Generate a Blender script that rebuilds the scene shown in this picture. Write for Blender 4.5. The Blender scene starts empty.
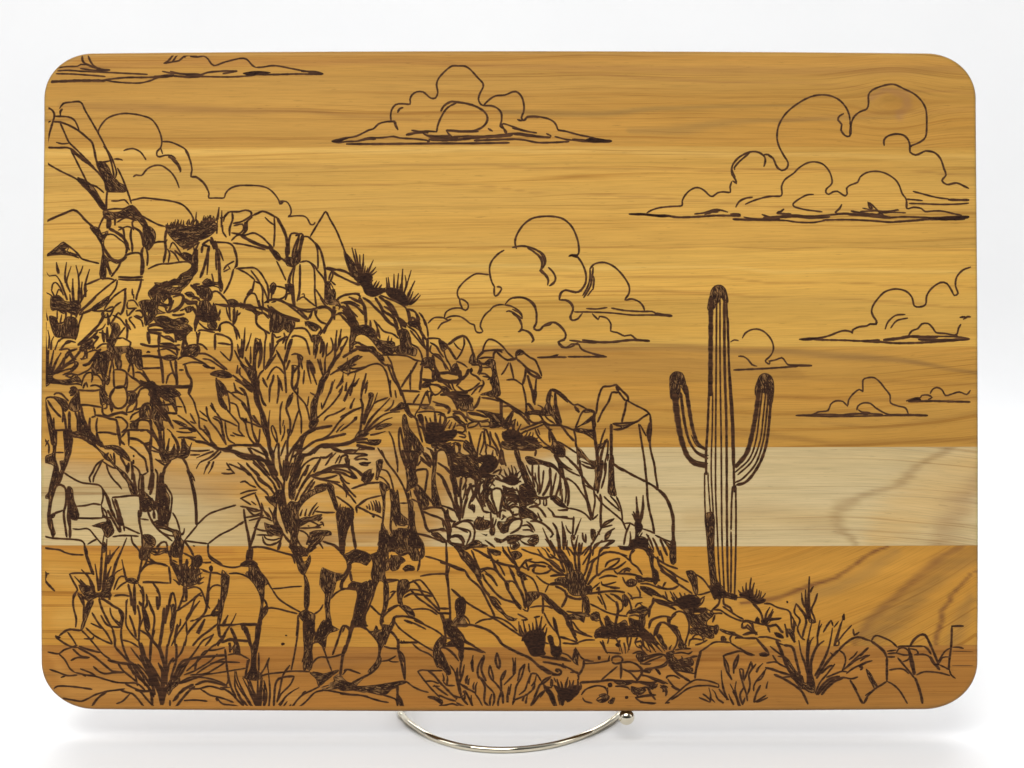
import bpy, bmesh, math, random
import numpy as np
from mathutils import Vector, Matrix
from mathutils.geometry import tessellate_polygon

random.seed(5)
S = bpy.context.scene
COL = S.collection
K = 0.00045                       # metres per photo pixel at the board
DP = 2600.0                       # camera distance in those pixels
PITCH, LEAN = math.radians(12.5), math.radians(14.2)

# ------------------------------------------------------------------ camera
FWD = Vector((0, math.cos(PITCH), -math.sin(PITCH)))
UP = Vector((0, math.sin(PITCH), math.cos(PITCH)))
RIGHT = Vector((1, 0, 0))
BN = Vector((0, -math.cos(LEAN), math.sin(LEAN)))      # board normal
BU = Vector((0, math.sin(LEAN), math.cos(LEAN)))       # board up
FLOOR = -0.1580                                        # table height, board centre is at z = 0
CAMLOC = -FWD * DP * K
cam = bpy.data.cameras.new('camera')
cam.lens, cam.sensor_width = 36 * DP / 1024, 36
cam.clip_start, cam.clip_end = 0.01, 100
co = bpy.data.objects.new('camera', cam)
co.location = CAMLOC
co.rotation_euler = (math.pi / 2 - PITCH, 0, 0)
COL.objects.link(co)
S.camera = co

# ------------------------------------------------------------------ world, lamps, exposure
w = bpy.data.worlds.new('World')
S.world = w
w.use_nodes = True
nt_w = w.node_tree
bg = nt_w.nodes['Background']
tcw = nt_w.nodes.new('ShaderNodeTexCoord')
sxw = nt_w.nodes.new('ShaderNodeSeparateXYZ')
rw = nt_w.nodes.new('ShaderNodeValToRGB')            # a pale studio, dimmer towards the photographer's side
mpw = nt_w.nodes.new('ShaderNodeMapRange')
mpw.inputs[1].default_value, mpw.inputs[2].default_value = -1, 1
nt_w.links.new(tcw.outputs['Generated'], sxw.inputs[0])
nt_w.links.new(sxw.outputs[1], mpw.inputs[0])
nt_w.links.new(mpw.outputs[0], rw.inputs[0])
rw.color_ramp.elements[0].color, rw.color_ramp.elements[1].color = (0.10, 0.10, 0.09, 1), (0.95, 0.97, 1, 1)
rw.color_ramp.elements[0].position, rw.color_ramp.elements[1].position = 0.1, 0.4
nt_w.links.new(rw.outputs[0], bg.inputs[0])
bg.inputs[1].default_value = 0.44


def lamp(name, loc, target, size, power, col=(1, 1, 1)):
    l = bpy.data.lights.new(name, 'AREA')
    l.shape, l.size, l.size_y = 'RECTANGLE', size[0], size[1]
    l.energy, l.color = power, col
    o = bpy.data.objects.new(name, l)
    o.location = loc
    o.rotation_euler = (Vector(target) - Vector(loc)).to_track_quat('-Z', 'Y').to_euler()
    COL.objects.link(o)
    return o


lamp('softbox_lamp', (-0.3, -0.95, 1.25), (0, 0.05, -0.05), (1.35, 1.0), 20.0, (1, 0.985, 0.96))
for sx in (-1, 1):
    lamp('side_fill', (1.35 * sx, -0.06, 0.5), (0, 0.05, FLOOR), (0.9, 0.7), 3.4, (1, 0.995, 0.985))  # added fill from both sides, lightens the shadow around the board
lamp('backdrop_fill', (0, 0.3, 1.5), (0, 1.2, 0.75), (2.2, 0.5), 4.6).data.spread = math.radians(95)  # added fill that whitens the sweep
lamp('rear_fill', (0, 0.62, 0.55), (0, 0.02, FLOOR), (1.3, 0.5), 2.5).data.spread = math.radians(100)  # added fill behind the board, lifts the shadow under it
S.view_settings.view_transform = 'Standard'
S.view_settings.look = 'None'
S.view_settings.exposure = 0.06
S.view_settings.gamma = 1.0
S.cycles.filter_width = 1.55


# ------------------------------------------------------------------ helpers
def on_board(px, py):
    """photo pixel -> (x, z) on the board's own front plane"""
    d = FWD * DP + RIGHT * (px - 512) + UP * (384 - py)
    t = -(CAMLOC.dot(BN)) / d.dot(BN)
    p = CAMLOC + d * t
    return p.x, p.dot(BU)


def on_floor(px, py, z=None):
    z = FLOOR if z is None else z
    d = FWD * DP + RIGHT * (px - 512) + UP * (384 - py)
    return CAMLOC + d * ((z - CAMLOC.z) / d.z)


def mesh_obj(name, verts, faces, mat, parent=None, smooth=False):
    me = bpy.data.meshes.new(name)
    me.from_pydata(verts, [], faces)
    if mat:
        me.materials.append(mat)
    if smooth:
        me.polygons.foreach_set('use_smooth', [True] * len(me.polygons))
    me.update()
    o = bpy.data.objects.new(name, me)
    COL.objects.link(o)
    if parent:
        o.parent = parent
    return o


def material(name):
    m = bpy.data.materials.new(name)
    m.use_nodes = True
    nt = m.node_tree
    return m, nt, nt.nodes['Principled BSDF']


def N(nt, kind, **kw):
    n = nt.nodes.new(kind)
    for k, v in kw.items():
        if k.startswith('i_'):
            key = k[2:]
            n.inputs[int(key) if key.isdigit() else key.replace('_', ' ')].default_value = v
        else:
            setattr(n, k, v)
    return n


def ramp(nt, src, stops):
    r = N(nt, 'ShaderNodeValToRGB')
    e = r.color_ramp.elements
    while len(e) < len(stops):
        e.new(0.5)
    for i, (p, c) in enumerate(stops):
        e[i].position = p
        e[i].color = (c[0], c[1], c[2], 1) if hasattr(c, '__len__') else (c, c, c, 1)
    nt.links.new(src, r.inputs[0])
    return r.outputs[0]


def mix(nt, mode, fac, a, b):
    m = N(nt, 'ShaderNodeMix', data_type='RGBA', blend_type=mode)
    for sock, v in ((m.inputs[0], fac), (m.inputs[6], a), (m.inputs[7], b)):
        if hasattr(v, 'is_linked'):
            nt.links.new(v, sock)
        else:
            sock.default_value = v
    return m.outputs[2]


# ------------------------------------------------------------------ the setting: a white paper sweep
def sweep():
    m, nt, b = material('white_paper')
    tc = N(nt, 'ShaderNodeTexCoord')
    n = N(nt, 'ShaderNodeTexNoise', i_Scale=9.0, i_Detail=4.0)
    nt.links.new(tc.outputs['Object'], n.inputs['Vector'])
    c = ramp(nt, n.outputs[0], [(0.3, (0.875, 0.88, 0.89)), (0.7, (0.895, 0.898, 0.905))])
    nt.links.new(c, b.inputs['Base Color'])
    b.inputs['Roughness'].default_value = 0.75
    b.inputs['Specular IOR Level'].default_value = 0.2
    prof = [(-2.2, 0.0), (-0.6, 0.0), (0.3, 0.0), (0.62, 0.0)]
    r = 0.55
    for i in range(1, 17):
        a = i / 16 * math.pi / 2
        prof.append((0.62 + r * math.sin(a), r - r * math.cos(a)))
    prof.append((0.62 + r, 2.6))
    v, f = [], []
    for y, z in prof:
        for x in (-3, -1, 0, 1, 3):
            v.append((x, y, z + FLOOR))
    for i in range(len(prof) - 1):
        for j in range(4):
            a = i * 5 + j
            f.append((a, a + 1, a + 6, a + 5))
    o = mesh_obj('backdrop', v, f, m, smooth=True)
    o['kind'] = 'structure'


sweep()

# ------------------------------------------------------------------ wood
SEAMS = [146.5, 246.8, 346.6, 447.2, 546.3, 646.8]


def lin(c):
    c = np.asarray(c, float) / 255
    return np.where(c <= 0.04045, c / 12.92, ((c + 0.055) / 1.055) ** 2.4)


def vnoise(x, y, seed):
    """smooth value noise, numpy"""
    xi, yi = np.floor(x).astype(np.int64), np.floor(y).astype(np.int64)
    fx, fy = x - xi, y - yi
    fx, fy = fx * fx * (3 - 2 * fx), fy * fy * (3 - 2 * fy)

    def h(a, b):
        n = (a * 374761393 + b * 668265263 + seed * 974634777) & 0x7fffffff
        n = ((n ^ (n >> 13)) * 1274126177) & 0x7fffffff
        return ((n ^ (n >> 16)) & 0xffff) / 65535.0
    return (h(xi, yi) * (1 - fx) + h(xi + 1, yi) * fx) * (1 - fy) + (h(xi, yi + 1) * (1 - fx) + h(xi + 1, yi + 1) * fx) * fy


# figure of each plank: dark heartwood streaks, pale sapwood, as drawn-out bands (x, y, half-width) with strength
STREAKS = [
    # strength, tint, softness, points x y w
    (0.55, (150, 108, 56), 0.9, 0, [(60, 104, 3), (160, 107, 5), (260, 111, 3), (420, 118, 1)]),
    (0.45, (128, 108, 66), 0.9, 0, [(500, 112, 2), (560, 113, 3), (680, 109, 2), (800, 104, 1)]),
    (0.5, (146, 116, 66), 0.9, 0, [(630, 130, 3), (690, 129, 5), (730, 124, 3), (760, 121, 2), (900, 117, 1)]),
    (0.45, (160, 118, 84), 0.8, 0, [(870, 96, 3), (885, 86, 3), (905, 92, 4), (908, 104, 4), (900, 116, 4)]),
    (0.4, (160, 112, 60), 0.9, 0, [(40, 64, 3), (260, 58, 3), (520, 64, 3), (700, 68, 4), (980, 66, 4)]),
    (0.4, (160, 112, 60), 0.9, 0, [(560, 70, 1), (640, 78, 1.5), (800, 80, 1), (980, 92, 1)]),
    (0.35, (158, 114, 62), 0.9, 0, [(780, 120, 1.5), (900, 112, 2), (980, 105, 1.5)]),
    (0.3, (226, 190, 112), 0.9, 1, [(40, 152, 2), (512, 151, 2), (980, 156, 2)]),
    (0.45, (150, 104, 56), 0.7, 1, [(40, 172, 0.8), (420, 165, 0.8), (640, 170, 0.9), (740, 168, 0.8), (980, 172, 0.8)]),
    (0.35, (150, 104, 56), 0.7, 1, [(40, 192, 0.7), (420, 184, 0.7), (760, 206, 0.8), (980, 212, 0.7)]),
    (0.4, (230, 192, 108), 0.9, 2, [(40, 262, 1), (512, 266, 1.6), (980, 272, 1.4)]),
    (0.45, (148, 98, 48), 0.7, 2, [(40, 248, 0.9), (380, 247, 0.9), (700, 246, 0.9), (980, 250, 0.9)]),
    (0.4, (150, 100, 50), 0.7, 2, [(380, 272, 0.8), (560, 276, 0.9), (760, 281, 0.9), (985, 288, 0.8)]),
    (0.4, (150, 100, 50), 0.7, 2, [(400, 296, 0.8), (640, 292, 1), (820, 300, 1), (985, 306, 1)]),
    (0.55, (138, 100, 54), 0.9, 2, [(480, 345, 1), (600, 345, 2), (720, 346, 2)]),
    (0.65, (138, 104, 60), 0.9, 3, [(480, 350, 2), (720, 349, 3), (860, 357, 3), (985, 372, 1.5)]),
    (0.45, (148, 104, 50), 0.9, 3, [(40, 402, 2), (300, 396, 3), (560, 408, 3), (700, 400, 2), (980, 398, 3)]),
    (0.5, (146, 104, 50), 0.9, 3, [(40, 430, 3), (300, 424, 4), (620, 430, 4), (760, 436, 3), (830, 444, 2), (985, 440, 3)]),
    (0.4, (150, 110, 56), 0.9, 3, [(600, 386, 2), (700, 382, 2), (800, 378, 2), (985, 384, 2)]),
    (0.4, (150, 110, 56), 0.9, 3, [(820, 424, 1.5), (880, 430, 2), (920, 424, 2), (985, 412, 2)]),
    (0.85, (196, 146, 66), 0.8, 4, [(40, 452, 10), (130, 456, 16), (200, 466, 24), (255, 486, 44), (310, 500, 64), (375, 500, 58), (412, 472, 26), (470, 458, 16), (560, 448, 6)]),
    (0.55, (156, 116, 64), 0.9, 4, [(400, 520, 8), (430, 490, 10), (470, 478, 8), (520, 466, 6)]),
    (0.5, (168, 134, 86), 0.9, 4, [(40, 492, 5), (120, 486, 6), (200, 492, 6), (260, 520, 8), (330, 538, 6)]),
    (0.55, (172, 134, 84), 0.9, 4, [(60, 470, 8), (150, 474, 12), (205, 490, 18), (240, 478, 10)]),
    (0.5, (150, 108, 62), 0.9, 4, [(300, 540, 3), (360, 536, 4), (420, 530, 3)]),
    (0.75, (203, 171, 115), 0.8, 4, [(985, 466, 18), (945, 488, 26), (905, 514, 26), (880, 536, 14)]),
    (0.5, (162, 128, 86), 1.0, 4, [(985, 476, 8), (966, 503, 15), (952, 525, 16), (938, 544, 8)]),
    (0.55, (158, 130, 88), 0.95, 4, [(960, 448, 2.5), (930, 460, 3), (912, 474, 4), (890, 488, 3.5), (862, 496, 3), (840, 508, 7), (842, 526, 6), (856, 546, 3)]),
    (0.4, (184, 154, 106), 0.9, 4, [(690, 518, 8), (760, 512, 10), (830, 522, 10)]),
    (0.85, (116, 72, 44), 0.9, 5, [(890, 546, 1.5), (862, 561, 2), (838, 577, 2), (815, 585, 2.2), (780, 597, 2), (740, 603, 1.5)]),
    (0.55, (160, 122, 66), 0.95, 5, [(898, 553, 5), (868, 572, 6), (838, 588, 6), (800, 600, 5)]),
    (0.6, (118, 78, 50), 1.0, 5, [(962, 546, 4), (938, 562, 5), (918, 579, 5), (904, 592, 4), (888, 606, 4), (868, 624, 4), (855, 644, 3)]),
    (0.65, (146, 110, 60), 1.0, 5, [(982, 552, 10), (948, 570, 9), (924, 592, 8), (896, 618, 12), (872, 636, 14)]),
    (0.7, (120, 78, 48), 0.95, 5, [(982, 570, 1.5), (966, 584, 1.8), (952, 600, 2.4), (943, 616, 3), (939, 632, 3), (937, 646, 2)]),
    (0.5, (150, 112, 62), 0.95, 5, [(975, 600, 5), (962, 625, 8), (955, 644, 8)]),
    (0.45, (168, 110, 52), 0.9, 5, [(40, 549, 3), (120, 550, 3), (230, 552, 4)]),
    (0.4, (206, 162, 84), 0.9, 5, [(50, 575, 8), (150, 600, 12), (60, 620, 10)]),
    (0.5, (150, 104, 56), 0.9, 6, [(300, 668, 2), (350, 660, 6), (400, 655, 4)]),
    (0.5, (192, 140, 70), 0.9, 6, [(50, 660, 4), (70, 690, 10), (180, 694, 8), (300, 700, 5)]),
    (0.45, (140, 86, 42), 0.9, 6, [(120, 655, 4), (200, 662, 5), (260, 660, 3)]),
    (0.4, (192, 132, 56), 0.9, 6, [(560, 690, 6), (720, 668, 9), (900, 672, 8)]),
    (0.5, (158, 114, 54), 1.0, 3, [(300, 362, 6), (460, 364, 12), (600, 362, 12), (720, 366, 8), (800, 372, 4)]),
    (0.4, (160, 112, 50), 1.0, 3, [(40, 372, 6), (140, 378, 8), (240, 372, 5)]),
    (0.3, (170, 116, 52), 1.0, 0, [(40, 56, 5), (512, 54, 5), (985, 58, 5)]),
    (0.8, (174, 130, 68), 0.9, 4, [(400, 460, 22), (430, 480, 24), (422, 515, 18), (412, 540, 12)]),
    (0.6, (180, 138, 76), 0.9, 4, [(450, 456, 14), (500, 454, 10), (560, 450, 6)]),
    (0.6, (184, 160, 112), 0.9, 4, [(40, 510, 26), (130, 512, 28), (220, 522, 24), (250, 530, 16)]),

]
PLANK_TONE = [(189, 142, 66), (202, 158, 78), (206, 161, 77), (189, 142, 66), (202, 181, 136), (194, 141, 60), (170, 117, 54)]


def streak_field(X, Y, pts, soft):
    best = np.zeros_like(X)
    for (x0, y0, w0), (x1, y1, w1) in zip(pts[:-1], pts[1:]):
        dx, dy = x1 - x0, y1 - y0
        t = np.clip(((X - x0) * dx + (Y - y0) * dy) / (dx * dx + dy * dy), 0, 1)
        d = np.hypot((X - x0 - t * dx), (Y - y0 - t * dy))
        w = w0 + (w1 - w0) * t
        best = np.maximum(best, np.clip(1 - (d - w * (1 - soft)) / (w * soft * 2 + 1e-6), 0, 1))
    return best * best * (3 - 2 * best)


def wood_colour(X, Y):
    p = np.searchsorted(SEAMS, Y)
    C = lin(PLANK_TONE)[p]
    for k in range(7):                                  # slow drift of tone along every plank
        sel = p == k
        g = vnoise(X / 260.0, Y / 22.0 + 40 * k, 11 + k) - 0.5
        g2 = vnoise(X / 520.0 + 3 * k, (Y + 0.02 * X) / 7.0, 31 + k) - 0.5
        C = np.where(sel[..., None], C * (1 + 0.17 * g + 0.13 * g2)[..., None], C)
    wx = X + 6 * (vnoise(X / 40, Y / 9, 3) - 0.5) + np.where(p == 4, 10, 3) * (vnoise(X / 90, Y / 1.2, 5) - 0.5)
    wy = Y + 5 * (vnoise(X / 60, Y / 16, 4) - 0.5)
    for st, tint, soft, band, pts in STREAKS:
        f = streak_field(wx, wy, pts, soft) * st
        if band is not None:
            f = f * (p == band)
        f = f * (0.75 + 0.5 * vnoise(X / 50, Y / 2.2, 77))
        f = np.clip(f, 0, 1)[..., None]
        C = C * (1 - f) + lin(tint) * f
    return np.clip(C, 0, 1), p


def grain_flow(X, Y, p):
    """how far (in photo pixels) the grain is bent away from the length of each plank"""
    f = np.zeros_like(X)
    t = np.clip((X - 700) / 280, 0, 1)
    f = np.where(p == 5, -100 * t ** 1.7, f)                      # the sweep at the right of the golden plank
    f = np.where(p == 4, 10 * np.clip((X - 820) / 160, 0, 1) ** 2, f)
    kx, ky = (X - 893) / 46, (Y - 100) / 30                      # the little knot
    f = np.where(p == 0, 15 * np.exp(-kx * kx) * np.tanh(ky * 2.2) * np.exp(-ky * ky * 0.4), f)
    f = np.where(p == 3, 7 * np.sin(X / 105.0) * np.clip((X - 560) / 200, 0, 1) - 10 * np.clip((X - 700) / 280, 0, 1), f)
    f = np.where(p == 1, -0.012 * (X - 512), f)
    f = np.where(p == 2, -0.02 * (X - 512), f)
    return f + 2.5 * (vnoise(X / 120, Y / 14, 21) - 0.5)


def wood_material():
    m, nt, b = material('oiled_teak')
    L = nt.links
    at = N(nt, 'ShaderNodeAttribute', attribute_name='figure')
    pl = N(nt, 'ShaderNodeAttribute', attribute_name='plank')
    tc = N(nt, 'ShaderNodeTexCoord')
    sp = N(nt, 'ShaderNodeSeparateXYZ')
    L.new(tc.outputs['Object'], sp.inputs[0])
    off = N(nt, 'ShaderNodeMath', operation='MULTIPLY', i_1=0.37)
    L.new(pl.outputs['Fac'], off.inputs[0])

    fl = N(nt, 'ShaderNodeAttribute', attribute_name='flow')
    zf = N(nt, 'ShaderNodeMath', operation='ADD')
    L.new(sp.outputs[2], zf.inputs[0])
    L.new(fl.outputs['Fac'], zf.inputs[1])

    def coords(sx, sz, warp=0.0):
        mx = N(nt, 'ShaderNodeMath', operation='MULTIPLY_ADD', i_1=sx)
        L.new(sp.outputs[0], mx.inputs[0])
        o9 = N(nt, 'ShaderNodeMath', operation='MULTIPLY', i_1=9.0)
        L.new(off.outputs[0], o9.inputs[0])
        L.new(o9.outputs[0], mx.inputs[2])
        z = zf.outputs[0]
        if warp:
            wn = N(nt, 'ShaderNodeTexNoise', i_Scale=1.0, i_Detail=2.0)
            L.new(coords(9, 45), wn.inputs['Vector'])
            wm = N(nt, 'ShaderNodeMath', operation='MULTIPLY_ADD', i_1=warp)
            L.new(wn.outputs[0], wm.inputs[0])
            L.new(z, wm.inputs[2])
            z = wm.outputs[0]
        mz = N(nt, 'ShaderNodeMath', operation='MULTIPLY', i_1=sz)
        L.new(z, mz.inputs[0])
        my = N(nt, 'ShaderNodeMath', operation='MULTIPLY', i_1=sx * 2)
        L.new(sp.outputs[1], my.inputs[0])
        c = N(nt, 'ShaderNodeCombineXYZ')
        for i, s in enumerate((mx, my, mz)):
            L.new(s.outputs[0], c.inputs[i])
        return c.outputs[0]

    def noise(vec, detail, rough=0.5):
        n = N(nt, 'ShaderNodeTexNoise', i_Scale=1.0, i_Detail=detail, i_Roughness=rough)
        L.new(vec, n.inputs['Vector'])
        return n.outputs[0]
    # growth lines: long, thin, nearly straight, drifting together along each plank
    g1 = ramp(nt, noise(coords(0.8, 560, 0.0028), 5, 0.68), [(0.30, 0.85), (0.45, 1.0), (0.60, 1.03), (0.74, 0.92)])
    g2 = ramp(nt, noise(coords(45, 2600), 3, 0.6), [(0.28, 0.80), (0.5, 1.0), (0.72, 1.10)])
    g3 = ramp(nt, noise(coords(120, 1700), 2, 0.6), [(0.27, 0.72), (0.35, 1.0), (1.0, 1.0)])
    # dark late-wood lines that come and go
    line = ramp(nt, noise(coords(0.7, 120, 0.006), 2, 0.5), [(0.480, 0.0), (0.50, 1.0), (0.512, 0.0)])
    line2 = ramp(nt, noise(coords(0.5, 210, 0.004), 2, 0.5), [(0.582, 0.0), (0.60, 1.0), (0.612, 0.0)])
    gate = ramp(nt, noise(coords(6, 30), 2), [(0.38, 0.15), (0.62, 1.0)])
    c = at.outputs['Color']
    for g in (g1, g2, g3):
        c = mix(nt, 'MULTIPLY', 1.0, c, g)
    for l in (line, line2):
        m1 = N(nt, 'ShaderNodeMath', operation='MULTIPLY')
        L.new(l, m1.inputs[0])
        L.new(gate, m1.inputs[1])
        m2 = N(nt, 'ShaderNodeMath', operation='MULTIPLY', i_1=0.8)
        L.new(m1.outputs[0], m2.inputs[0])
        c = mix(nt, 'MULTIPLY', m2.outputs[0], c, (0.66, 0.56, 0.46, 1))
    c = mix(nt, 'MULTIPLY', 1.0, c, ramp(nt, noise(coords(3, 60, 0.01), 2), [(0.35, (1.0, 0.95, 0.86)), (0.65, (1.0, 1.0, 1.02))]))
    L.new(c, b.inputs['Base Color'])
    r = ramp(nt, noise(coords(60, 1800), 2), [(0.3, 0.46), (0.7, 0.36)])
    L.new(r, b.inputs['Roughness'])
    b.inputs['Specular IOR Level'].default_value = 0.2
    bp = N(nt, 'ShaderNodeBump', i_Strength=0.12, i_Distance=0.0002)
    L.new(g2, bp.inputs['Height'])
    L.new(bp.outputs[0], b.inputs['Normal'])
    return m


def edge_x(t, side):
    """left / right outline of the board in photo pixels at height y = t"""
    ys = [51, 130, 300, 450, 600, 660, 711]
    xs = [43.6, 43.6, 41.5, 40.2, 40.4, 40.8, 41] if side < 0 else [976.2, 976.6, 978.0, 978.6, 978.6, 978.2, 977.8]
    x = np.interp(t, ys, xs)
    rt, rb = 46.0, 48.0
    if t < 51 + rt:
        q = (51 + rt - t) / rt
        x += -side * rt * 1.06 * (1 - math.sqrt(max(0, 1 - q ** 2.1)))
    if t > 711 - rb:
        q = (t - 711 + rb) / rb
        x += -side * rb * 1.1 * (1 - math.sqrt(max(0, 1 - q ** 2.1)))
    return x


def make_board():
    root = bpy.data.objects.new('cutting_board', None)
    COL.objects.link(root)
    root.rotation_euler = (-LEAN, 0, 0)
    root['label'] = 'rectangular golden wood cutting board engraved with a desert landscape and saguaro'
    root['category'] = 'cutting board'
    # rows finer in the rounded corners
    rows = []
    n = 330
    for i in range(n + 1):
        rows.append(51 + 660 * i / n)
    extra = [51 + 46 * (1 - math.cos(a)) ** 1.0 for a in np.linspace(0, 0.6, 9)[1:]]
    rows += extra + [711 - (e - 51) for e in extra]
    for s in SEAMS:
        rows += [s - 0.9, s - 0.02, s + 0.02, s + 0.9]
    rows = sorted(set(round(r, 3) for r in rows))
    nx = 466
    X = np.zeros((len(rows), nx + 1))
    Y = np.zeros_like(X)
    for i, t in enumerate(rows):
        a, b_ = edge_x(t, -1), edge_x(t, 1)
        X[i] = np.linspace(a, b_, nx + 1)
        u = (X[i] - 512) / 466
        k = (t - 381) / 330
        Y[i] = t - k * 2.6 * u * u * (1 if k > 0 else 1.1) + k * 0.6
    cols, plank = wood_colour(X, np.array(rows)[:, None] + 0 * X)
    for i, t in enumerate(rows):                        # glue lines
        if min(abs(t - q) for q in SEAMS) < 0.1:
            cols[i] *= 0.80 + 0.18 * vnoise(X[i] / 30, X[i] * 0 + t, 9)[:, None]
    verts, faces = [], []
    R, Cn = X.shape
    # front sheet pulled in by the eased edge
    ease = 4.2
    def pull(v, c, h, e):                               # inset that fades out away from the rim
        q = (v - c) / h
        return v - np.sign(q) * e * np.abs(q) ** 14
    XI, YI = X, Y
    hx = np.maximum(np.abs(X[:, :1] - 512), np.abs(X[:, -1:] - 512))
    XI, YI = pull(X, 512, hx, ease), pull(Y, 381, 330, ease)
    for i in range(R):
        for j in range(Cn):
            x, z = on_board(XI[i, j], YI[i, j])
            verts.append((x, 0.0, z))
    for i in range(R - 1):
        for j in range(Cn - 1):
            a = i * Cn + j
            faces.append((a, a + Cn, a + Cn + 1, a + 1))
    loop = [(0, j) for j in range(Cn)] + [(i, Cn - 1) for i in range(1, R)] + [(R - 1, j) for j in range(Cn - 2, -1, -1)] + [(i, 0) for i in range(R - 2, 0, -1)]
    ring = [i * Cn + j for i, j in loop]
    vc = [cols.reshape(-1, 3)]
    vp = [plank.reshape(-1)]
    edge_col = np.array([cols[i, j] for i, j in loop]) * np.array([0.26, 0.27, 0.24])   # darker end grain, plus shade painted into the rim and bottom edge
    edge_pl = np.array([plank[i, j] for i, j in loop])
    T = 0.019
    q_ = [math.radians(d) for d in (18, 36, 54, 72, 90)]
    ER = 4.2
    PROF = [(ER * K * (1 - math.cos(a)), ER * (1 - math.sin(a))) for a in q_] + [(T - 0.0012, 0.0), (T, 2.6)]
    RINGS = len(PROF)
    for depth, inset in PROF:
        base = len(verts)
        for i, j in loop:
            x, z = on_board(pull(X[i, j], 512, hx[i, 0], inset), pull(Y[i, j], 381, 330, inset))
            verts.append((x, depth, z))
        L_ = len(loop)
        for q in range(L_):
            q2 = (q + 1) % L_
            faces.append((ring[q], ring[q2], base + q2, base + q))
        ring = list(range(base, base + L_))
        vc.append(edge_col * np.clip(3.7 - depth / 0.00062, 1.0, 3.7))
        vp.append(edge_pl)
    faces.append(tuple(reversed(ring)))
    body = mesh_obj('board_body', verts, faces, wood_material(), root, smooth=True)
    body.data.polygons[len(faces) - 1].use_smooth = False
    me = body.data
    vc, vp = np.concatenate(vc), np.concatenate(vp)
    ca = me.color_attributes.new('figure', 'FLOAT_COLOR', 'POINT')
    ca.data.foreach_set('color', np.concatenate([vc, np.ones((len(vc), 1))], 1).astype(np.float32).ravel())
    pa = me.attributes.new('plank', 'FLOAT', 'POINT')
    pa.data.foreach_set('value', vp.astype(np.float32))
    fl = grain_flow(X, np.array(rows)[:, None] + 0 * X, plank) * K
    ef = np.array([fl[i, j] for i, j in loop])
    fa = me.attributes.new('flow', 'FLOAT', 'POINT')
    fa.data.foreach_set('value', np.concatenate([fl.reshape(-1)] + [ef] * RINGS).astype(np.float32))
    bm = bmesh.new()
    bm.from_mesh(me)
    bmesh.ops.recalc_face_normals(bm, faces=bm.faces)
    bm.to_mesh(me)
    bm.free()
    return root


BOARD = make_board()

# ------------------------------------------------------------------ the burnt drawing
def burn_material(name, dark, light, scale=(120, 1, 900)):
    m, nt, b = material(name)
    tc = N(nt, 'ShaderNodeTexCoord')
    mp = N(nt, 'ShaderNodeMapping', i_Scale=scale)
    nt.links.new(tc.outputs['Object'], mp.inputs[0])
    n = N(nt, 'ShaderNodeTexNoise', i_Scale=1.0, i_Detail=3.0, i_Roughness=0.6)
    nt.links.new(mp.outputs[0], n.inputs['Vector'])
    c = ramp(nt, n.outputs[0], [(0.36, dark), (0.68, light)])
    nt.links.new(c, b.inputs['Base Color'])
    b.inputs['Roughness'].default_value = 0.8
    b.inputs['Specular IOR Level'].default_value = 0.15
    return m


BURN = burn_material('burnt_line', (0.021, 0.0088, 0.0046), (0.088, 0.037, 0.0155))
BURN_LIGHT = burn_material('scorched_line', (0.034, 0.015, 0.008), (0.105, 0.046, 0.020))
BURN_FILL = burn_material('burnt_area', (0.012, 0.0052, 0.0034), (0.055, 0.023, 0.011), (520, 1, 1500))
SCORCH = burn_material('scorched_area', (0.055, 0.025, 0.011), (0.31, 0.16, 0.055), (420, 1, 320))
HALO = burn_material('scorched_margin', (0.085, 0.040, 0.016), (0.21, 0.105, 0.038))

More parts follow.
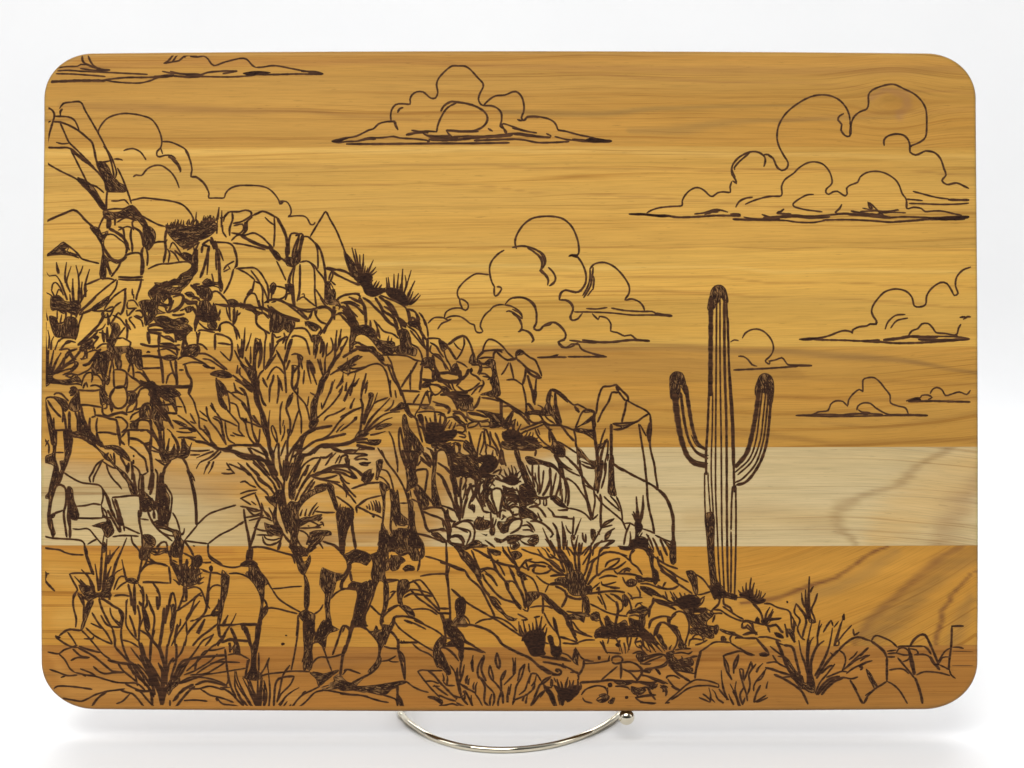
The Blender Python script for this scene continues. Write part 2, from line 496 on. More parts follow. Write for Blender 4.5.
PARTS = {
    'cloudA': ('engraved_cloud', 'flat engraved cloud cut off by the top left corner', BURN_LIGHT),
    'cloudB': ('engraved_cloud', 'engraved cloud with one tall puff at the top middle', BURN_LIGHT),
    'cloudC': ('engraved_cloud', 'largest engraved cloud, at the upper right', BURN_LIGHT),
    'cloudD': ('engraved_cloud', 'engraved cloud rising behind the left cliff', BURN_LIGHT),
    'cloudE': ('engraved_cloud', 'towering engraved cloud behind the rocky ridge', BURN_LIGHT),
    'cloudF': ('engraved_cloud', 'engraved cloud running off the right edge', BURN_LIGHT),
    'cloudG': ('engraved_cloud', 'little engraved cloud behind the saguaro', BURN_LIGHT),
    'cloudH': ('engraved_cloud', 'small engraved cloud right of the saguaro arm', BURN_LIGHT),
    'cloudI': ('engraved_cloud', 'smallest engraved cloud at the right edge', BURN_LIGHT),
    'saguaro': ('engraved_saguaro', 'tall two-armed engraved saguaro cactus', BURN),
    'rock': ('engraved_rocks', 'engraved slope of heaped boulders and cliffs', BURN),
    'bush': ('engraved_shrub', 'engraved twiggy shrub at the left edge', BURN),
    'tuftB': ('engraved_grass', 'spiky engraved grass tuft on the ridge beside the pointed peak', BURN),
    'tuftC': ('engraved_grass', 'spiky engraved grass tuft at the drop of the ridge', BURN),
    'tuftD': ('engraved_grass', 'broad dark engraved tuft below the ridge rocks', BURN),
    'tuftE': ('engraved_grass', 'dark engraved tuft left of the tall box-shaped rock', BURN),
    'tuftF': ('engraved_grass', 'round dark engraved tuft in the middle of the slope', BURN),
    'tuftG': ('engraved_grass', 'small fan-shaped engraved tuft in the middle of the slope', BURN),
    'shrubC': ('engraved_shrub', 'largest engraved shrub, spreading many bare branches', BURN),
    'bladesL': ('engraved_grass', 'upright engraved blades at the lower left', BURN),
    'tuftH': ('engraved_grass', 'engraved tuft with tall blades under the box-shaped rock', BURN),
    'tuftI': ('engraved_grass', 'shaggy round engraved tuft among the lower left stones', BURN),
    'shrubR': ('engraved_shrub', 'fan-shaped engraved shrub at the foot of the rocks near the saguaro', BURN),
    'shrubB': ('engraved_shrub', 'wide engraved shrub in the bottom left corner', BURN),
    'tuftJ': ('engraved_grass', 'dark bristly engraved tuft on the lower middle boulder', BURN),
    'tuftK': ('engraved_grass', 'matted engraved grass among the stones below the fan-shaped shrub', BURN),
    'tuftL': ('engraved_grass', 'dark engraved tuft at the bottom middle', BURN),
    'tuftM': ('engraved_grass', 'engraved tuft just left of the saguaro foot', BURN),
    'tuftN': ('engraved_grass', 'engraved tufts just right of the saguaro foot', BURN),
    'tuftO': ('engraved_grass', 'engraved grass blades at the bottom edge left of the middle', BURN),
    'bladesB': ('engraved_grass', 'long row of engraved blades at the bottom middle', BURN),
    'bladesR': ('engraved_grass', 'engraved blades at the bottom below the saguaro', BURN),
    'shrubE': ('engraved_shrub', 'engraved shrub with one tall spike right of the saguaro', BURN),
    'tuftP': ('engraved_grass', 'engraved tuft on the boulder left of the largest shrub', BURN),
    'tuftA': ('engraved_grass', 'dark engraved grass clump on the hilltop', BURN),

}

DRAWING = """
@cloudA 40 40 6.4
20 60 268 150 264 250 260 360 260 420 262
14 380 262 470 248 560 240 650 240 740 238
12 400 255 480 268 560 274 640 275 700 262 760 240 820 232
24 720 240 800 232 860 226
14 840 228 940 238 1024 236
12 100 216 200 218 300 224 420 234
12 110 198 180 194 260 200 360 204 480 210 600 216 690 220
10 115 178 170 170 240 168 262 156 300 160
16 270 100 272 130 285 148 320 165 360 182
14 308 98 322 135 350 170 400 190 445 190
18 360 186 410 192 450 192
12 256 182 330 192 420 198
14 855 88 840 112 815 138 790 150
12 880 88 862 120 845 140
12 790 150 850 140 890 132 920 106 950 96 990 98 1010 108
12 780 200 840 212 900 216 1024 218
12 930 114 925 104 950 98
@cloudA 0 0 4
12 760 226 790 228 815 224 832 236 855 262 900 248 960 234 985 236 1010 262 1024 270
14 680 285 720 295 800 300 830 290 900 284 950 285
16 890 295 940 285 950 284
12 700 305 800 306 900 308 960 306 1024 300
F 970 292 1024 284 1024 302 985 300
@cloudA 256 0 4
12 0 270 30 268 60 263 90 264 140 274 200 285 250 292
F 0 284 60 290 0 302
14 0 298 80 298 160 296 230 297 270 296
12 180 286 230 286 268 294
14 210 292 240 292 270 295
@cloudB 380 55 6.4
13 72 425 68 390 75 350 100 318 140 312 192 314 192 285 205 255 235 236 275 236 300 256 325 276 355 275 370 240 362 190 375 150 420 100 462 70 500 70 545 72 580 95 630 150 658 180 660 205 640 245 630 280 640 310 660 325
13 660 325 700 285 740 262 800 256 850 236 885 240 910 275 922 320 918 370 905 400 915 418 932 414 938 400 970 396 1024 398
14 660 325 710 325 750 340 776 370 778 420 770 455 790 470 808 490 806 512
12 770 455 790 440 860 462 940 488 1005 498
12 800 500 790 465 772 440
18 72 428 92 425 100 450 116 480
16 112 370 125 345 150 336
14 362 495 370 450 390 400 420 350 450 325 490 306
16 388 362 410 325 440 305 460 298 500 302 560 312 620 332 670 365 688 400 680 435 650 465 600 485 520 488 430 482 425 490
13 425 485 440 505 470 530 500 532
13 430 485 500 490 560 492 632 490
16 690 470 722 488
14 200 482 260 490 310 488 365 492
20 165 512 230 498 290 492 310 500
16 270 495 300 515 380 520 450 518
16 290 508 330 528 400 532 480 530
20 310 540 400 545 500 542 600 530 700 524 800 518 850 510
16 460 525 560 520 640 522 740 516 840 506
13 310 545 316 552 300 556
16 600 548 700 544 800 540 880 538
16 806 508 880 502 960 512 1024 525
@cloudB 512 0 4
13 0 368 15 366 32 378 45 405 48 440 38 470 45 482 55 474 62 466 100 466 145 475 170 490 180 508 185 520 210 524 270 540 320 550 350 562
14 20 478 40 484
12 0 512 50 524 100 532
18 0 534 60 542 120 548 155 550
12 136 534 150 540 158 546
14 0 556 50 560 100 570 160 570 230 566
12 170 546 220 558 290 564 360 565
22 240 558 300 564 350 566 400 564
F 320 550 402 564 330 570 290 562
@cloudC 620 120 6.4
16 55 602 120 604 170 606 230 612 300 612 360 622 440 622 520 618 600 612 680 612 760 612
F 60 600 130 594 190 600 290 608 330 618 260 624 180 612
12 170 596 200 578 250 562 320 554 396 548 398 520 410 492 440 456 480 434 510 435 540 452 575 485 595 488 625 466 660 460 706 462 704 430 716 392
14 720 388 745 405 738 380 718 350 715 312 725 280 760 240 810 212 850 202 890 208 925 235 930 265 920 300
13 735 320 732 305 760 270 800 235 830 210
13 920 222 950 222 980 245 995 280 1005 305 1024 318
10 716 310 726 345 740 368
14 740 560 760 525 800 502 850 494
12 800 540 850 518 900 502 960 490 1024 486
13 475 602 540 594 600 574 640 576 692 590
10 540 606 580 592 630 590
16 560 600 600 585 640 580
14 705 602 760 602 770 612 740 616
18 720 634 800 638 880 638 960 636 1024 640
12 790 620 830 630 900 634
12 910 604 950 622 1024 626
18 940 628 980 626 1024 630
12 1024 582 1005 596 1024 602
@cloudC 768 0 4
13 0 622 20 634 34 664 55 682 76 672 80 650 62 620 44 585 36 550 42 505 65 462 100 428 150 396 195 381 245 382 285 400 312 430 325 460 328 484
14 328 484 332 520 326 545 308 542 292 520 295 498 280 480 286 464 304 454
13 326 535 334 490 346 465 370 446 395 436 402 415 402 380 415 362 450 346 500 337 545 356 585 376 615 405 632 440 635 500 630 548 605 570 575 582 568 590
14 465 584 464 560 480 544 510 536 540 540 560 558 568 585 568 608 590 620 612 612 630 604 665 610 690 635 704 675 712 700 696 722 715 738 755 732 785 745 804 754
@cloudC 760 110 6.4
12 0 566 60 552 136 548 138 490 160 445 215 405 250 370 300 340 350 332 400 345 435 380 455 420 460 470 425 505 422 528 440 540 465 525 495 520 520 536 545 550 558 535 555 500 580 480 625 462 640 430 680 402 740 392 800 404 860 440 890 480 910 535 935 570 940 610 938 632
12 345 540 300 544 250 570 212 600 218 618 280 636 350 646 400 652
14 155 632 130 652 108 660 150 664 200 664
14 524 602 510 630 482 656 500 664 570 660
13 0 700 100 685 200 672 320 680 440 672 560 664 660 668 700 680
20 20 690 150 684 250 680 350 688
16 200 674 300 690 400 688 450 684
12 10 668 60 684 150 690
12 0 706 150 706 240 718 340 720 420 706
14 400 704 560 702 700 708 840 718 930 710 1024 708
14 580 646 660 660 760 672 850 692
18 560 668 680 676 780 684 850 690
12 690 590 700 625 720 630 690 590 720 610 760 650 800 680
10 655 628 720 640 800 648 890 640
10 740 670 800 655 885 636
10 790 660 850 655 935 658
12 640 650 740 645 800 655
@cloudC 840 110 6.4
12 0 666 100 668 200 682 280 690 340 690
12 420 570 470 574 530 580
12 465 520 540 540 620 560 700 570
18 690 574 760 576 828 576
12 440 598 520 600 640 604 760 602 825 596
12 425 572 428 630 470 622 520 630 545 650 600 646 660 648 720 662 780 674
20 740 684 790 688 828 684
14 300 690 400 684 500 686 600 690 700 684 800 680
16 340 716 440 710 560 700 680 700 800 698
F 560 692 680 686 780 676 828 678 820 694 740 704 640 706
@cloudD 40 40 6.4
12 374 608 374 580 395 540 430 502 480 480 540 470 600 474 660 486 710 505 745 545 770 600 780 650 772 690 750 712 748 738 765 748 800 738 840 740 870 760
12 772 690 785 730
12 780 650 830 652 890 675 935 705 960 760
10 534 710 560 698 600 696 640 715 665 745 680 768
12 820 744 850 760
@cloudD 0 0 4
14 672 628 700 640 718 665 722 685 710 660 685 635
10 720 690 724 670
12 740 598 760 640 768 680 764 706 790 712 818 738 835 768
12 532 708 545 700 566 702 590 675 620 662 650 664 685 690 705 720 717 752
10 496 602 530 594 560 606 578 630 582 640
12 455 636 488 638
12 905 768 925 752 960 742 1024 742
@cloudD 180 140 6.4
11 66 236 100 234 140 260 170 300 186 345 184 370 230 371 282 370 290 345 320 310 370 292 440 290 510 294 560 308 600 340 632 385 640 410 660 400 640 392 680 394 702 420 712 455 706 480 690 490 730 486 790 486 815 502 835 540 856 540 865 525
18 640 404 658 404
@cloudE 420 250 6.4
12 50 470 90 434 150 434 180 450 200 440 180 454 140 470 112 508
12 156 432 165 400 205 375 260 372 290 386 308 370 305 340 275 318 255 315 258 345 275 378
12 255 320 240 290 242 255 270 215 310 180 360 152 420 156 440 158
13 480 240 462 210 448 160 446 110 460 70 500 25 540 0
13 475 235 475 280 482 294 500 285 522 250 510 236 490 236
12 160 440 200 424 250 424 290 445 320 470 345 478 350 490 358 520 380 530 402 520 386 490 395 450 420 410 450 385 470 362 510 350 540 352
12 540 352 580 358 620 380 650 410 652 440 640 430 600 402 570 390 550 396
12 545 348 570 318 610 302 660 304 710 325 738 360 745 410 742 470 728 495 750 515 772 510 790 488 830 480 850 462 885 472 920 510 936 545 920 572 890 584 905 610 935 625 970 602 1024 606
12 620 420 645 455 652 490 648 515 626 524
12 640 514 680 516 715 540 728 575 712 592
10 715 580 735 575
14 776 118 800 90 802 50 780 20 745 0
13 715 0 760 40 780 80 776 125 790 142 812 165 822 195 815 220
13 820 110 850 140 868 180 855 215 825 230
14 890 320 898 280 925 258 960 262 1000 270 1024 262
13 890 320 930 322 965 345 980 385 960 430 972 450 1000 445 1024 430
12 985 395 1024 398
F 750 686 820 682 890 666 880 680 940 684 880 690 760 694
14 760 688 860 686 940 686
12 955 578 1024 582
@cloudE 512 192 4
14 18 228 12 200 20 170 45 132 80 106 120 98 165 98 205 108 240 140 262 190 268 235 262 252 240 252 226 258
F 228 252 262 254 270 266 250 262
14 260 256 280 285 295 325 294 365 275 395 255 402
14 0 222 40 216 80 224 115 245 130 280 125 300 112 315 130 330 145 352 142 374
13 60 222 95 244 120 270 118 305
13 148 302 170 330 172 355 150 376
14 190 430 196 405 215 392 255 402 280 388 295 360
12 190 432 225 434 245 460 235 495 242 514 262 508 282 484
13 325 300 320 345 312 380 286 424
13 312 305 312 345 300 385 282 415
12 325 385 302 416
13 318 330 328 345 324 392
13 310 310 330 288 370 282 410 300 445 336 468 375 468 405 452 432 480 428 510 440 526 460 530 476
13 460 430 480 426
12 296 466 340 468 382 462
13 396 464 450 474 520 478 560 478 580 488
20 570 486 610 492 642 496
12 250 480 310 480 400 484 480 492 560 492 640 496
12 320 486 345 510 350 498 380 505 396 530 395 556 420 562 450 576 475 572 500 590 550 596
18 280 592 340 600 400 600 480 592 552 596
12 232 594 280 600 340 604
14 0 425 40 422 75 440 96 475 98 520 88 548 110 552 130 532 165 522 195 540 215 570 208 592 184 600 200 620 235 620 262 606 280 630 320 645 375 658
F 100 660 150 656 182 648 176 656 214 660 160 664
14 100 662 160 660 215 660
14 222 659 300 659 380 659
14 320 648 378 660
10 0 468 30 484 40 500
12 0 484 25 505 40 540 30 555
12 40 548 70 565 85 590 80 600
@cloudG 720 310 6.4
10 66 206 90 192 120 196
12 142 182 160 150 195 128 235 122 275 134 310 165 335 205 342 250 325 290 290 325 300 338 315 345 320 330
12 310 328 360 318 395 305 415 325 435 350 500 352
18 450 354 520 355 590 356
14 85 384 180 380 300 374 420 366 500 360
12 116 296 150 298 180 318 205 350 238 360
@cloudF 720 310 6.4
14 505 188 570 182 640 178 700 164 760 140 800 132 840 140 845 150 850 128 890 108 940 102 960 90 1000 90 1002 70 980 40 968 0
12 640 180 580 190 520 192
F 505 186 580 178 660 174 580 190
14 600 190 700 192 800 194 900 198 1024 192
12 900 200 960 204 1024 208
@cloudF 768 192 4
13 430 524 434 515 415 485 420 455 445 420 470 398 510 388 550 396 575 420 585 455 605 460 630 450 635 415 655 385 690 362 715 366 735 395 745 414 760 405 750 375 755 340 780 312 812 300
12 468 550 480 520 510 494 550 490
12 490 545 515 515 560 504
13 560 578 575 556 600 546 615 528 640 526 660 545 672 562 710 566 752 572 762 545 772 528
14 780 510 798 499 812 500
14 766 502 790 498
22 460 592 520 586 570 578 620 580 680 580
16 420 596 500 604 580 604 660 600 740 594 808 588
18 600 590 680 592 760 590 800 588
12 640 578 720 578 780 582 808 588
14 760 580 748 568
@cloudH 768 384 4
12 110 126 180 122 200 112 240 106 250 82 270 68 300 70 318 88 322 65 340 40 365 22 380 32
14 180 122 240 122 300 124 380 118 460 122
12 110 126 260 130 400 128 500 126 560 126
18 480 124 560 124 640 126
12 380 32 380 -16 395 -24 425 -25 450 -5 465 15 488 45 490 75 520 88 550 96 562 122
12 355 105 360 88 380 76 410 78 430 95 470 118 500 126
12 360 102 375 112 410 114
12 290 126 340 118 400 122
@cloudI 768 384 4
16 552 68 590 58 610 55
F 560 68 590 58 606 54 612 68
12 610 56 615 46 640 44 656 54 640 62
12 648 40 658 22 675 14 695 22 710 46 730 42 765 32 795 42 810 24
16 560 70 650 68 730 70 810 72

@cloudB 256 0 4
13 302 565 350 553 400 545 450 521 470 515 490 496 515 488 545 486 562 490
13 302 566 330 570 365 566 410 564 445 552 500 551 550 546 575 552 640 556 690 562
16 360 576 500 576 700 574 900 573 1015 571
F 302 565 340 556 380 550 350 562 330 570
16 400 566 440 557 480 556
@saguaro 660 280 8
F 398 135 405 100 420 70 440 48 470 40 500 48 520 70 532 100 540 140 542 190 520 180 512 160 500 160 490 140 478 150 470 180 460 185 450 200 440 185 430 240 385 240 388 180
50 407 130 406 400 404 700 404 930
22-28 398 700 390 950 380 1200 368 1400 370 1560
16 422 900 418 1200 413 1320 410 1560 428 1900
20-16 453 160 450 600 447 1000 445 1300 445 1700 458 2000 470 2280 485 2480
18 480 140 480 600 485 1000 490 1300 492 1700 497 2100 515 2520
32-22 515 150 515 500 520 800 530 1100 533 1400 535 1900 540 2300 547 2500
18-30 532 150 545 500 555 740 572 1000 580 1280 588 1500
18-34 545 300 552 700 565 950 578 1150
20 555 700 585 1100 595 1500
14 385 1540 385 1600 395 1750 405 1880
16 357 1540 357 1700 362 1850 374 2000
F 362 1870 430 1870 432 2170 455 2400 490 2470 480 2560 415 2470 385 2200 375 2060
20 580 1650 572 1800 570 1920 568 2000
20 568 2010 570 2200 566 2520
20 605 1640 608 1900 605 2200 596 2540
26 590 1480 592 1600 595 1700
F 410 2460 480 2430 510 2470 530 2500 580 2510 615 2520 612 2565 560 2545 510 2530 470 2525 440 2560
16 440 2560 420 2500
F 78 820 82 770 105 742 138 733 175 745 192 775 205 830 218 880 220 930 190 900 165 840 160 900 150 960 95 960 82 890
75-42 118 900 135 1070 165 1250 215 1400 280 1470 375 1490
34-24 165 900 195 1130 235 1290 300 1385 385 1430
46-32 205 840 230 1010 262 1190 305 1310 380 1365
18 180 1300 225 1400 290 1450 385 1468
12 225 1260 270 1350 330 1390 390 1405
12 250 1240 290 1320 340 1345 385 1335
F 775 820 790 780 812 755 840 748 870 755 895 780 906 815 910 870 905 930 890 1000 870 1000 855 900 835 920 820 860 790 890 770 930 760 880
52-46 795 850 770 1050 735 1240 690 1390 600 1500
18 822 860 795 1080 768 1280 715 1430 600 1540
18 850 860 825 1100 800 1290 735 1450 620 1560
20 868 880 850 1100 825 1290 765 1470 660 1590 600 1620
30 890 880 880 1050 855 1290 810 1440 740 1560 680 1620 610 1640
@rock 40 110 6.4
16 0 -5 60 -10 85 10 92 38 75 100 55 170 40 238
20-12 145 -8 130 10 132 40
14 92 40 180 44 215 60 235 90 250 128
14 125 -8 150 -42 200 -50 260 -50 290 5 340 90 390 180 420 240 445 300 460 350 475 430
16 80 75 130 78 190 100 250 135 310 185 335 210 345 250 360 320 375 380
14 128 80 155 140 185 205 230 250 280 300 330 350
12 102 206 140 216 190 212
16 42 240 120 242 190 245 260 300 310 340 350 370
14 195 250 240 340 290 440 310 480
16 195 250 260 310 330 360 390 420 415 460
14 38 338 130 390 230 440 310 500 380 570 420 640
30 240 440 300 500 360 560 410 640
14 240 430 300 470 360 490 410 530
F 240 435 270 440 330 480 360 520 400 590 430 640 400 640 350 570 300 510
18 345 240 360 320 390 400 420 460 430 520
12 405 230 440 270 465 320 490 400 480 440
16 375 330 400 335 450 325
12 480 312 500 312 530 322
F 370 330 410 335 440 370 470 440 490 440 520 480 550 490 555 520 430 520 415 470 395 420 375 380
14 495 370 520 420 545 480 570 550 585 600
12 430 525 500 515 560 515
12 455 582 500 582 540 575 570 605
16 430 520 425 580 425 640
14 420 640 480 632 540 632 580 610
F 415 640 450 655 500 655 560 625 590 610 640 660 700 760 720 800 690 790 620 700 560 690 520 690 430 700 400 670
24 590 620 640 670 690 750
14 580 580 620 570 660 562 740 570 820 580 890 596 930 620 970 670 990 720
14 640 670 700 705 760 735 800 745
18 35 715 100 685 160 660 215 640 250 660 290 705 340 750 370 780
14 420 665 390 720 370 770
16 410 690 430 690 430 760
40 445 690 440 760
20 480 670 480 740
12 490 720 550 690 620 710
12 500 770 560 745 600 765
16 600 770 590 720 610 700
6 708 578 714 582
14 0 62 40 80 70 70
10 20 90 45 110
@rock 40 230 6.4
16 320 -20 350 20 375 50 395 90 405 150 405 220 395 290
24 395 90 430 150 460 185 500 200 540 180
12 400 60 430 30 470 30 510 60 545 90 555 140 540 170
F 320 -20 380 -10 400 30 440 0 420 50 400 80 405 110 380 70 350 20
24 440 -10 480 10 530 45 560 100 550 150
16 500 -20 530 -10 540 40 545 80 575 130
18 585 -10 580 40 590 100 590 140
20 595 -20 640 10 655 50 665 110
F 660 -30 720 -10 740 40 720 100 690 130 670 110 665 40
16 545 165 580 150 640 150 650 200 645 290
20 660 110 650 150 660 200 660 260 650 290
16 680 120 690 160 685 230
14 695 130 720 90 760 75 800 75 815 60
20 812 -10 800 60 805 130 790 210
14 690 250 760 220 830 215 900 205 950 205 975 225 950 270 910 290
14 815 120 830 150 820 210
14 830 130 860 150 890 200
12 830 120 850 80 890 130 920 190
18 860 130 920 180 960 210
16 525 185 500 240 470 280 455 300
14 430 190 440 240 460 280
16 405 200 440 250 450 290
F 405 150 440 190 500 205 540 170 560 170 520 205 500 215 460 205 430 190 420 260 420 300 385 300 390 230
F 390 230 415 230 420 310 385 310
14 385 312 440 310 480 320
18 500 300 580 305 660 300
16 650 310 640 360 620 420 615 450
16 385 312 330 335 295 350
14 490 315 420 370 350 430 300 480 250 520
14 495 320 485 370 440 430 380 480 320 510 260 540
12 360 430 310 480 280 505 250 540
F 330 500 400 450 450 420 430 460 400 490 340 515
14 500 315 560 320 620 320 665 320
14 330 515 380 520 410 515
14 410 510 430 475 480 420 540 380 555 375
14 410 515 450 520 490 480 520 460
20 545 375 545 440 535 500 520 540
14 590 375 592 420
14 600 410 600 440
16 440 560 450 600 480 560 500 530 520 545
22 430 530 440 580 435 610
14 250 545 300 525 330 515
14 280 520 250 600 240 660 225 705
14 420 540 390 590 340 640 290 690 240 735
18 410 530 380 600 330 660 260 730
12 560 455 600 450 630 490
14 560 460 560 500 620 500
14 555 510 560 550 590 520 610 505
16 610 520 640 515 660 540 650 560 610 545
14 590 555 570 570 600 610 610 630
14 600 550 650 580 660 620
18 550 570 560 640 555 700
16 580 640 560 600
24 740 360 800 350 860 320 890 330
18 700 390 760 380 830 400
14 790 420 820 400 835 440 820 480 790 470
16 850 430 900 415 915 430 900 480 860 510 820 530
20 840 430 840 480 825 520
14 750 480 790 485 820 500
24 920 440 960 460 1010 460
16 990 500 1000 550 990 600 995 650
18 940 410 990 430 1024 440
20 980 350 1024 345
18 1000 120 990 200 1000 260
16 980 100 1010 200
14 940 130 1000 90 1024 80
F 900 150 960 150 990 170 1000 130 1010 220 990 250 960 200
14 690 610 740 600 790 610
14 690 620 700 650 780 660
30 690 650 700 730
26 765 660 760 740
16 780 680 830 700 860 720
14 780 730 840 740 900 735
26 870 640 870 720
20 690 640 780 640 860 650 930 640
20 940 640 930 700 950 760
16 1000 650 1010 700 1005 740
24 900 640 920 700 910 760
14 500 680 530 640 545 620
14 530 690 580 720 570 750
14 455 740 480 700 530 690
24 430 620 430 720
12 430 720 470 650 500 620
24 480 600 450 700 440 740
12 350 650 400 630 420 600
24 400 640 410 720
14 350 690 380 685
14 330 740 350 760
F 340 680 370 675 375 695 345 700
18 240 740 330 690 370 650
14 360 760 400 730 440 730
12 60 560 90 600 150 590
14 115 515 160 515 165 560 150 590
20 215 570 225 700
18 155 680 190 630 215 600
18 200 620 205 680
16 110 720 150 690 215 690
14 150 740 180 710 230 720
16 130 768 160 730 200 715
@bush 40 230 6.4
b16 95 490 80 430 60 410 30 400
12 75 390 80 350 100 335 130 370 150 420
b16 175 450 150 380 130 330 100 290 60 295 40 268
b22 120 280 110 240 105 205
b18 165 340 160 290 165 240 170 205
b16 195 400 170 340 180 290 200 230
b22 215 460 210 390 210 310
b20 245 480 250 370 245 290 230 225
b16 245 300 265 260 275 228
b22 290 430 290 350 305 290 318 250
b20 265 450 265 380 270 330
b16 255 470 280 420 305 385
b18 200 480 190 410
b14 90 420 70 380
12 100 430 120 380 140 400
F 70 430 120 420 150 440 170 470 220 450 260 470 250 520 230 550 210 540 170 520 160 540 110 510 80 520 70 480
F 60 550 100 560 120 600 150 600 165 560 210 560 240 580 220 700 190 690 160 680 110 690 80 640
b14 50 580 30 500
b14 110 570 110 510
b16 130 590 140 540
b16 200 580 200 520
b16 230 560 245 510
b14 40 768 35 680 40 590
b14 30 700 30 620
b16 70 768 75 710 90 680
b14 55 760 60 690 50 640
b12 20 768 40 720
b14 95 768 120 700
@rock 200 200 6.4
14 160 110 180 80 205 75 250 75 290 65 325 75 330 95 300 120 260 140 210 150
14 150 140 160 100 185 80
16 205 80 210 120 190 180 190 230
14 145 160 145 200 170 240
14 215 165 270 155 280 185 250 215 200 210
26 290 140 285 200
16 325 80 330 110 300 140 300 190 270 220
16 335 100 370 85 400 72 440 85 475 105 500 120 530 180 555 240 560 300 560 400
24 495 120 530 180 555 250 560 320
14 475 110 478 200 472 300
12 415 110 445 140 475 160
14 200 260 240 225 290 225 320 215 350 212 400 240 440 280 470 310
26 260 225 330 265 400 295 450 310
14 210 275 280 285 350 300 420 320
30 440 300 480 350 510 385
18 440 290 500 360 545 390 590 425 610 420
14 490 390 520 450 550 515
F 460 310 500 340 520 380 500 390 470 350
16 570 350 570 260 585 215 620 215 635 225 600 310 590 370
20 555 380 550 300
16 610 230 650 215 660 240 640 330 630 390
18 635 230 615 320 605 390
F 545 370 590 370 600 420 560 420
F 590 370 615 350 630 310 640 390 610 420 590 410
22 655 225 640 310 635 400
14 655 235 690 235 730 270 750 310 755 380 755 440
14 705 235 740 175 780 110 805 75 830 120 870 190 900 260 930 340 960 440 990 500
18 735 270 770 320 790 390 800 450 805 510
F 920 330 960 370 1000 430 1010 490 980 490 950 440
14 640 400 680 390 710 405 730 440 735 520 735 600 745 690
18 640 410 640 500 635 600 620 650
16 600 430 580 480 570 540
12 610 420 595 500 600 580 605 650
14 710 400 740 430 750 450 790 500 810 560
14 560 530 580 470 600 430
F 545 540 590 540 600 590 570 590 550 570
26 575 530 590 600 605 680
12 455 640 460 580 450 550 470 530 485 545 480 580
F 450 560 475 535 480 570 465 610 450 590
14 485 550 530 560 555 575 545 615 510 635 460 630
18 410 660 450 640 500 640 550 660 620 690 690 760
18 450 680 500 720 560 745 640 768
F 440 700 500 740 560 760 640 768 460 768
16 545 640 560 600 590 600
14 630 640 660 620 700 650 740 680
14 620 690 660 700 710 700 740 690
10 650 605 665 600 670 625
14 745 690 780 680 830 690 850 720 845 768
14 740 570 780 630 820 670
14 740 740 750 700
18 690 768 720 710
14 800 440 840 450 850 480 830 530
16 810 430 870 445 930 460 980 490 1024 520
14 850 470 920 500 1000 540 1024 545
F 810 520 835 520 840 570 865 570 860 660 830 660 825 600 815 660 800 650 800 560
26 810 560 810 650
20 800 450 805 540 815 660
12 840 520 870 545
16 870 680 880 640 920 610 980 600 1024 600
14 900 660 960 650 1024 680
16 890 690 920 680 950 720 980 768
14 930 660 960 700 1010 750
14 860 740 890 730 940 768
14 930 720 970 740 985 768
26 855 680 860 768
18 950 620 1000 640 1024 660
14 70 270 100 270 180 275 215 300 235 360 230 420 220 440
18 215 300 235 370 235 430
22 60 290 40 380 20 450 0 500
26 95 260 120 380 125 480 135 570
14 120 310 150 390
14 55 330 45 480
14 75 470 85 520 80 550
14 100 330 105 450
20 0 550 60 550 100 530
20 10 340 20 290 60 300
14 220 390 170 420 150 450
16 215 440 200 500 175 560 150 600
14 150 460 190 440
10 180 420 195 445
14 240 440 300 470 350 510
14 230 440 290 435 350 435 390 470 420 520 440 560
14 325 450 370 510 400 570 400 640 405 690
16 350 510 330 590 300 620 280 660
24 330 570 300 610
14 300 600 350 600 370 650 380 690
18 430 540 440 600 430 660
14 350 520 390 540 420 600 440 660
16 60 620 80 590 110 585 140 610 180 660 190 720 190 768
14 100 670 160 670 200 680 250 670 340 690 360 720 365 768
16 180 680 230 660 300 680 370 690 420 700
18 220 690 220 768
F 0 570 50 560 80 600 60 650 40 640 0 620
F 0 650 60 650 80 700 90 660 110 768 0 768
18 120 740 130 700
14 240 740 260 720
26 380 680 420 700 460 720
14 370 740 400 720 440 760
@tuftA 180 140 6.4
F 0 540 60 555 140 530 200 520 240 540 230 580 200 600 180 620 130 640 100 650 60 690 20 690 -40 640 -80 590 -90 545 -60 555
b14 100 520 105 460
b14 115 530 100 500
b16 150 530 200 480
b14 180 530 220 490
b14 160 520 168 490
b14 200 510 195 480
b20 240 510 250 430
b14 235 600 240 500
b16 265 560 268 450
b14 255 500 290 490
b14 60 545 62 525
b16 20 555 -5 535
b14 -40 560 -60 530
b16 -70 570 -90 540
12 -20 560 -10 600
20 20 700 60 660 120 650
18 80 740 120 660
16 140 670 190 640 200 670
30 110 700 100 768
20 20 720 60 740 40 768
30 200 620 220 700
b12 -85 562 -79 530
b12 -75 570 -68 546
b12 -65 553 -53 524
b12 -56 557 -40 523
b12 -46 571 -43 532
b12 -37 552 -29 507
b12 -27 560 -17 520
b12 -17 546 -7 509
b12 -8 551 -15 507
b12 1 554 10 509
b12 11 559 25 526
b12 20 559 23 513
b12 30 560 24 534
b12 39 541 54 508
b12 49 550 48 515
b12 59 542 59 505
b12 68 546 82 506
b12 78 554 90 506
b12 87 545 83 501
b12 97 551 111 515
b12 107 543 104 500
b12 116 538 115 515
b12 126 544 141 520
b12 135 541 137 515
b12 145 526 155 482
b12 155 518 161 495
b12 164 534 164 489
b12 174 540 178 492
b12 183 521 177 483
b12 193 512 190 479
b12 203 525 198 502
b12 212 530 212 484
b12 222 530 223 496
b12 231 518 239 481
@tuftB 320 230 8
b22 310 400 285 260 255 140
b22 320 380 300 250 280 150
b18 330 370 320 270 318 195
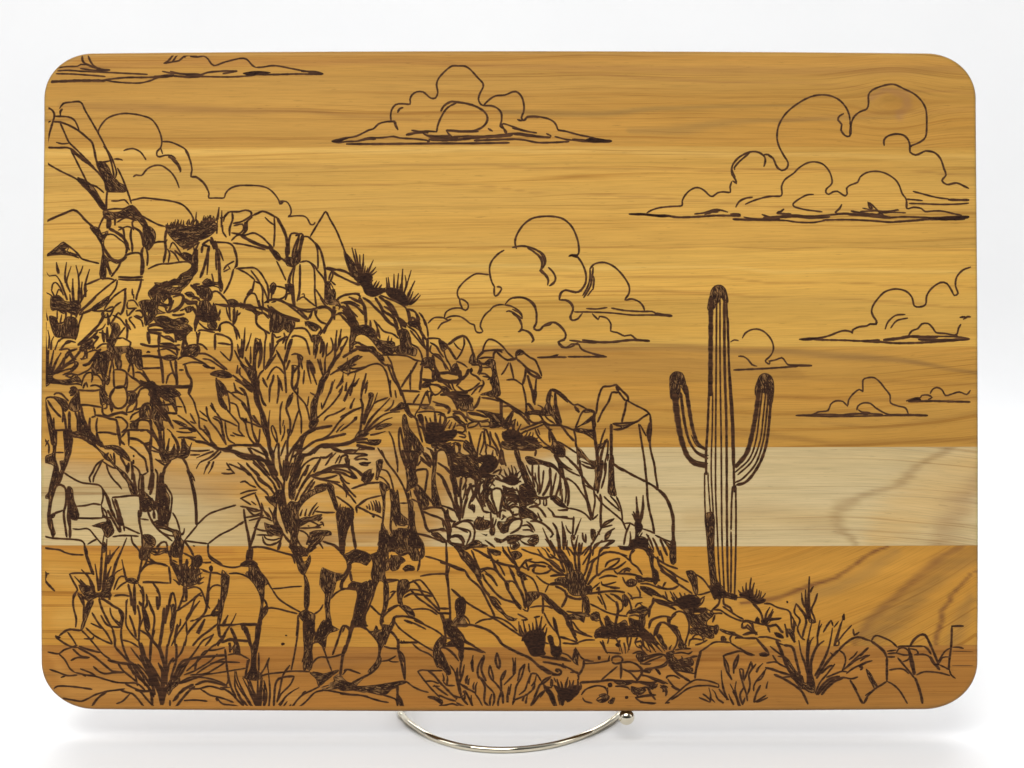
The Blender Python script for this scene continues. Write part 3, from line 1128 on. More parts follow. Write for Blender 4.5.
b18 335 350 345 270 348 190
b14 350 360 358 320 362 285
b16 380 360 400 300 428 238
b16 390 360 420 330 448 295
b14 400 370 430 350 455 330
b14 370 340 380 320 382 300
b18 310 420 260 300 220 220
F 300 380 340 350 410 350 420 380 400 430 420 460 520 470 530 490 480 510 440 530 420 530 370 520 350 470 330 440 300 420
b14 420 470 440 430 455 405
b14 440 470 465 430 475 410
b14 460 480 485 450 495 435
b12 420 450 410 420 425 400
b14 480 490 510 470 530 462
12 370 480 500 495 530 492
@tuftC 320 230 8
b18 545 520 538 450 530 380
b16 560 510 553 440 545 375
b18 595 520 592 440 592 350
b18 615 530 620 440 628 345
b22 650 560 655 430 662 310
b16 660 540 700 420 730 320
b14 680 480 690 430 680 360
b20 690 570 720 490 760 405
b18 700 590 730 530 745 490
b18 710 600 750 550 790 505
b16 720 600 770 560 805 520
b14 640 520 640 460 645 430
F 535 460 560 460 600 470 640 480 670 500 690 540 710 600 680 605 640 580 590 550 550 535 530 500
12 530 470 545 500
@rock 320 230 8
20 200 170 215 240 240 310 270 370 300 410
18 210 190 240 240 270 300
14 40 300 100 320 160 315 220 340 280 380 310 410
14 100 330 160 370 240 410 330 440
14 70 400 80 360 95 325
12 90 410 110 430 125 440
16 130 560 170 530 230 515 290 510 320 530 310 560 325 590
16 320 540 350 600 365 680 365 768
14 240 540 290 570 330 580
14 170 580 230 580 290 610 340 660
14 130 600 180 620 230 680 270 740
18 180 640 230 700 260 768
20 340 540 390 570 440 620 500 680 540 730 590 768
22 440 540 480 600 510 650 560 680 600 720 620 768
22 470 530 530 580 590 660 640 720 690 768
14 480 600 490 640
14 480 520 540 545 600 570 660 600 690 630 705 680 715 740
14 690 630 740 640 780 680 800 720
14 790 660 820 690 845 768
14 760 660 790 720 800 768
16 720 740 740 700 770 720
F 700 740 740 730 790 730 800 768 720 768
14 600 690 660 720 700 768
14 400 720 410 768
14 430 720 470 768
14 0 540 40 600 80 640
14 0 610 60 620 100 650 100 700 60 768
14 130 640 100 700 50 768
14 0 730 50 750
12 130 560 160 600 150 640
F 200 640 270 700 310 760 240 768 220 700
@rock 40 350 8
14 50 260 130 265 220 275 300 270 330 280
14 330 290 345 230 370 190 410 180 420 220 410 260
14 120 190 180 150 240 110 290 95 305 110 280 150 220 185 180 200
14 200 210 250 190 300 200 350 180 400 150 430 100 460 40
22 340 120 390 110 420 70 460 20 490 -10
18 420 90 460 60 500 60
F 440 40 480 20 560 10 580 40 555 80 540 160 530 220 560 220 540 280 510 250 500 200 470 180 430 190 410 160 430 110 460 80
14 420 200 460 200 500 250 500 280
14 430 150 460 130 470 150 440 160
14 500 150 510 130 530 150 505 170
16 400 290 440 280 490 300 500 320
16 380 300 370 260 350 290 345 310
14 600 0 580 80 560 170 550 240
16 590 160 640 155 690 180 690 240 670 290 600 300 590 220 590 160
16 550 240 520 260 515 320 540 370
22 600 300 560 370 570 420 580 490
18 600 300 660 290 690 320 700 380 690 430 650 465 600 460 570 410
16 600 30 640 80 655 100
14 690 180 750 230 810 260 870 265
F 690 60 720 110 740 100 760 110 790 30 780 0 700 0
18 705 180 720 120 735 110 745 150 750 220
14 760 180 800 180 850 230 870 260
20 750 220 800 260 880 270
14 690 200 700 260 690 320
16 700 330 750 330 800 290 860 270
F 700 350 760 340 780 360 760 420 720 440 700 420 720 380
16 780 380 800 320 850 300 880 330 890 400 880 450
16 775 380 770 470
16 690 510 700 460 730 430 760 390
14 690 500 740 490 770 440
18 760 480 820 460 850 430 880 430
20 860 440 885 500 880 540
14 720 560 740 520 800 490 830 490 800 540 760 570 720 570
F 890 280 930 280 940 340 960 400 1000 440 1024 450 1024 500 980 500 940 440 910 420 880 420 900 350
18 800 50 880 50 960 60 1024 65
F 760 0 810 0 810 50 820 110 830 150 790 160 760 110
14 820 150 900 145 970 145
14 960 60 970 140 985 260
14 940 0 955 40
14 820 160 850 210 880 250
14 850 20 880 15
18 1010 270 1024 200
16 300 320 380 325 440 325 490 315
16 310 440 380 440 440 450 500 460
F 485 280 520 300 510 350 540 390 570 400 560 440 540 440 510 420 490 440 480 380
16 500 440 500 500 520 520
14 510 420 530 420 535 460 510 470
22 500 510 540 530 600 510 660 500 700 520
16 560 440 575 500
18 440 520 500 530 560 550 610 560 620 600 620 680
16 460 540 450 600 455 660
16 410 540 440 530
20 400 540 395 620 410 680
14 430 460 440 500 440 540
16 600 540 650 540 700 590 690 630 650 660
20 610 560 630 640 640 700 640 768
16 460 660 540 660 620 675
14 450 660 460 720 490 740 490 768
14 700 640 710 700 710 768
18 650 660 710 640 780 640 850 640
16 850 640 890 680 880 740 880 768
14 710 710 780 720 830 750 880 735
16 780 640 780 590 800 560 870 570 890 620
F 720 590 780 570 780 620 760 640 720 630
20 890 560 890 620 930 700 960 750
F 900 540 960 530 980 580 980 630 940 630 930 590 910 570
16 960 600 970 700 990 768
14 900 470 950 500 1000 560 1024 570
14 985 400 1000 440
F 960 310 1024 320 1024 350 980 345
14 940 340 980 380 1024 410
22 240 310 270 300 290 310 270 350 240 365
F 235 330 250 310 300 310 310 340 320 420 310 490 240 480 230 440 250 400 280 370 300 330 270 330 245 360
16 40 400 60 380 110 380 150 420 180 460 185 520 180 580
18 60 400 90 450 130 500 170 540
16 110 360 130 345 170 350 210 390 230 410
F 110 370 150 380 200 400 220 430 225 470 200 500 190 450 170 420 140 400
F 45 400 60 460 90 540 110 620 130 660 130 768 100 768 80 680 60 560
16 110 540 110 600 120 640 170 640 220 640
20 190 500 200 560 210 640 215 768
24 235 490 235 600 240 768
16 280 490 300 560 300 650
24 310 490 320 580 320 670
14 240 660 300 660 320 670
22 330 450 340 520 370 600 400 680 430 740
F 310 560 340 520 350 580 380 620 400 660 440 680 450 740 440 768 400 740 340 700 320 680 300 690 240 690 250 680 330 670
16 260 695 320 700 360 720 420 760
22 200 650 200 768
14 30 710 60 740 70 768
@rock 140 300 8
16 150 10 200 40 250 40 270 0
14 200 60 220 100 250 90 310 60 350 10
14 350 0 380 30 420 30 460 25
24 150 280 150 370
16 60 220 120 200 190 220 240 230
16 60 260 140 270 200 300 280 330
14 180 295 230 290 270 320
18 160 350 240 350 290 380 300 440
20 0 350 80 370 160 370 240 380 320 400
20 150 380 155 440 170 480 180 560 185 670
16 0 450 80 445 160 455 240 460 300 465
F 55 410 70 405 85 418 70 425
14 160 400 210 390 270 420 300 450
F 180 455 240 440 300 460 290 480 230 475 190 480
14 20 545 100 545 170 540
16 240 480 260 560 290 640 290 680
22 285 480 290 580 300 680
14 210 670 225 610 250 585 270 590
16 300 480 340 450 400 450 440 470 500 500 560 540 600 550
14 340 520 400 500 460 500 500 510
22 360 520 380 590 410 640 410 690 390 760
14 310 560 350 560
20 160 690 250 690 340 690 410 685
14 20 580 60 630 90 670
F 0 650 60 660 100 670 150 690 200 690 260 700 320 768 70 768 90 720 50 690 0 690
16 260 710 310 768
14 350 360 350 420 340 440
F 350 380 400 360 470 360 480 400 450 450 400 440 430 420 400 420 370 440 340 450 320 430
14 460 40 460 100 470 150 450 210 440 250
14 600 30 680 50 740 50 820 50 880 70 940 100
14 690 60 700 110 730 170
18 750 70 750 130 745 190
16 780 80 770 150 745 200
14 840 70 900 90 940 130
14 930 110 930 180 950 210 990 240 1010 280 1000 340
16 640 230 640 200 670 180 710 180 750 210 780 250 800 310
16 750 220 770 270 775 320
F 480 40 520 50 540 90 590 110 600 140 640 130 640 170 600 160 620 190 600 240 540 210 560 180 500 170 480 150 470 110
b22 580 150 580 80 590 20
b20 610 150 630 120 645 90
b20 500 150 470 90 450 40
14 470 180 500 210 540 235 590 240 650 240
14 460 250 490 240 550 250 600 260
20 460 350 465 290 480 255
16 460 350 500 360 540 400
20 600 270 600 350 600 400
16 600 270 660 280 720 310 740 350
18 735 330 735 420 720 490
16 620 345 680 350 730 360
12 640 410 690 460 720 490
F 640 190 620 230 640 260 650 230
16 460 430 520 430 580 460 640 510 700 560
14 500 470 560 480 620 520 680 560
14 500 520 540 540 600 540
F 560 590 620 565 680 570 740 600 720 625 660 620 610 610
18 570 590 650 580 730 610
20 610 620 620 700 630 768
16 640 650 670 690 690 768
F 620 640 680 690 690 740 640 750
14 680 720 720 740 760 768
14 730 740 760 740
b16 770 740 760 700 750 660
b16 840 750 820 710 795 700
F 700 0 770 0 790 30 750 60 710 40
20 840 0 830 60
14 940 0 960 60 980 90
18 800 60 880 40 930 90 980 110
@rock 240 300 8
14 20 70 60 50 110 70 140 100
16 0 20 40 40 80 40 130 80
18 130 100 130 180 150 210 190 240 240 270
14 250 140 240 200 245 260
16 140 110 180 100 240 140
20 150 0 160 80
20 220 40 240 70 330 120 400 150 480 170
16 330 0 400 50 440 80 500 130 540 160
14 250 20 290 10
18 430 0 440 60
14 460 60 520 90 560 95 600 70 640 50
14 470 60 460 100
14 580 90 560 150
16 600 70 605 120 640 170 690 195
14 620 70 680 60 730 90 735 130 700 190 680 220 640 280
16 540 170 590 190 630 210 650 240 620 280
F 530 170 580 180 630 210 620 240 590 250 560 230
18 760 50 740 130 700 200 670 270
F 250 80 330 120 440 170 430 200 410 250 380 260 350 230 310 260 250 250 245 150
22 260 260 260 380 250 440
14 270 270 290 300 330 290
20 290 340 340 310 380 290
16 350 260 360 300 340 350
14 310 340 280 380 270 420
16 430 230 470 225 520 230 560 280 580 340
14 440 180 430 220 400 270 370 330 360 400
16 410 300 440 285 500 300 530 330 550 400 560 440
14 420 310 400 380 380 440 370 500
14 520 170 530 210
F 580 280 620 280 650 300 620 360 610 440 590 440 590 340
14 650 290 650 350 640 430
14 770 120 810 100 860 140 890 200 890 260 880 330 880 430
16 820 110 860 110 900 160 910 200
16 850 40 880 110 910 170 900 220
14 830 30 880 30 940 60 990 100
20 990 40 1000 120 1010 190
F 680 0 780 0 800 20 760 40 700 30
F 890 200 960 210 1024 210 1024 280 960 270 930 290 910 350 890 440 880 380 890 280
14 920 330 980 360 1024 380
16 910 360 950 340 1000 390 1024 400
22 820 460 900 410 960 380 1000 370
26 960 400 1024 410
14 740 580 800 560 850 540 900 550 980 540 1024 530
12 850 440 900 420
14 410 440 440 430 480 440 500 460 490 500
18 460 440 470 480 475 540
14 200 560 260 480 290 430
@rock 340 300 8
18 40 20 90 90 120 150 130 200
16 40 20 110 40 160 80 190 120
24 160 0 200 60 205 130 210 200
14 0 110 50 100 90 150 110 190
14 10 130 50 170 90 220
F 90 200 140 210 200 200 240 210 260 230 280 250 290 300 310 310 330 330 380 330 440 340 440 370 420 430 380 430 330 410 300 390 270 340 240 310 200 280 150 270 120 280 100 240
b14 250 220 240 190 240 165
b18 290 300 300 230 270 160
b14 380 350 385 310 392 285
b14 400 350 410 325 415 300
14 300 190 350 250 420 270 470 310
18 300 220 310 270 320 310
20 290 0 330 60 350 120 400 180 450 220 470 290
16 330 50 350 100
18 350 50 400 80 430 130 440 180 470 230
22 360 0 420 50 450 110 480 180 530 220
14 460 150 500 170 540 190
16 480 170 490 220 520 250
18 540 70 560 130 550 190
14 550 75 600 95 620 130
22 620 110 620 180 650 260 690 320
14 640 110 680 170 700 240 705 300
14 690 310 740 305 800 310
20 545 160 580 140 600 160 600 190
F 550 180 600 170 640 200 650 250 600 220 550 200
14 540 210 600 250 640 310 670 360
14 560 240 600 290 650 350 680 390
F 470 240 540 240 560 300 560 370 610 380 610 440 590 450 540 430 490 430 440 420 440 380 480 370 490 340 475 300
b14 430 420 435 400 445 370
b14 460 420 465 390 470 360
b14 490 400 485 360 480 320
24 700 310 700 400 700 470
16 660 290 670 350 690 400
F 660 470 740 460 750 520 740 550 700 530 650 520
14 560 290 570 350 620 380 650 430 660 480
14 390 440 460 440 540 450 600 480 650 490
14 380 450 410 500 430 590 470 680 490 730
18 620 490 570 580 520 650 490 700
14 565 590 560 650 565 720
16 660 510 650 600 645 720
14 490 730 560 730 640 735
20 640 520 660 510 690 520
16 670 540 710 540 740 570 745 630
16 655 630 700 640 750 640
14 400 440 370 440 330 440
14 340 400 340 420 360 430
22 120 370 180 380 260 380 290 410
18 130 390 200 400 260 420 310 470 360 520 410 520
20 150 400 240 410
16 380 510 400 570 430 640 470 700 490 768
14 110 580 180 550 240 520 300 510 340 530 370 580 390 650 405 768
14 110 330 160 350 230 380
F 220 380 290 410 340 450 360 490 340 490 290 440 240 410
14 420 560 400 520
16 720 340 770 370 800 420 830 460
18 800 310 810 350 860 380 880 400
F 790 310 830 340 870 350 850 390 820 410 800 370
14 730 360 720 410 770 450 820 490 850 560
14 740 430 790 440 830 500 870 560
24 740 440 760 540 790 590
14 830 400 850 470 880 520 890 560
18 870 380 900 430 930 480
14 800 320 850 350
14 870 360 920 320 980 290 1000 300
F 880 560 930 500 950 540 950 600 900 590 870 570
16 780 590 830 580 890 590 950 600
22 780 610 840 650 900 650 950 640
18 950 560 960 640 930 690
14 740 640 790 640 850 680 900 720
14 720 680 790 680 830 740 840 768
18 640 700 690 660 730 670
20 720 700 740 768
14 690 768 700 720
F 760 560 800 590 790 640 750 640
26 850 750 920 740 1024 740
14 890 650 910 710 940 740
@rock 440 330 8
16 60 120 120 70 180 45 210 60 240 110 260 170 270 230
14 190 60 195 110 170 180 130 240
12 110 100 140 140 170 160
16 50 120 90 180 130 240
F 230 260 260 180 280 200 290 250 310 190 320 190 300 250 330 270 250 275
16 320 190 350 170 440 160 510 160
14 340 170 360 110 390 75 440 85 500 130 540 180 590 225
16 300 230 320 200 350 180
14 310 230 360 220 430 220
20 310 240 330 270 390 270
F 350 270 380 240 430 230 440 270 450 330 470 420 480 520 440 540 370 520 320 520 420 480 430 460 400 430 400 400 420 380 415 320 400 290
20 430 230 430 190 460 160 500 180
16 450 170 490 210 540 240 590 230
14 550 260 520 320 490 360
16 560 260 575 320 590 390
14 530 400 590 395 620 410 660 440
22 545 240 600 230 620 220
16 610 220 610 180 640 160 680 190 720 220 760 240 790 300 815 370
F 605 200 620 165 650 165 670 190 640 190 620 210
18 610 230 660 270 700 310 760 340 800 370
22 690 300 720 350 780 380 815 380
20 690 300 680 370 660 440
16 660 440 680 520 690 600 690 660
22 700 360 720 430 740 500 760 600
F 735 480 770 480 765 560 750 590
16 770 390 765 450 760 520
14 700 590 740 640 780 660
18 690 600 710 590 750 640
14 780 600 820 620 810 650
F 680 650 720 665 720 680 680 675
F 750 640 790 650 840 640 830 670 790 680
14 440 530 490 560 560 600 640 650 720 700
18 440 540 520 580 600 640 660 690 720 760
24 490 560 490 640 490 768
16 330 540 400 550 480 570
22 320 530 300 590 270 630
16 260 540 260 580
14 130 250 180 270 220 300
14 130 260 150 320 180 390
24 230 310 210 360 170 400
16 240 310 250 350 290 370 330 410
F 240 320 250 300 265 320 255 340
14 250 280 310 280 320 310 300 350
18 330 280 330 320 310 360
14 340 300 400 300
14 310 350 360 350 400 380
14 340 370 400 380 380 400
22 120 280 140 330 160 390 150 420
16 140 440 140 400 180 380 230 350
14 140 450 200 490 260 470 320 420
14 250 520 300 460 340 440
16 340 400 350 430 310 500
22 0 350 70 340 140 350
26 0 400 60 410 140 420
24 0 520 60 510 140 520 240 530
F 110 560 160 570 220 560 220 530 260 540 250 600 270 640 170 630 130 610
14 100 540 150 540 210 540 210 560 150 560
18 100 560 130 600 140 640
20 0 600 60 610 80 650
F 290 640 360 650 440 670 480 690 490 768 410 768 400 700 340 660
18 220 660 300 670 370 700
14 210 650 230 700 310 730 390 720
14 110 660 150 660 220 710
14 100 680 150 700 160 740 180 768
14 500 610 560 610 590 650
F 500 740 550 700 580 640 590 680 570 720 580 768 500 768
14 510 700 510 740
16 590 650 650 680 720 750
14 670 690 740 670 790 680
14 790 680 820 720 740 768
16 800 680 840 740 900 768
F 830 630 860 570 870 520 890 480 880 580 890 630 920 650 930 600 950 680 970 768 930 740 900 690 860 680 810 690 810 660
16 850 580 870 500 900 475 960 500 1024 560
14 890 480 880 560
18 920 500 920 580 930 660 960 750
14 935 500 980 540 1024 580
8 895 520 900 540
8 905 600 908 630
b14 560 768 580 730 610 710
b14 590 768 600 740
b14 620 768 620 730
@rock 40 430 8
F 75 0 130 0 128 120 122 230 140 280 150 330 140 400 110 460 100 540 80 620 70 700 65 640 75 560 60 540 30 545 60 520 85 420 105 330 105 270 40 265 35 210 95 200 105 120 95 60
14 30 75 70 120 70 190
14 40 130 70 80
14 60 230 95 215
16 120 180 190 180
F 190 0 255 0 250 80 230 200 205 280 185 340 160 430 125 450 150 350 170 310 160 250 175 250 200 240 195 100
18 75 700 85 600 110 500 140 440 190 450 210 500 205 600 190 660 200 768
16 130 440 180 350 240 190 260 60
20 225 450 235 560 235 640 240 768
F 225 450 255 460 270 560 300 640 305 700 260 720 235 690 235 560
12 215 470 225 600 220 700 230 768
14 80 690 140 660 190 640
F 70 690 130 660 110 700 75 720
14 190 340 250 380 330 420 400 430 470 440 500 470 505 540 490 600
18 500 470 530 530 560 620 610 720 640 768
24 505 490 540 540 570 640 600 700
14 490 600 430 590 360 605 290 610
14 490 600 500 650 500 700 400 705 300 705
14 500 620 530 660 540 720 570 768
14 505 700 550 700 590 710
F 420 768 540 735 560 768
16 575 540 640 535 730 525 795 530 805 600 800 650
14 575 545 600 620 630 700 650 768
22 600 550 630 640 660 768
F 250 30 330 40 380 60 430 90 470 130 490 80 500 120 520 150 570 150 600 180 640 200 700 240 730 250 700 200 660 150 620 130 560 120 520 130 480 140 470 100 430 50 400 0 340 0 300 10
F 380 80 430 130 470 160 500 200 520 230 550 240 580 280 610 300 640 340 660 370 690 400 720 480 740 520 780 520 770 460 740 440 720 400 700 370 680 340 650 320 620 290 580 270 560 230 540 200 500 180 460 140 420 100
18 590 180 600 280
18 640 210 670 260 690 300
14 560 190 580 240
16 620 150 670 190 710 240
20 520 215 550 180
16 510 235 450 280 420 340 395 380 405 420
14 500 240 460 320 430 380 425 420
14 530 270 550 340 590 400 630 440 655 475
14 500 250 560 290 610 310
22 690 280 700 340 710 260
20 730 250 740 320 735 400
24 745 340 760 440 770 500
14 740 280 780 310 800 350 790 430 790 500
F 740 240 755 240 755 270 740 270
F 742 200 755 200 757 215 745 218
16 715 130 760 160 800 200 840 230 850 280 865 340
14 830 240 850 235
16 715 60 780 75 830 110 860 160 890 220 890 330
24 890 80 880 160 890 250 895 340 870 480
14 860 340 820 360 800 350
30 820 360 820 460 830 540
26 905 340 900 440 880 520
F 790 510 820 540 870 560 900 540 920 580 960 540 980 500 1024 560 1024 640 960 620 900 610 840 630 810 620 800 560
16 920 310 940 350 940 400 930 600
26 970 340 960 440 980 540
20 1000 310 980 400 1010 500
16 1000 430 1024 470
14 920 230 980 270 1010 290
F 960 130 1000 160 1024 170 1024 260 990 260 970 220
14 880 120 940 160 980 180
14 890 30 930 80 960 140
16 950 0 960 60 985 110
14 990 0 990 100
16 650 60 690 10 710 10 710 100
20 620 0 640 80 680 120
14 450 0 470 70 490 110
14 470 20 540 20 610 40
18 790 640 790 700 800 768
22 810 640 800 700 790 660
14 820 650 860 650
14 860 650 880 700 910 740
14 820 710 870 720
20 910 640 910 710
24 960 630 960 768
20 1000 640 990 720
F 900 740 940 720 1024 730 1024 768 920 768
@rock 40 510 8
18 70 0 65 60 75 130 95 180 105 220
F 70 70 90 60 105 130 122 190 105 225 90 180
18 190 0 195 80 215 220
22 235 0 235 80 240 150 240 225
14 85 50 130 20 180 5
14 30 210 100 225 180 230 270 235 330 245 355 270 360 320
12 260 150 310 155 370 148 400 160 440 210 500 280
14 250 70 310 65 400 68 500 65
F 230 0 300 0 310 70 270 80 240 60
F 415 125 480 120 530 120 540 60 560 80 590 160 580 200 540 220 520 210 510 160 480 140
14 500 0 510 40 540 80
14 380 275 420 250 460 230
14 580 215 640 205 720 205 790 210
18 540 0 600 110 640 180
20 610 0 630 80 645 180
14 650 50 670 130 675 170
14 670 130 730 160 800 190
16 790 0 800 120 815 200 820 300 815 400 800 480 785 570
14 800 70 870 80
14 860 0 900 100 960 170 1024 220
F 820 200 880 200 930 250 920 280 880 300 870 340 880 380 850 380 820 370 800 330 820 290
F 850 280 900 300 940 340 980 330 1024 310 1024 350 970 340 930 360 900 330 860 340
16 730 210 740 260 790 320 810 370
14 940 310 960 270 1000 255 1024 290
14 1000 300 1010 340
14 890 390 920 420 980 430 1024 450
18 860 390 840 440 800 500 780 560
14 810 480 850 440 910 430
14 820 575 900 575 1024 585
16 900 580 930 620 955 670 960 768
14 20 300 80 310 160 320 200 340 260 355 350 360
18 40 490 50 520 40 560 80 610 120 650
12 50 510 75 510
22 355 280 370 350 400 440 430 520
F 355 280 380 330 375 370 400 440 420 520 390 440 360 350
14 235 510 280 505 350 505 410 508
16 235 510 265 570 300 640 270 680 265 768
16 300 670 330 720 350 768
14 310 670 370 710 400 740
14 480 710 540 730 590 768
16 470 690 490 768
14 590 690 650 680 720 690
14 610 640 650 600 700 570
14 590 640 620 560 650 530 700 540
F 690 550 760 550 790 590 730 585 690 570
18 705 590 725 680 730 768
22 755 590 755 768
16 785 590 820 640 830 700
18 820 620 830 768
16 850 670 860 768
14 790 740 810 768
14 700 710 690 768
16 935 690 940 768
@rock 140 470 8
14 190 110 230 160 255 210 250 300 235 400
14 190 0 185 100
18 375 0 400 60 425 170 450 300 455 440
F 385 0 410 20 440 90 420 60 430 130 450 210 458 440 445 440 440 300 420 170
14 455 440 540 360 620 325 700 300 770 280
14 460 440 410 500 360 560
14 360 565 420 575 545 590
14 545 590 640 520 740 470 830 410
16 545 590 545 660 560 690 620 730 660 760
16 830 310 840 400 860 480 880 580 890 720
18 975 280 970 360 930 450 910 530 880 620 860 720
14 880 630 920 615 980 620 1024 625
F 800 768 820 740 900 720 940 768
26 180 130 200 200 220 330
F 140 100 190 120 220 200 240 210 230 320 240 380 210 440 180 420 150 400 140 330 120 290 130 200
F 0 150 60 200 120 260 130 310 90 320 10 320
14 260 340 290 390 310 450 320 490
14 60 330 80 380 110 430 140 470 200 520 260 570
14 130 460 200 470 270 500
14 150 490 220 520 280 530
16 170 430 240 470 310 490
18 110 320 120 390
12 90 330 60 330
F 20 520 80 520 130 580 110 610 60 590
F 260 490 320 490 330 560 350 580 330 690 290 700 250 680 250 600 280 560
b18 330 520 350 500 355 465
18 350 560 400 630 430 690
14 340 660 400 690 430 700
16 160 620 140 670 110 680
14 130 620 170 580 210 580 220 640 250 720
14 0 630 60 625 140 630 220 630
20 240 640 250 768
30 325 640 325 768
F 420 700 460 680 490 690 500 730 490 768 420 768
F 0 640 60 640 80 690 40 720 0 720
F 422 602 440 604 440 614 426 612
14 70 700 110 740 170 750
14 260 720 300 740
14 520 745 570 735
26 375 710 375 768
@shrubC 140 380 8
18 610 0 620 80 640 170 690 240
F 605 0 640 0 660 80 690 90 660 130 640 110 690 210 700 240 660 220 630 170 620 60
14 670 50 700 110 715 180 720 260
14 690 230 740 290 790 350 790 400 830 450
14 720 180 770 200 790 260 800 300 840 340 855 400 880 470 930 520
14 740 120 800 160 840 200 860 250 890 330 900 400 920 470 940 510
16 790 60 830 80 860 150 870 240 900 310 970 370
14 750 20 770 80 820 115
14 730 100 780 100 830 120
14 760 0 830 40 900 90
22 890 0 930 60 920 150 950 220 990 290 1000 360 1020 430
26 940 0 930 100 945 200 985 270 990 340
16 945 50 970 130 980 180 1010 210
16 980 0 1010 50
F 820 310 850 310 860 340 830 340
12 820 320 860 340
14 900 280 950 350
14 960 390 955 450 945 510
16 570 180 590 230 610 260 560 200
14 610 260 650 310 720 340 780 370
16 580 300 640 340 660 420 690 520
14 590 290 640 310 660 370
14 680 330 690 420 710 480 760 510
16 530 210 540 280 560 330 610 390 650 450 690 520
14 475 245 540 300
14 475 300 540 330
14 655 330 660 400 680 460
20 510 360 550 430 570 490 620 540
14 530 400 480 390 470 300 450 240 430 170 390 110
14 400 265 430 320 450 350
14 400 330 440 350
14 480 380 530 430 560 470
F 260 320 310 330 350 350 390 375 340 370 290 345
14 310 390 360 385 420 390 450 410
F 380 390 440 395 450 415 410 415
14 300 280 360 320 440 390 520 480 550 500
14 300 460 360 460 430 480 500 500 570 520
24 440 490 510 500 570 520 620 545
16 350 460 450 460
14 290 410 350 420 420 420
26 560 500 600 540 660 555 740 540
18 700 530 780 520 880 525 960 530
30 660 560 740 570 800 590 880 610 960 630 1024 660
F 740 570 820 590 890 600 980 640 1024 670 960 640 880 640 800 620
14 740 420 780 440 840 450
14 720 440 760 450
16 870 540 900 590 940 640 1000 690
16 900 550 960 580 1024 610
14 910 590 970 640
20 960 530 1000 560 1024 610
b18 630 560 560 620 480 660 450 710
b16 590 570 530 590 450 625
14 400 565 480 568 560 560
14 400 600 480 598
b16 650 570 600 620 540 660
b16 560 655 530 700 510 755
b16 590 650 570 710 545 750
14 690 660 730 720 760 750
14 690 715 730 720
14 650 745 700 750 760 745
14 710 670 780 700 840 730 880 768
14 780 660 840 710
14 850 660 890 710 940 740
14 900 660 960 710 1010 768
14 930 640 990 710
18 930 740 960 768
@shrubC 240 380 8
30 110 0 130 90 140 170 170 240 195 310 210 400 225 480
F 90 0 150 0 150 130 175 230 215 340 235 430 245 560 230 560 210 460 180 390 160 260 130 170 110 100
16 0 20 50 50 110 90
14 145 40 165 120 190 180 210 205
14 0 65 50 120 70 200 80 270 90 320 100 400 130 470 150 510
16 10 180 50 240 80 270
14 0 300 40 320 50 380 70 450 110 510
14 110 280 150 350 190 390
F 20 330 50 300 60 330
14 40 330 100 350 170 380
b14 225 420 230 320 240 240
14 160 400 150 510
14 195 10 220 60
14 265 0 240 50 235 180
14 315 0 310 100 295 190
14 315 20 340 90
16 365 0 370 100
14 340 170 325 220 320 330 325 440
12 340 370 350 320
18 425 100 380 180 370 230 400 320 400 400 380 490 380 600 365 768
F 400 120 425 110 410 170 385 220 365 215 375 170
F 380 390 415 400 400 450 385 450
14 410 0 420 60 460 120 520 190 540 240 560 330
14 465 60 460 130 470 220 490 310 490 430
14 460 10 430 70
14 470 240 440 330 410 430
14 550 130 540 210
F 655 0 680 0 640 90 620 180 610 250 620 310 600 380 570 340 570 180 600 130 630 70
16 660 20 610 130
14 610 310 680 250 740 190 800 110 820 60
F 560 330 630 310 620 350 560 400
14 670 325 700 290 760 270 840 230
14 740 10 720 90 690 160 655 235
12 655 235 650 180
14 830 10 770 65
14 850 30 850 90
14 915 0 870 90 835 175
14 900 90 870 110
14 945 0 920 50
b16 885 230 895 190 915 145
14 990 0 975 70 970 150 985 210 970 310 960 430
14 1020 40 1000 110
16 960 150 985 190
16 970 220 900 250 840 290 790 340 740 410 700 450 640 480
b12 770 420 800 380 835 350
14 930 300 870 360 800 410
F 910 300 935 290 935 320 920 325
14 1000 350 1020 250
24 740 365 660 380 600 390 550 410 500 450 460 500 400 580
22 600 390 640 390
F 500 440 560 410 600 370 620 390 550 430 520 460 500 520 480 570 430 560 440 520 480 480
20 850 430 760 450 680 470 600 490 540 530 500 560 420 620
14 840 440 790 440 720 460
30 1024 430 960 450 880 500 780 520 680 520 620 540 560 590 500 610 470 660
20 1024 470 940 480 860 510
18 660 540 740 540 840 580 920 590
16 730 545 780 570 860 570 940 560
22 650 520 610 560 590 590
16 920 590 980 590 1024 600
16 950 560 1024 545
14 480 540 450 600 430 680 400 768
14 440 540 420 600 395 680
16 430 530 410 570 380 620
22 490 450 490 550 470 640 450 730
26 225 440 240 540 265 600 265 680 300 768
F 225 430 245 480 245 560 270 600 260 640 240 600 230 540
12 300 500 280 550 265 600
18 310 500 310 600 320 680 330 768
12 265 360 250 380 260 430 300 510
14 265 365 290 430 300 500
12 355 360 355 420 330 490
14 370 480 340 560 325 610
18 350 640 350 768
24 370 600 370 768
26 150 520 190 560 220 630 250 720 290 768
20 100 510 160 520 210 600 230 700
16 60 540 120 620 180 690 240 768
14 80 540 160 580
14 50 670 100 720 140 768
14 110 660 170 720 210 768
14 150 660 210 720
16 0 520 60 520 150 520
30 0 600 80 610 150 620 210 660
14 0 690 60 740 90 768
14 130 740 140 768
F 470 600 520 590 500 650 440 768 420 768
14 530 700 550 680 520 768
b18 510 768 530 710 560 680
14 640 620 580 630 510 680 460 768
16 650 610 620 680 590 740
b16 590 740 620 660 650 620
18 740 580 690 620 640 620
14 740 590 700 660 680 685
14 800 600 760 670
14 820 600 790 670
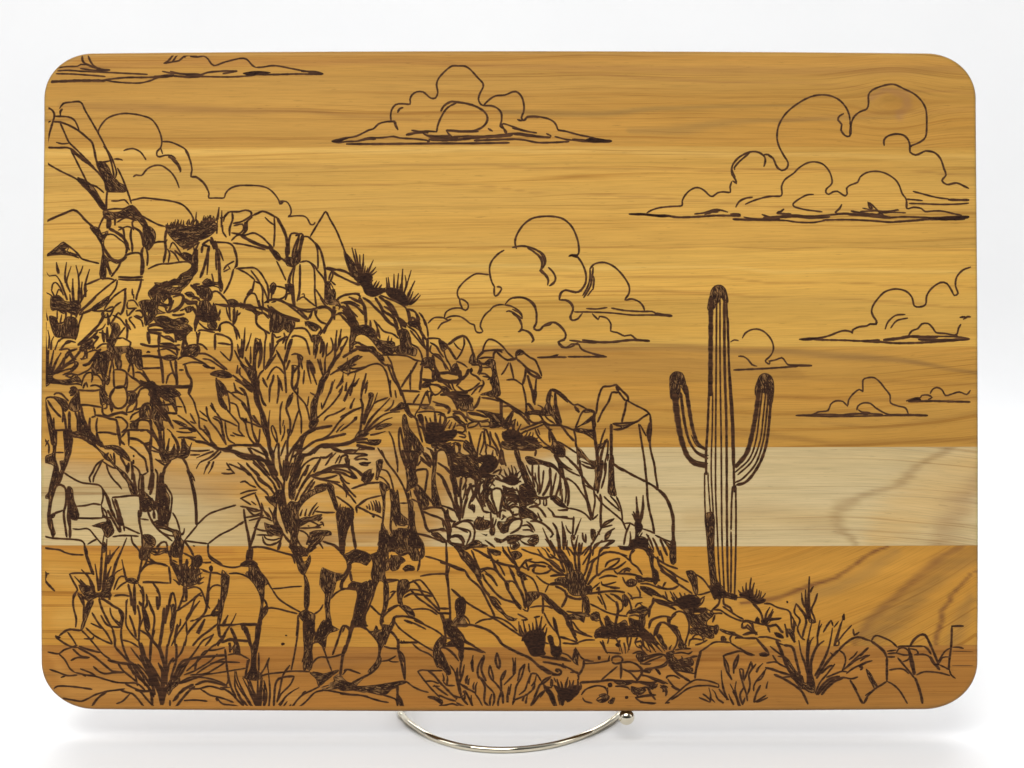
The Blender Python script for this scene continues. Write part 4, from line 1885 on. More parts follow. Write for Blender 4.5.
14 770 580 710 640
F 840 620 870 620 880 680 850 680
24 760 690 840 690 900 700 860 690
18 580 768 640 740 720 700 800 680 860 690
16 740 710 820 720 900 750 920 768
14 740 730 800 740 860 768
14 830 670 900 700 950 730 990 760
14 620 750 690 740 740 720
14 920 640 990 630 1024 640
F 950 665 1024 660 1024 685 970 680
@shrubC 340 370 8
b16 0 120 20 80 25 20
b14 40 170 50 100
b14 10 160 20 120
b18 30 250 70 160 110 80 125 25
b14 110 135 130 100 155 65
b14 210 25 190 110 165 230
b12 200 150 225 95
b18 80 310 100 260 120 225
14 70 30 60 40
18 165 230 180 290 175 400 155 520
14 165 240 185 290 110 320 0 380
14 0 330 45 300
F 115 380 140 370 135 400 120 405
14 130 390 70 440 0 490
12 0 530 50 510
b22 180 430 210 330 235 240 250 180
F 235 240 230 185 265 180 260 230 240 300 225 330
b16 190 440 220 360 270 270 300 180
14 385 220 300 250 270 270
b20 190 490 240 400 300 330 360 270 400 225
14 405 80 400 140 410 220
14 440 160 450 225
14 430 240 420 280 380 320 355 330
b20 190 510 260 430 330 370 400 340 480 335
b18 200 500 280 450 360 400 420 380
F 300 450 360 430 415 435 380 450 330 470 280 480
b16 240 520 300 510 365 490
14 400 325 460 300 500 260
F 400 330 460 290 490 260 520 270 540 310 500 310 460 320
F 160 480 200 490 240 510 200 530 150 540 110 560 130 530
24 0 600 80 580 150 540
18 130 580 200 580 260 600
F 220 560 280 560 330 560 320 590 270 600 240 590
30 130 600 200 620 280 630
14 280 590 240 580
16 0 660 70 640 130 650 100 670
14 120 660 160 620
14 110 715 150 690 220 685
18 0 700 40 680 60 690 50 760
@rock 340 370 8
16 365 0 390 90 410 220
20 420 0 450 80 490 170 525 270
14 490 140 530 70 575 10
14 565 0 560 155
18 650 0 645 90 635 160
14 490 165 560 165 630 170
16 635 190 600 240 585 270
14 690 170 660 240 630 320
14 720 170 700 180 720 270
18 730 180 720 270
16 520 270 600 275 680 280 720 275
F 500 260 540 270 550 320 590 370 600 350 610 380 570 380 530 340 510 300
14 630 310 600 360
18 520 300 570 360 610 390 625 450 640 510 660 580
F 505 360 520 350 535 400 560 480 600 520 640 580 670 640 640 670 600 640 580 580 560 670 540 680 525 560 500 440
14 620 440 660 470 680 540
14 390 490 420 550 440 640 460 768
16 480 455 470 520 480 640 520 768
18 480 455 500 550 520 640 540 700
24 520 540 540 640 560 768
16 580 570 600 640 650 670
14 600 690 570 768
18 580 690 620 680 610 768
16 640 690 680 730 720 768
14 650 720 620 768
20 660 650 700 720 730 768
14 690 620 740 650 750 700 740 768
20 760 620 770 700 760 768
14 770 690 780 650 830 640 860 690 870 768
F 730 590 800 580 880 620 900 660 870 690 840 640 780 630 740 620
14 300 620 340 680 380 740 400 768
F 290 730 320 710 350 730 330 768 300 760
F 150 745 250 735 240 750 200 755
14 710 120 730 170 760 200 800 180 820 150
F 660 110 700 100 740 110 700 140 660 140
14 720 110 790 130 820 160
F 800 130 830 130 870 150 880 180 850 180 820 170
14 740 250 790 270 840 280 880 310 870 350
F 650 290 740 290 760 330 720 310 680 320
18 820 190 880 210 920 260 950 310
14 760 280 830 290 870 320
14 900 350 940 380 970 410 1000 430
14 900 330 970 340 1010 390
14 870 200 940 240 1000 240
18 660 80 740 90 760 70
20 780 90 860 100 920 100
14 860 100 890 150
F 740 0 780 0 800 40 780 80 745 90
20 960 0 970 70 940 110
F 900 210 960 210 1024 240 1024 320 960 320 940 260
@tuftD 340 370 8
F 675 490 700 500 760 490 830 490 930 480 940 500 900 550 830 580 760 590 690 580
b26 680 500 660 430 650 350
b28 720 510 700 430 680 370
b24 740 510 730 430 718 380
b34 770 510 765 420 758 340
b26 800 500 800 420 805 350
b18 660 440 640 390 645 350
b16 830 470 850 440 880 400
b16 870 470 885 440 895 415
b16 900 480 920 440 925 420
F 620 360 650 350 670 400 660 440 640 420
F 690 430 720 420 780 420 810 440 840 460 820 500 700 500
14 780 360 830 350 840 400 820 440
14 620 340 700 330 800 340 840 360
@rock 440 400 8
16 0 40 50 50 75 80 60 110
14 0 120 40 130 50 170 20 220
14 100 110 160 110 200 150 220 180
14 40 150 90 135 140 150 160 190
16 100 130 140 170 180 200 220 190
14 210 130 260 170 330 170 390 155
16 230 110 300 120 380 140
14 220 220 230 190 290 170 310 180 280 210 220 225
14 330 180 380 170 400 190 390 210 330 210
16 310 180 330 220
F 330 90 420 110 480 110 490 200 400 220 420 180 390 140
26 490 0 490 100 490 200
18 500 200 530 160 560 120 580 90
F 500 190 540 150 580 85 560 160 540 230 500 230
14 130 210 150 200 190 210 200 240 180 260 140 250
14 140 260 200 280 200 300 150 290
14 200 200 210 260
18 230 250 250 330 280 420
14 235 270 250 360 265 420
F 210 320 250 360 290 420 300 470 250 450 230 420 180 370
14 330 260 300 400 300 450
14 330 255 350 260 350 340 320 430
18 355 240 355 300 370 380
16 340 230 370 240 400 330 400 370
18 400 250 410 300 460 390 470 430
18 440 260 470 330 490 390
14 380 350 360 420
14 380 360 440 390 460 450
24 490 390 480 480 500 520
18 500 400 510 480 530 530
26 600 400 620 470 650 560 680 640 720 720 750 768
F 590 380 630 410 650 500 690 570 740 680 770 768 700 768 690 700 660 600 630 500
F 500 330 560 340 640 310 700 330 780 350 820 370 780 390 700 390 600 400 520 390 490 380 490 340
14 520 200 440 210 400 220
16 640 240 720 210 820 175 860 200 980 200
14 650 265 740 230 830 195
18 690 130 740 180 820 180
14 830 110 860 150 920 190
F 700 90 760 90 830 90 820 110 770 110 720 100
14 760 230 780 280 830 340 890 380
14 780 230 800 280
14 870 210 880 260 920 320 960 360 990 370
20 870 250 880 340
14 820 180 870 230 900 240
16 960 200 1000 240 1024 280
F 880 260 910 290 940 360 970 370 980 360 1000 400 990 450 930 440 890 420 870 380 830 380 890 370 900 340
20 820 380 900 380
14 910 420 940 480 960 560 990 620 1024 640
16 930 450 980 510 1024 550
14 940 490 960 560
20 770 400 760 450
F 690 450 740 460 800 490 880 510 890 540 840 520 780 510 730 520 690 490
18 650 490 680 550 700 640
14 640 400 700 400 770 400
16 740 500 740 620 760 700
14 690 520 730 610
F 770 470 830 490 900 510 950 560 970 600 940 570 890 530 840 520 790 500
16 790 520 790 620 800 700 790 760
14 830 560 820 660 800 750
22 880 540 880 640 850 720 820 768
14 930 580 910 680 880 768
16 960 600 960 680 930 760
14 760 580 770 660
14 990 620 1010 700 1010 768
14 970 660 960 768
14 880 660 850 740
14 740 600 780 680 780 740
16 80 580 110 640 130 768
F 80 560 110 580 150 720 170 768 120 768 100 680
14 0 520 60 550 100 620
16 0 600 50 680 90 768
14 90 450 150 470 210 460
14 90 490 150 500 150 530 100 510
14 180 500 230 530 270 560 250 590 190 580
14 230 450 270 480 270 510
16 140 610 190 600 210 640 180 720
14 180 610 160 700
18 210 620 250 610 280 630 280 690 240 690 230 720
14 250 590 300 640 300 670
16 210 768 220 720 250 700 270 768
18 290 768 300 690 350 650
F 80 440 130 440 100 480 120 530 180 530 170 600 110 600 80 540
F 180 560 150 590 180 610 240 620 270 610 240 590
14 0 340 60 350 90 340
14 110 340 120 420 150 450
14 150 340 160 430
14 0 310 100 320 200 330
14 340 630 360 690 340 768
14 390 640 440 690
14 420 720 450 705 490 720 500 768
14 510 700 520 730
14 560 720 580 700 590 730
14 610 700 640 768
14 430 630 490 640
@tuftE 440 400 8
F 500 260 540 240 570 240 620 250 650 270 670 320 620 340 540 330 500 310
b24 580 280 590 210 605 150
b18 560 280 540 240 580 180
b20 610 280 630 230 650 190
b20 600 260 575 200 560 190
b18 640 280 690 240
b16 660 310 690 280 700 250
b16 690 320 715 280 725 255
b14 700 320 740 290 745 260
b14 740 330 770 310 790 300
b16 520 280 500 250
F 660 300 720 290 770 310 790 340 720 330
b12 780 350 800 340 815 345
@tuftF 440 400 8
F 280 480 310 460 370 440 430 450 460 490 460 530 420 570 370 590 320 580 310 560 330 530 340 500 310 500
b20 380 500 370 440 370 400
b18 410 480 420 430 425 400
b18 350 490 340 450 310 430
b18 430 490 445 450
b16 330 500 300 470 290 440
b16 440 520 470 490
b14 460 520 475 470 480 460
14 490 470 510 520
F 310 570 360 580 410 600 450 600 420 620 360 620 310 610
16 420 590 470 560 500 560
@tuftG 440 400 8
b22 570 640 560 580 545 540
b20 580 640 580 570 570 520
b20 600 640 620 590 640 570
b18 560 640 530 600 510 550
b18 590 640 610 570 590 530
b16 620 640 640 620 650 600
b16 540 640 500 610 480 590
F 520 620 560 600 610 620 640 650 620 670 570 680 530 660 490 640
b14 620 660 645 650 650 660
b14 470 600 490 560 480 530
14 450 600 500 650 560 660
@rock 550 375 8
16 370 310 380 220 400 140 425 95 480 90 535 75
26 535 75 540 110 550 130
18 535 85 580 130 620 170 625 200 605 205
16 545 130 590 190 605 205
16 380 380 420 290 470 210 495 140 530 140 550 140
18 610 210 600 280 580 350 575 385
14 610 200 680 240 760 280 800 320 805 380
16 500 390 590 385 690 375 740 340 790 310
16 505 435 560 435 610 420 640 395
F 500 385 540 400 600 405 660 385 700 380 640 400 600 430 560 440 510 435 540 430 590 420 530 410
16 710 390 730 520 755 680 765 768
14 720 395 770 490
26 800 380 785 460 795 540
16 800 320 810 420 800 560 830 700 845 768
24 490 390 490 520 490 680 490 768
14 445 425 420 490 400 560
14 465 520 460 620 440 700 435 768
20 460 510 440 540 410 640 400 768
20 440 520 430 570
14 470 630 460 690
22 510 710 560 750 610 768
20 500 640 510 710
F 370 400 345 330 330 360 345 440 370 560 385 690 400 768 370 768 385 700 360 560 340 480
26 355 300 350 420 370 580 385 700
F 360 570 400 560 440 540 430 590 400 590 380 640
14 200 430 225 370 250 310 290 275 350 290 365 320
F 200 430 250 400 300 360 360 310 350 350 280 390 230 410
F 260 290 300 275 360 290 355 310 310 290 280 300
14 85 150 130 190 190 240 220 235 280 265 300 280
26 195 250 235 300
20 0 115 40 130 80 160
20 40 140 50 240 75 330 90 390
F 0 230 30 300 60 330 90 390 60 400 30 340 0 310
16 0 400 80 405 140 420 190 440 240 435
F 190 430 250 430 310 440 350 430 350 520 310 480 250 460 200 450
16 90 405 140 470 190 530
16 190 440 205 500 210 570 250 620
F 210 570 240 590 280 640 330 690 400 700 400 760 350 730 290 680 240 660 220 720 220 650
16 110 440 170 510
16 200 530 140 470
14 60 530 130 570 220 630
18 0 440 30 500 60 560
F 20 590 60 570 90 560 110 600 120 650 60 650 30 630
14 30 640 60 690 100 768
14 110 640 170 690 220 740 240 768
14 80 690 140 740 180 760
18 240 680 240 740
14 250 710 300 740 350 750
14 250 690 330 720
F 340 720 400 700 405 768 350 768 380 740
16 0 700 40 740 60 768
@bladesL 40 510 8
b24 440 690 420 600 390 540 330 475
b20 380 640 330 590 275 530
b22 400 650 360 600 320 555
b20 430 660 400 570 380 520 340 490
b20 470 650 460 560 440 430
b22 480 640 490 450 500 280 515 190
b20 500 660 520 480 530 350 535 230
b18 510 650 525 510 540 370
b20 530 560 550 500 570 450
b20 540 430 580 360 635 290
b14 560 380 560 320
b22 580 530 610 420 650 330 695 220
b20 550 670 600 510 660 470
b18 690 560 670 470 655 395
F 310 600 350 600 400 610 430 650 470 670 520 640 530 590 560 530 600 520 580 600 560 650 580 680 550 700 520 700 490 690 430 700 400 740 370 700 330 650
b20 555 720 560 660
b20 480 690 500 640
20 545 360 545 430
F 500 260 525 260 520 340 500 340
@shrubC 240 460 8
16 0 40 60 90 110 150 150 210 210 260 230 290
18 50 30 110 90 160 150 230 210 280 280
16 100 0 160 60 220 130 270 190 300 260
20 190 0 230 60 260 130 300 180 320 230
16 240 0 260 80 300 150 335 200 350 300 370 400
16 140 100 150 160 210 200 260 230
16 310 0 330 60 345 140 360 180
16 380 0 390 60 360 140 350 250 370 370
16 420 20 390 100 370 170
18 470 30 430 100 400 170 395 250 400 310
F 400 170 440 80 490 40 480 110 450 190 440 260 430 320 400 310
b18 450 230 500 120 550 40
b18 470 250 530 150 590 60 640 0
16 440 330 470 260 510 190 560 130 610 110
18 480 310 520 250 560 190 590 150
18 540 260 580 200 600 170
F 200 290 240 300 270 280 300 240 330 240 340 300 360 380 390 340 420 330 460 340 490 300 540 260 600 230 660 230 700 240 640 255 570 290 510 340 475 390 465 440 480 500 470 560 460 590 450 700 400 700 410 600 380 560 350 480 320 400 300 330 290 430 300 500 340 560 300 560 270 500 260 440 280 400 270 360 220 330
20 270 200 290 240 310 300
14 300 300 320 400 350 500 380 590
16 270 440 300 500 340 580 380 640 440 700
14 440 520 450 600 470 660 510 720 530 768
14 470 560 520 580 550 620 530 680
F 390 690 460 690 490 700 520 768 470 768 440 740
F 490 690 540 720 540 768 500 768
14 500 700 520 768
F 470 480 500 470 530 450 580 460 620 440 660 430 640 460 590 490 540 490 520 510 470 530
b16 480 450 490 420 500 395
b16 520 450 525 420 535 390
b18 550 450 580 390 620 340
b14 580 440 600 400 630 370
12 520 500 560 490 610 510 640 530
18 620 490 660 460
14 470 545 540 545 600 540 650 540
b16 600 540 640 520 670 510
10 540 525 556 530
14 640 500 660 500 670 530
F 560 580 600 565 720 570 735 590 720 605 660 610 650 650 610 670 600 700 560 740 530 740 540 700 560 670 530 665 540 640 570 610
16 610 650 640 670 665 710
14 580 600 610 590
14 570 620 600 590
F 520 740 560 690 620 700 580 720
18 660 650 720 670 770 690 820 735
14 600 410 680 420 760 420
F 195 500 240 520 270 520 320 540 340 570 340 610 280 600 230 600 210 560
14 110 540 160 560 220 570
12 130 600 200 600 260 610
12 180 610 190 650 220 680 260 680 300 660 330 630
12 190 600 210 630 270 640 330 620
16 340 590 320 660 300 720
14 80 700 150 695 230 710 300 730 380 750 430 760
16 340 580 370 620 420 680
14 0 180 40 170 80 200 130 220
14 0 270 60 250 140 240
14 0 310 70 280 130 260
14 10 310 60 340 90 360
14 120 270 150 340 170 400
14 170 340 190 400 230 460
14 90 330 130 360
14 230 380 260 440 270 480
14 50 380 110 410 180 400
14 40 370 110 440 170 420
14 40 460 110 450 170 440
14 70 485 130 470 200 460 260 490
14 0 370 60 380 150 400
12 0 520 30 500
16 190 440 150 480 130 540 100 620 80 700 70 768
14 180 400 220 430 250 470
22 600 110 660 95 720 70 790 50 860 50 930 80 980 130
18 570 130 640 150 720 140 780 120
14 600 130 680 100 760 100 810 120
16 620 150 690 165 760 175 800 180
14 740 90 820 100 870 130 920 150
14 860 60 900 100 940 150
14 790 110 850 180 880 190
16 800 140 840 200 880 250 930 300
16 720 170 770 190 830 230 860 270 890 290
14 820 190 850 250 850 300
14 840 220 880 290
14 870 270 900 310 930 350
F 600 210 640 195 690 190 710 210 690 230 640 215 600 240
F 880 115 920 125 940 150 900 150
F 970 160 985 110 1010 90 1024 95 1024 170 990 175
@rock 240 460 8
F 700 180 740 190 750 250 770 320 790 400 780 420 760 390 740 330 720 280 700 240
F 770 420 790 380 820 390 870 390 890 430 910 440 900 500 870 520 860 570 840 640 835 720 825 768 800 740 795 660 785 560 775 480
14 770 290 830 330 890 380 910 440
b14 800 400 800 370 805 350
b12 820 400 825 370
b14 840 400 845 370
b14 870 420 880 380
b14 890 420 895 390
18 900 440 895 540 910 640 925 720
16 870 500 850 560 835 640
14 940 370 980 340 1024 310
14 940 370 990 400 1024 420
14 935 380 935 425
14 890 230 950 210 1024 190
18 30 390 40 470 60 580 75 680 70 768
@rock 340 450 8
16 330 0 370 90 440 180 490 260 530 350 550 440
14 440 0 460 90 460 180
20 495 0 520 80 530 160
14 500 0 540 30
F 540 20 580 0 610 20 650 30 610 60 600 120 590 150 610 200 620 260 600 300 560 310 540 340 520 340 540 280 530 180 535 90
18 610 60 600 160
16 580 110 590 160
18 620 260 600 180 620 160 690 155 700 190 690 260 680 340
14 640 70 690 110 730 140
20 680 20 720 70 740 120
F 740 20 770 20 770 120 760 200 770 300 790 370 810 440 830 450 760 460 740 440 735 340 735 220 745 120
14 720 0 740 40 760 80
16 780 100 840 140 880 190
18 770 180 820 220 860 300 890 380 910 440 920 480
18 610 270 650 310 690 360 730 410 760 440
F 610 270 660 320 700 390 710 430 700 450 660 470 640 430 620 360 600 310
10 700 420 715 435
22 590 320 620 380 640 450 670 540 690 620 720 660
14 570 390 630 420 650 430
F 545 400 580 400 580 460 590 540 610 650 660 768 560 768 570 660 550 560 550 470
18 545 340 550 370 540 400
14 480 425 540 425
12 560 320 570 380
14 320 155 370 165 400 210 420 280 430 320
14 310 210 350 230 390 280 400 310
F 400 310 440 320 450 360 460 310 470 390 480 460 490 520 540 550 570 580 560 600 510 590 480 580 470 600 440 570 420 540 410 620 420 670 400 640 405 540 410 430
F 320 250 340 260 370 280 400 310 380 310 360 350 360 430 350 550 345 620 380 640 400 700 420 640 450 640 500 640 540 620 560 660 560 768 310 768 330 690 340 560 345 420 330 340 320 300
16 100 310 160 285 230 265 320 260
14 145 440 200 400 260 380 330 365
14 140 460 200 480 250 510 300 525 345 550
16 145 440 130 460 135 500
b14 220 470 215 450 205 450
b14 240 480 235 450 230 430
b16 265 485 260 450 245 410
b16 285 490 280 440 265 405
b22 300 500 300 450 285 400
b22 315 505 320 450 310 410
F 250 525 280 525 270 545
14 100 560 105 640 120 768
22 40 768 30 700 70 600 100 540
F 0 500 60 490 100 470 110 520 90 560 60 600 40 700 0 680 20 620 40 590 10 600 20 560 40 540 0 540
14 60 460 100 500 90 470
10 10 580 30 590
14 0 390 70 440 110 480
F 290 90 300 80 340 100 330 150 310 200 300 240 285 240 295 160
F 180 240 190 190 220 170 260 145 250 190 275 180 255 230 230 260 200 265
18 660 480 720 460 790 460 830 470
18 660 490 730 520 790 540 820 560
16 820 560 830 620
20 700 650 770 640 840 630
16 720 650 760 680 820 710 850 740
16 610 670 680 680 740 700
20 830 470 850 560 870 620 880 680 860 740
16 810 460 850 520 880 600 890 660
14 860 470 870 530 900 570 930 570
14 820 450 870 460 920 490 940 540
18 880 200 910 300 930 400 950 540 960 570
20 970 220 960 330 970 440 960 560
14 1010 270 1000 340 985 400
16 1024 380 1000 440 980 540
F 880 100 930 130 960 150 970 200 930 220 900 200
18 920 570 900 620 920 600 1000 560
14 920 610 980 640 1024 660
16 880 700 920 680 970 690 1000 740
14 880 720 900 768
F 580 650 620 680 650 768 560 768
6 450 690 520 690
@rock 440 480 8
16 20 0 60 90 100 170 130 230 150 310
14 0 200 60 220 120 250
26 105 0 120 90 130 180 150 230 160 320
12 130 160 150 300
14 175 0 160 100 180 180
16 230 40 250 30 220 120 190 220 180 310
18 240 50 290 50 270 110 240 180 230 210
F 230 210 260 190 285 220 270 270 260 240 230 230
18 290 60 290 130 330 200 350 250 400 260
14 320 130 360 60 370 30
F 340 40 400 60 430 80 400 110 380 130 400 170 430 220 440 270 420 250 390 200 370 170 340 200 350 230 330 200 310 150 330 130 360 110 350 80
F 270 340 300 310 310 290 330 300 340 320 370 320 400 330 410 360 380 390 340 400 290 390
b14 310 330 305 310 300 290
b14 340 320 345 300 350 285
14 405 250 410 350 410 440
F 400 390 430 370 440 400 430 440 405 445
16 420 80 410 130 430 190 450 240 460 300
16 430 65 480 70 500 100 500 170 480 250 470 300
12 385 10 440 50
F 500 60 540 80 530 110 510 100
14 520 130 580 120 610 140
14 530 190 560 150 600 150
14 540 200 580 170 620 200
20 530 230 560 240 590 280 630 270
16 480 310 480 260 500 240 530 250
14 490 320 510 300 500 280 530 300
F 470 330 510 350 540 300 590 300 620 310 560 340 540 380 530 420 500 430 480 400
18 540 420 550 360 590 320 640 310 655 330 640 380 600 410 560 430
14 425 300 420 380 440 350 450 310
14 470 330 460 360 480 400
F 640 60 700 80 760 110 800 140 880 130 820 160 760 150 740 190 700 180 690 220 640 230 640 130
F 640 210 700 230 770 280 780 320 700 300 650 310 630 260
14 640 130 680 150 690 220
14 720 140 750 180 780 190
16 790 140 800 190 740 210
14 830 160 830 200 850 200 850 140
18 710 220 760 210 800 230 830 270 850 300
14 860 220 900 260 920 290 1000 295 1024 295
14 900 160 950 200 1000 215
14 940 240 1024 245
14 780 260 800 310 820 330
18 720 330 780 330 840 360 890 410 910 440
14 690 330 730 360 760 410
14 650 370 700 360 740 400
14 660 400 720 400 750 420
F 440 460 500 480 540 450 620 440 700 450 780 440 780 510 730 520 700 490 740 470 690 450 640 480 610 500 640 520 620 540 600 560 570 550 580 520 540 510 530 480 500 500 450 500
14 590 450 610 480 590 500
14 640 480 680 510 760 530
F 320 420 350 440 380 430 370 450
16 360 480 440 540
16 280 400 270 470 240 530 210 540
16 120 350 180 330 240 340 270 380 280 420
14 110 375 180 390 240 410 240 450 210 520
14 270 330 220 320 170 330
18 80 460 140 450 180 490 190 530
20 0 400 60 410 80 460 50 490
18 0 300 30 330 60 400 80 440
14 50 240 60 300 100 340
F 60 490 140 520 200 530 260 490 280 490 310 480 330 500 320 510 380 520 380 535 260 540 190 560 130 530 70 510
14 50 490 50 600 55 768
F 110 530 150 550 180 580 220 580 200 610 260 660 310 720 320 768 270 740 200 650 170 600
14 220 580 270 650 310 700
14 260 570 290 680 310 730
16 260 550 330 580 400 620 440 650 500 670 590 690
18 380 540 400 600 430 660 440 720
F 380 550 440 560 490 580 470 600 430 600
14 500 530 510 560 560 620 600 670 640 720
16 540 530 560 590
12 450 645 470 640
14 440 650 480 690 520 768
14 540 680 600 768
14 590 680 630 740
18 310 720 380 705 440 720 480 760
14 350 720 400 768
14 0 660 70 680 130 700 200 730
14 200 720 230 768
F 560 580 620 570 660 590 640 620 580 640 590 610
14 640 700 690 650 740 630
14 650 550 720 580 790 600 860 640 930 690 1000 740
14 690 640 760 660 830 660 900 700
16 670 690 640 700 620 740
F 620 720 660 740 700 768 620 768
18 700 720 720 690 760 690
14 760 690 750 740 800 750 860 740 890 710
@shrubR 440 480 8
b22 960 600 950 500 940 420 900 340
b20 990 560 985 450 975 330
b18 910 570 870 510 840 470
b16 880 520 850 450 820 380
b16 920 620 880 620 840 560 810 540
14 850 540 880 580
b14 1010 560 1020 480
14 780 550 830 620 900 650 960 700
14 860 690 900 720 940 740 1024 768
20 950 590 970 660 1000 740
@rock 550 460 8
18 510 40 580 75 660 120 720 150 770 175
18 770 175 830 210 870 245
18 755 0 765 100 775 200 780 300 795 400 820 500 835 590
16 830 0 845 120 865 240
26 865 235 920 290 960 370 985 470 985 570 990 680 995 768
F 360 0 400 0 400 70 390 160 370 250 350 230 365 130
20 420 0 410 100 390 200 380 270
16 450 20 440 120 410 230
F 475 0 500 0 510 100 515 200 530 290 490 280 465 270 470 150
14 530 290 560 360 575 430 580 490
14 430 290 480 340 540 390 560 410
14 360 270 420 350 490 410 550 460 580 490 610 560
14 480 285 530 340 555 390
20 400 270 410 340 405 430 408 550
14 350 240 360 330 345 420 340 470
20 230 90 270 150 310 200 350 240
14 130 140 200 190 250 260 290 320 310 400 330 470
20 230 0 250 100 270 200 300 320 330 430 340 480
14 340 480 385 435
14 330 485 280 430 220 400 150 385
14 150 0 210 60 240 100
16 0 20 50 70 100 140 130 150
14 70 20 140 80 240 130
20 60 0 100 80 110 140 140 200 150 290 140 370
14 280 200 330 230
14 260 40 350 70
F 320 30 390 30 400 70 350 70
14 70 405 150 390 110 370 50 330 0 310
14 0 400 20 420 30 450 100 460 160 470 190 470
b14 10 300 30 200 50 110
b16 40 310 70 210 80 140
b14 100 340 95 270 100 230
14 115 170 130 260 120 350
14 0 100 10 200 0 290
F 0 290 40 280 70 310 110 350 130 380 80 370 30 330
14 590 510 640 505 680 530
16 640 510 610 580 590 680
14 640 570 650 660
14 740 550 800 570 840 590
14 840 600 900 630 980 660
20 880 630 910 700 940 768
18 820 620 850 680 880 768
16 770 590 800 640 830 720
F 900 630 960 680 990 700 1000 768 970 740 940 690
14 640 768 660 720 700 700 760 720 790 768
14 400 768 430 740 500 740 560 750 620 768
@tuftH 550 460 8
F 680 500 690 480 720 490 740 530 740 560 700 590 720 620 780 630 790 700 830 720 830 740 790 740 750 700 690 700 650 720 600 720 560 710 550 690 640 690 640 640 680 630 690 590 680 550
b26 710 500 700 420 690 290
b26 720 500 740 400 745 280
b24 700 490 680 440 665 410
b18 690 490 670 450 655 430
14 745 300 750 400
b14 780 660 790 600
b16 580 700 560 690 540 690
14 720 610 740 580
14 640 620 640 700
12 660 640 665 680
@shrubR 550 460 8
b26 80 700 60 600 50 540 20 500
b24 70 768 75 640 60 560
b18 120 680 120 600 95 490
b14 170 590 140 560 125 520
16 190 450 185 540 180 600
b16 200 600 220 540 250 465
F 170 600 200 600 200 640 170 640
16 170 640 190 700 220 768
b18 200 720 210 660 225 600
16 260 580 265 630 285 660 285 590
18 240 768 250 700 260 660
F 330 550 365 560 360 600 340 650 330 620
14 270 768 330 680 380 600 410 545 440 500 510 470
12 440 500 420 530 490 490 515 465
14 410 545 460 530 500 520
14 340 768 360 680 440 650 510 640
14 440 650 450 590 520 545
F 445 600 500 560 480 600 450 640
14 450 690 500 660 520 640
18 390 768 410 710 480 700
b14 0 620 20 600 0 560
b16 40 768 20 700 0 660
14 130 690 160 768
14 330 660 320 768
14 380 570 400 600
@shrubB 40 590 8
18 720 0 740 100 755 180
20 755 0 760 100 760 200
16 800 0 830 60 820 140 830 200
14 850 30 860 100 840 150
F 830 160 860 200 880 300 860 310 830 240
14 930 0 960 50 950 150
18 940 50 945 160
14 690 80 690 180 690 280 740 360 790 410
18 715 200 750 300 770 380
18 780 120 800 220 795 300 790 410
14 830 210 800 300
18 790 90 830 140 860 220
16 880 110 915 210 910 300 890 430 880 580
14 920 320 900 400 940 460
20 850 320 900 400 950 470 980 560 1000 640
18 990 140 980 260 960 400 950 460
18 1015 120 1005 270
20 790 410 810 490 830 580 870 660 880 768
18 650 300 650 380 670 470 710 570 750 680
14 660 400 730 420 790 460
14 725 460 770 520 820 580 860 610
20 830 520 890 600 930 700 950 768
20 880 600 940 700
16 945 580 975 660 970 768
20 1000 620 1010 700 980 768
18 470 70 500 160 550 260 580 310
16 485 200 540 280 640 300
16 415 180 470 270 530 340 580 430
14 405 265 480 300 510 310
20 580 310 600 400 600 450 650 510 700 560 760 600
14 365 300 430 360 500 400 580 435
14 430 370 420 390 350 390
14 330 320 380 370 440 440 500 510 570 560
18 310 450 400 480 480 500
16 120 370 170 410 240 450 300 460
14 60 495 150 510 190 480 250 460 300 440
F 120 360 150 370 170 380 150 390 130 380
18 150 370 200 330 240 315 330 325
14 220 335 260 390 290 440
18 300 460 360 490 430 530 480 570 540 620 580 650 680 660
16 260 470 330 530 400 540
16 245 565 300 540 390 545
14 150 510 200 560 240 630 280 660
14 75 635 150 660 220 685 300 680
14 165 700 210 685
14 280 660 370 680 440 690 540 720 620 740 760 745
14 320 630 400 660 450 690
16 425 610 470 650 520 670 600 660 680 660
22 540 560 620 580 700 590 760 600 800 640
16 620 580 660 640 720 690 780 740
20 750 590 800 650 860 720
14 700 590 760 680 780 768
14 760 610 820 680 840 768
14 560 140 570 200 610 260 660 310
20 650 160 660 230 650 310
F 630 150 665 170 670 230 650 290 630 260 650 220 635 190
14 590 230 640 270
@rock 40 590 8
16 290 20 265 80 270 150 290 230 285 300
16 330 30 350 100 350 180 345 240
14 300 20 350 60 390 90
F 385 90 430 80 400 160 370 240 340 320 320 320 345 250 360 160
18 480 50 530 90 590 130 650 160
14 600 40 670 40 720 50
@rock 140 550 8
14 20 160 30 140 80 110 150 110 220 130
18 230 130 240 200 245 270
12 20 262 100 260 240 265
14 100 265 140 310 155 360 155 430 145 480
16 60 90 100 100 130 100
18 130 370 140 480
14 545 0 550 50 590 90 660 125 740 140 800 130 830 110
F 800 120 830 90 890 85 920 100 970 180 1010 230 1024 270 1000 270 990 380 980 480 1000 480 1024 450 1024 490 990 530 960 600 950 700 940 768 900 768 930 700 940 600 960 500 970 420 955 350 930 300 890 240 850 210 850 170 870 170 880 130
12 910 110 940 150 990 210
14 710 190 770 185 830 200 890 230
18 860 0 850 90
18 890 0 895 90
F 650 210 660 160 670 190 690 170 700 200 715 200 700 330 670 430 650 540 630 610 620 590 630 490 640 420 650 330
14 500 165 560 180 620 185 650 200
b26 535 460 545 330 570 150
F 550 140 570 120 585 140 580 170 560 170
14 540 340 580 290 620 280 650 290
18 650 390 610 460 570 510
F 560 520 600 490 640 490 630 530 590 530
14 630 390 620 480
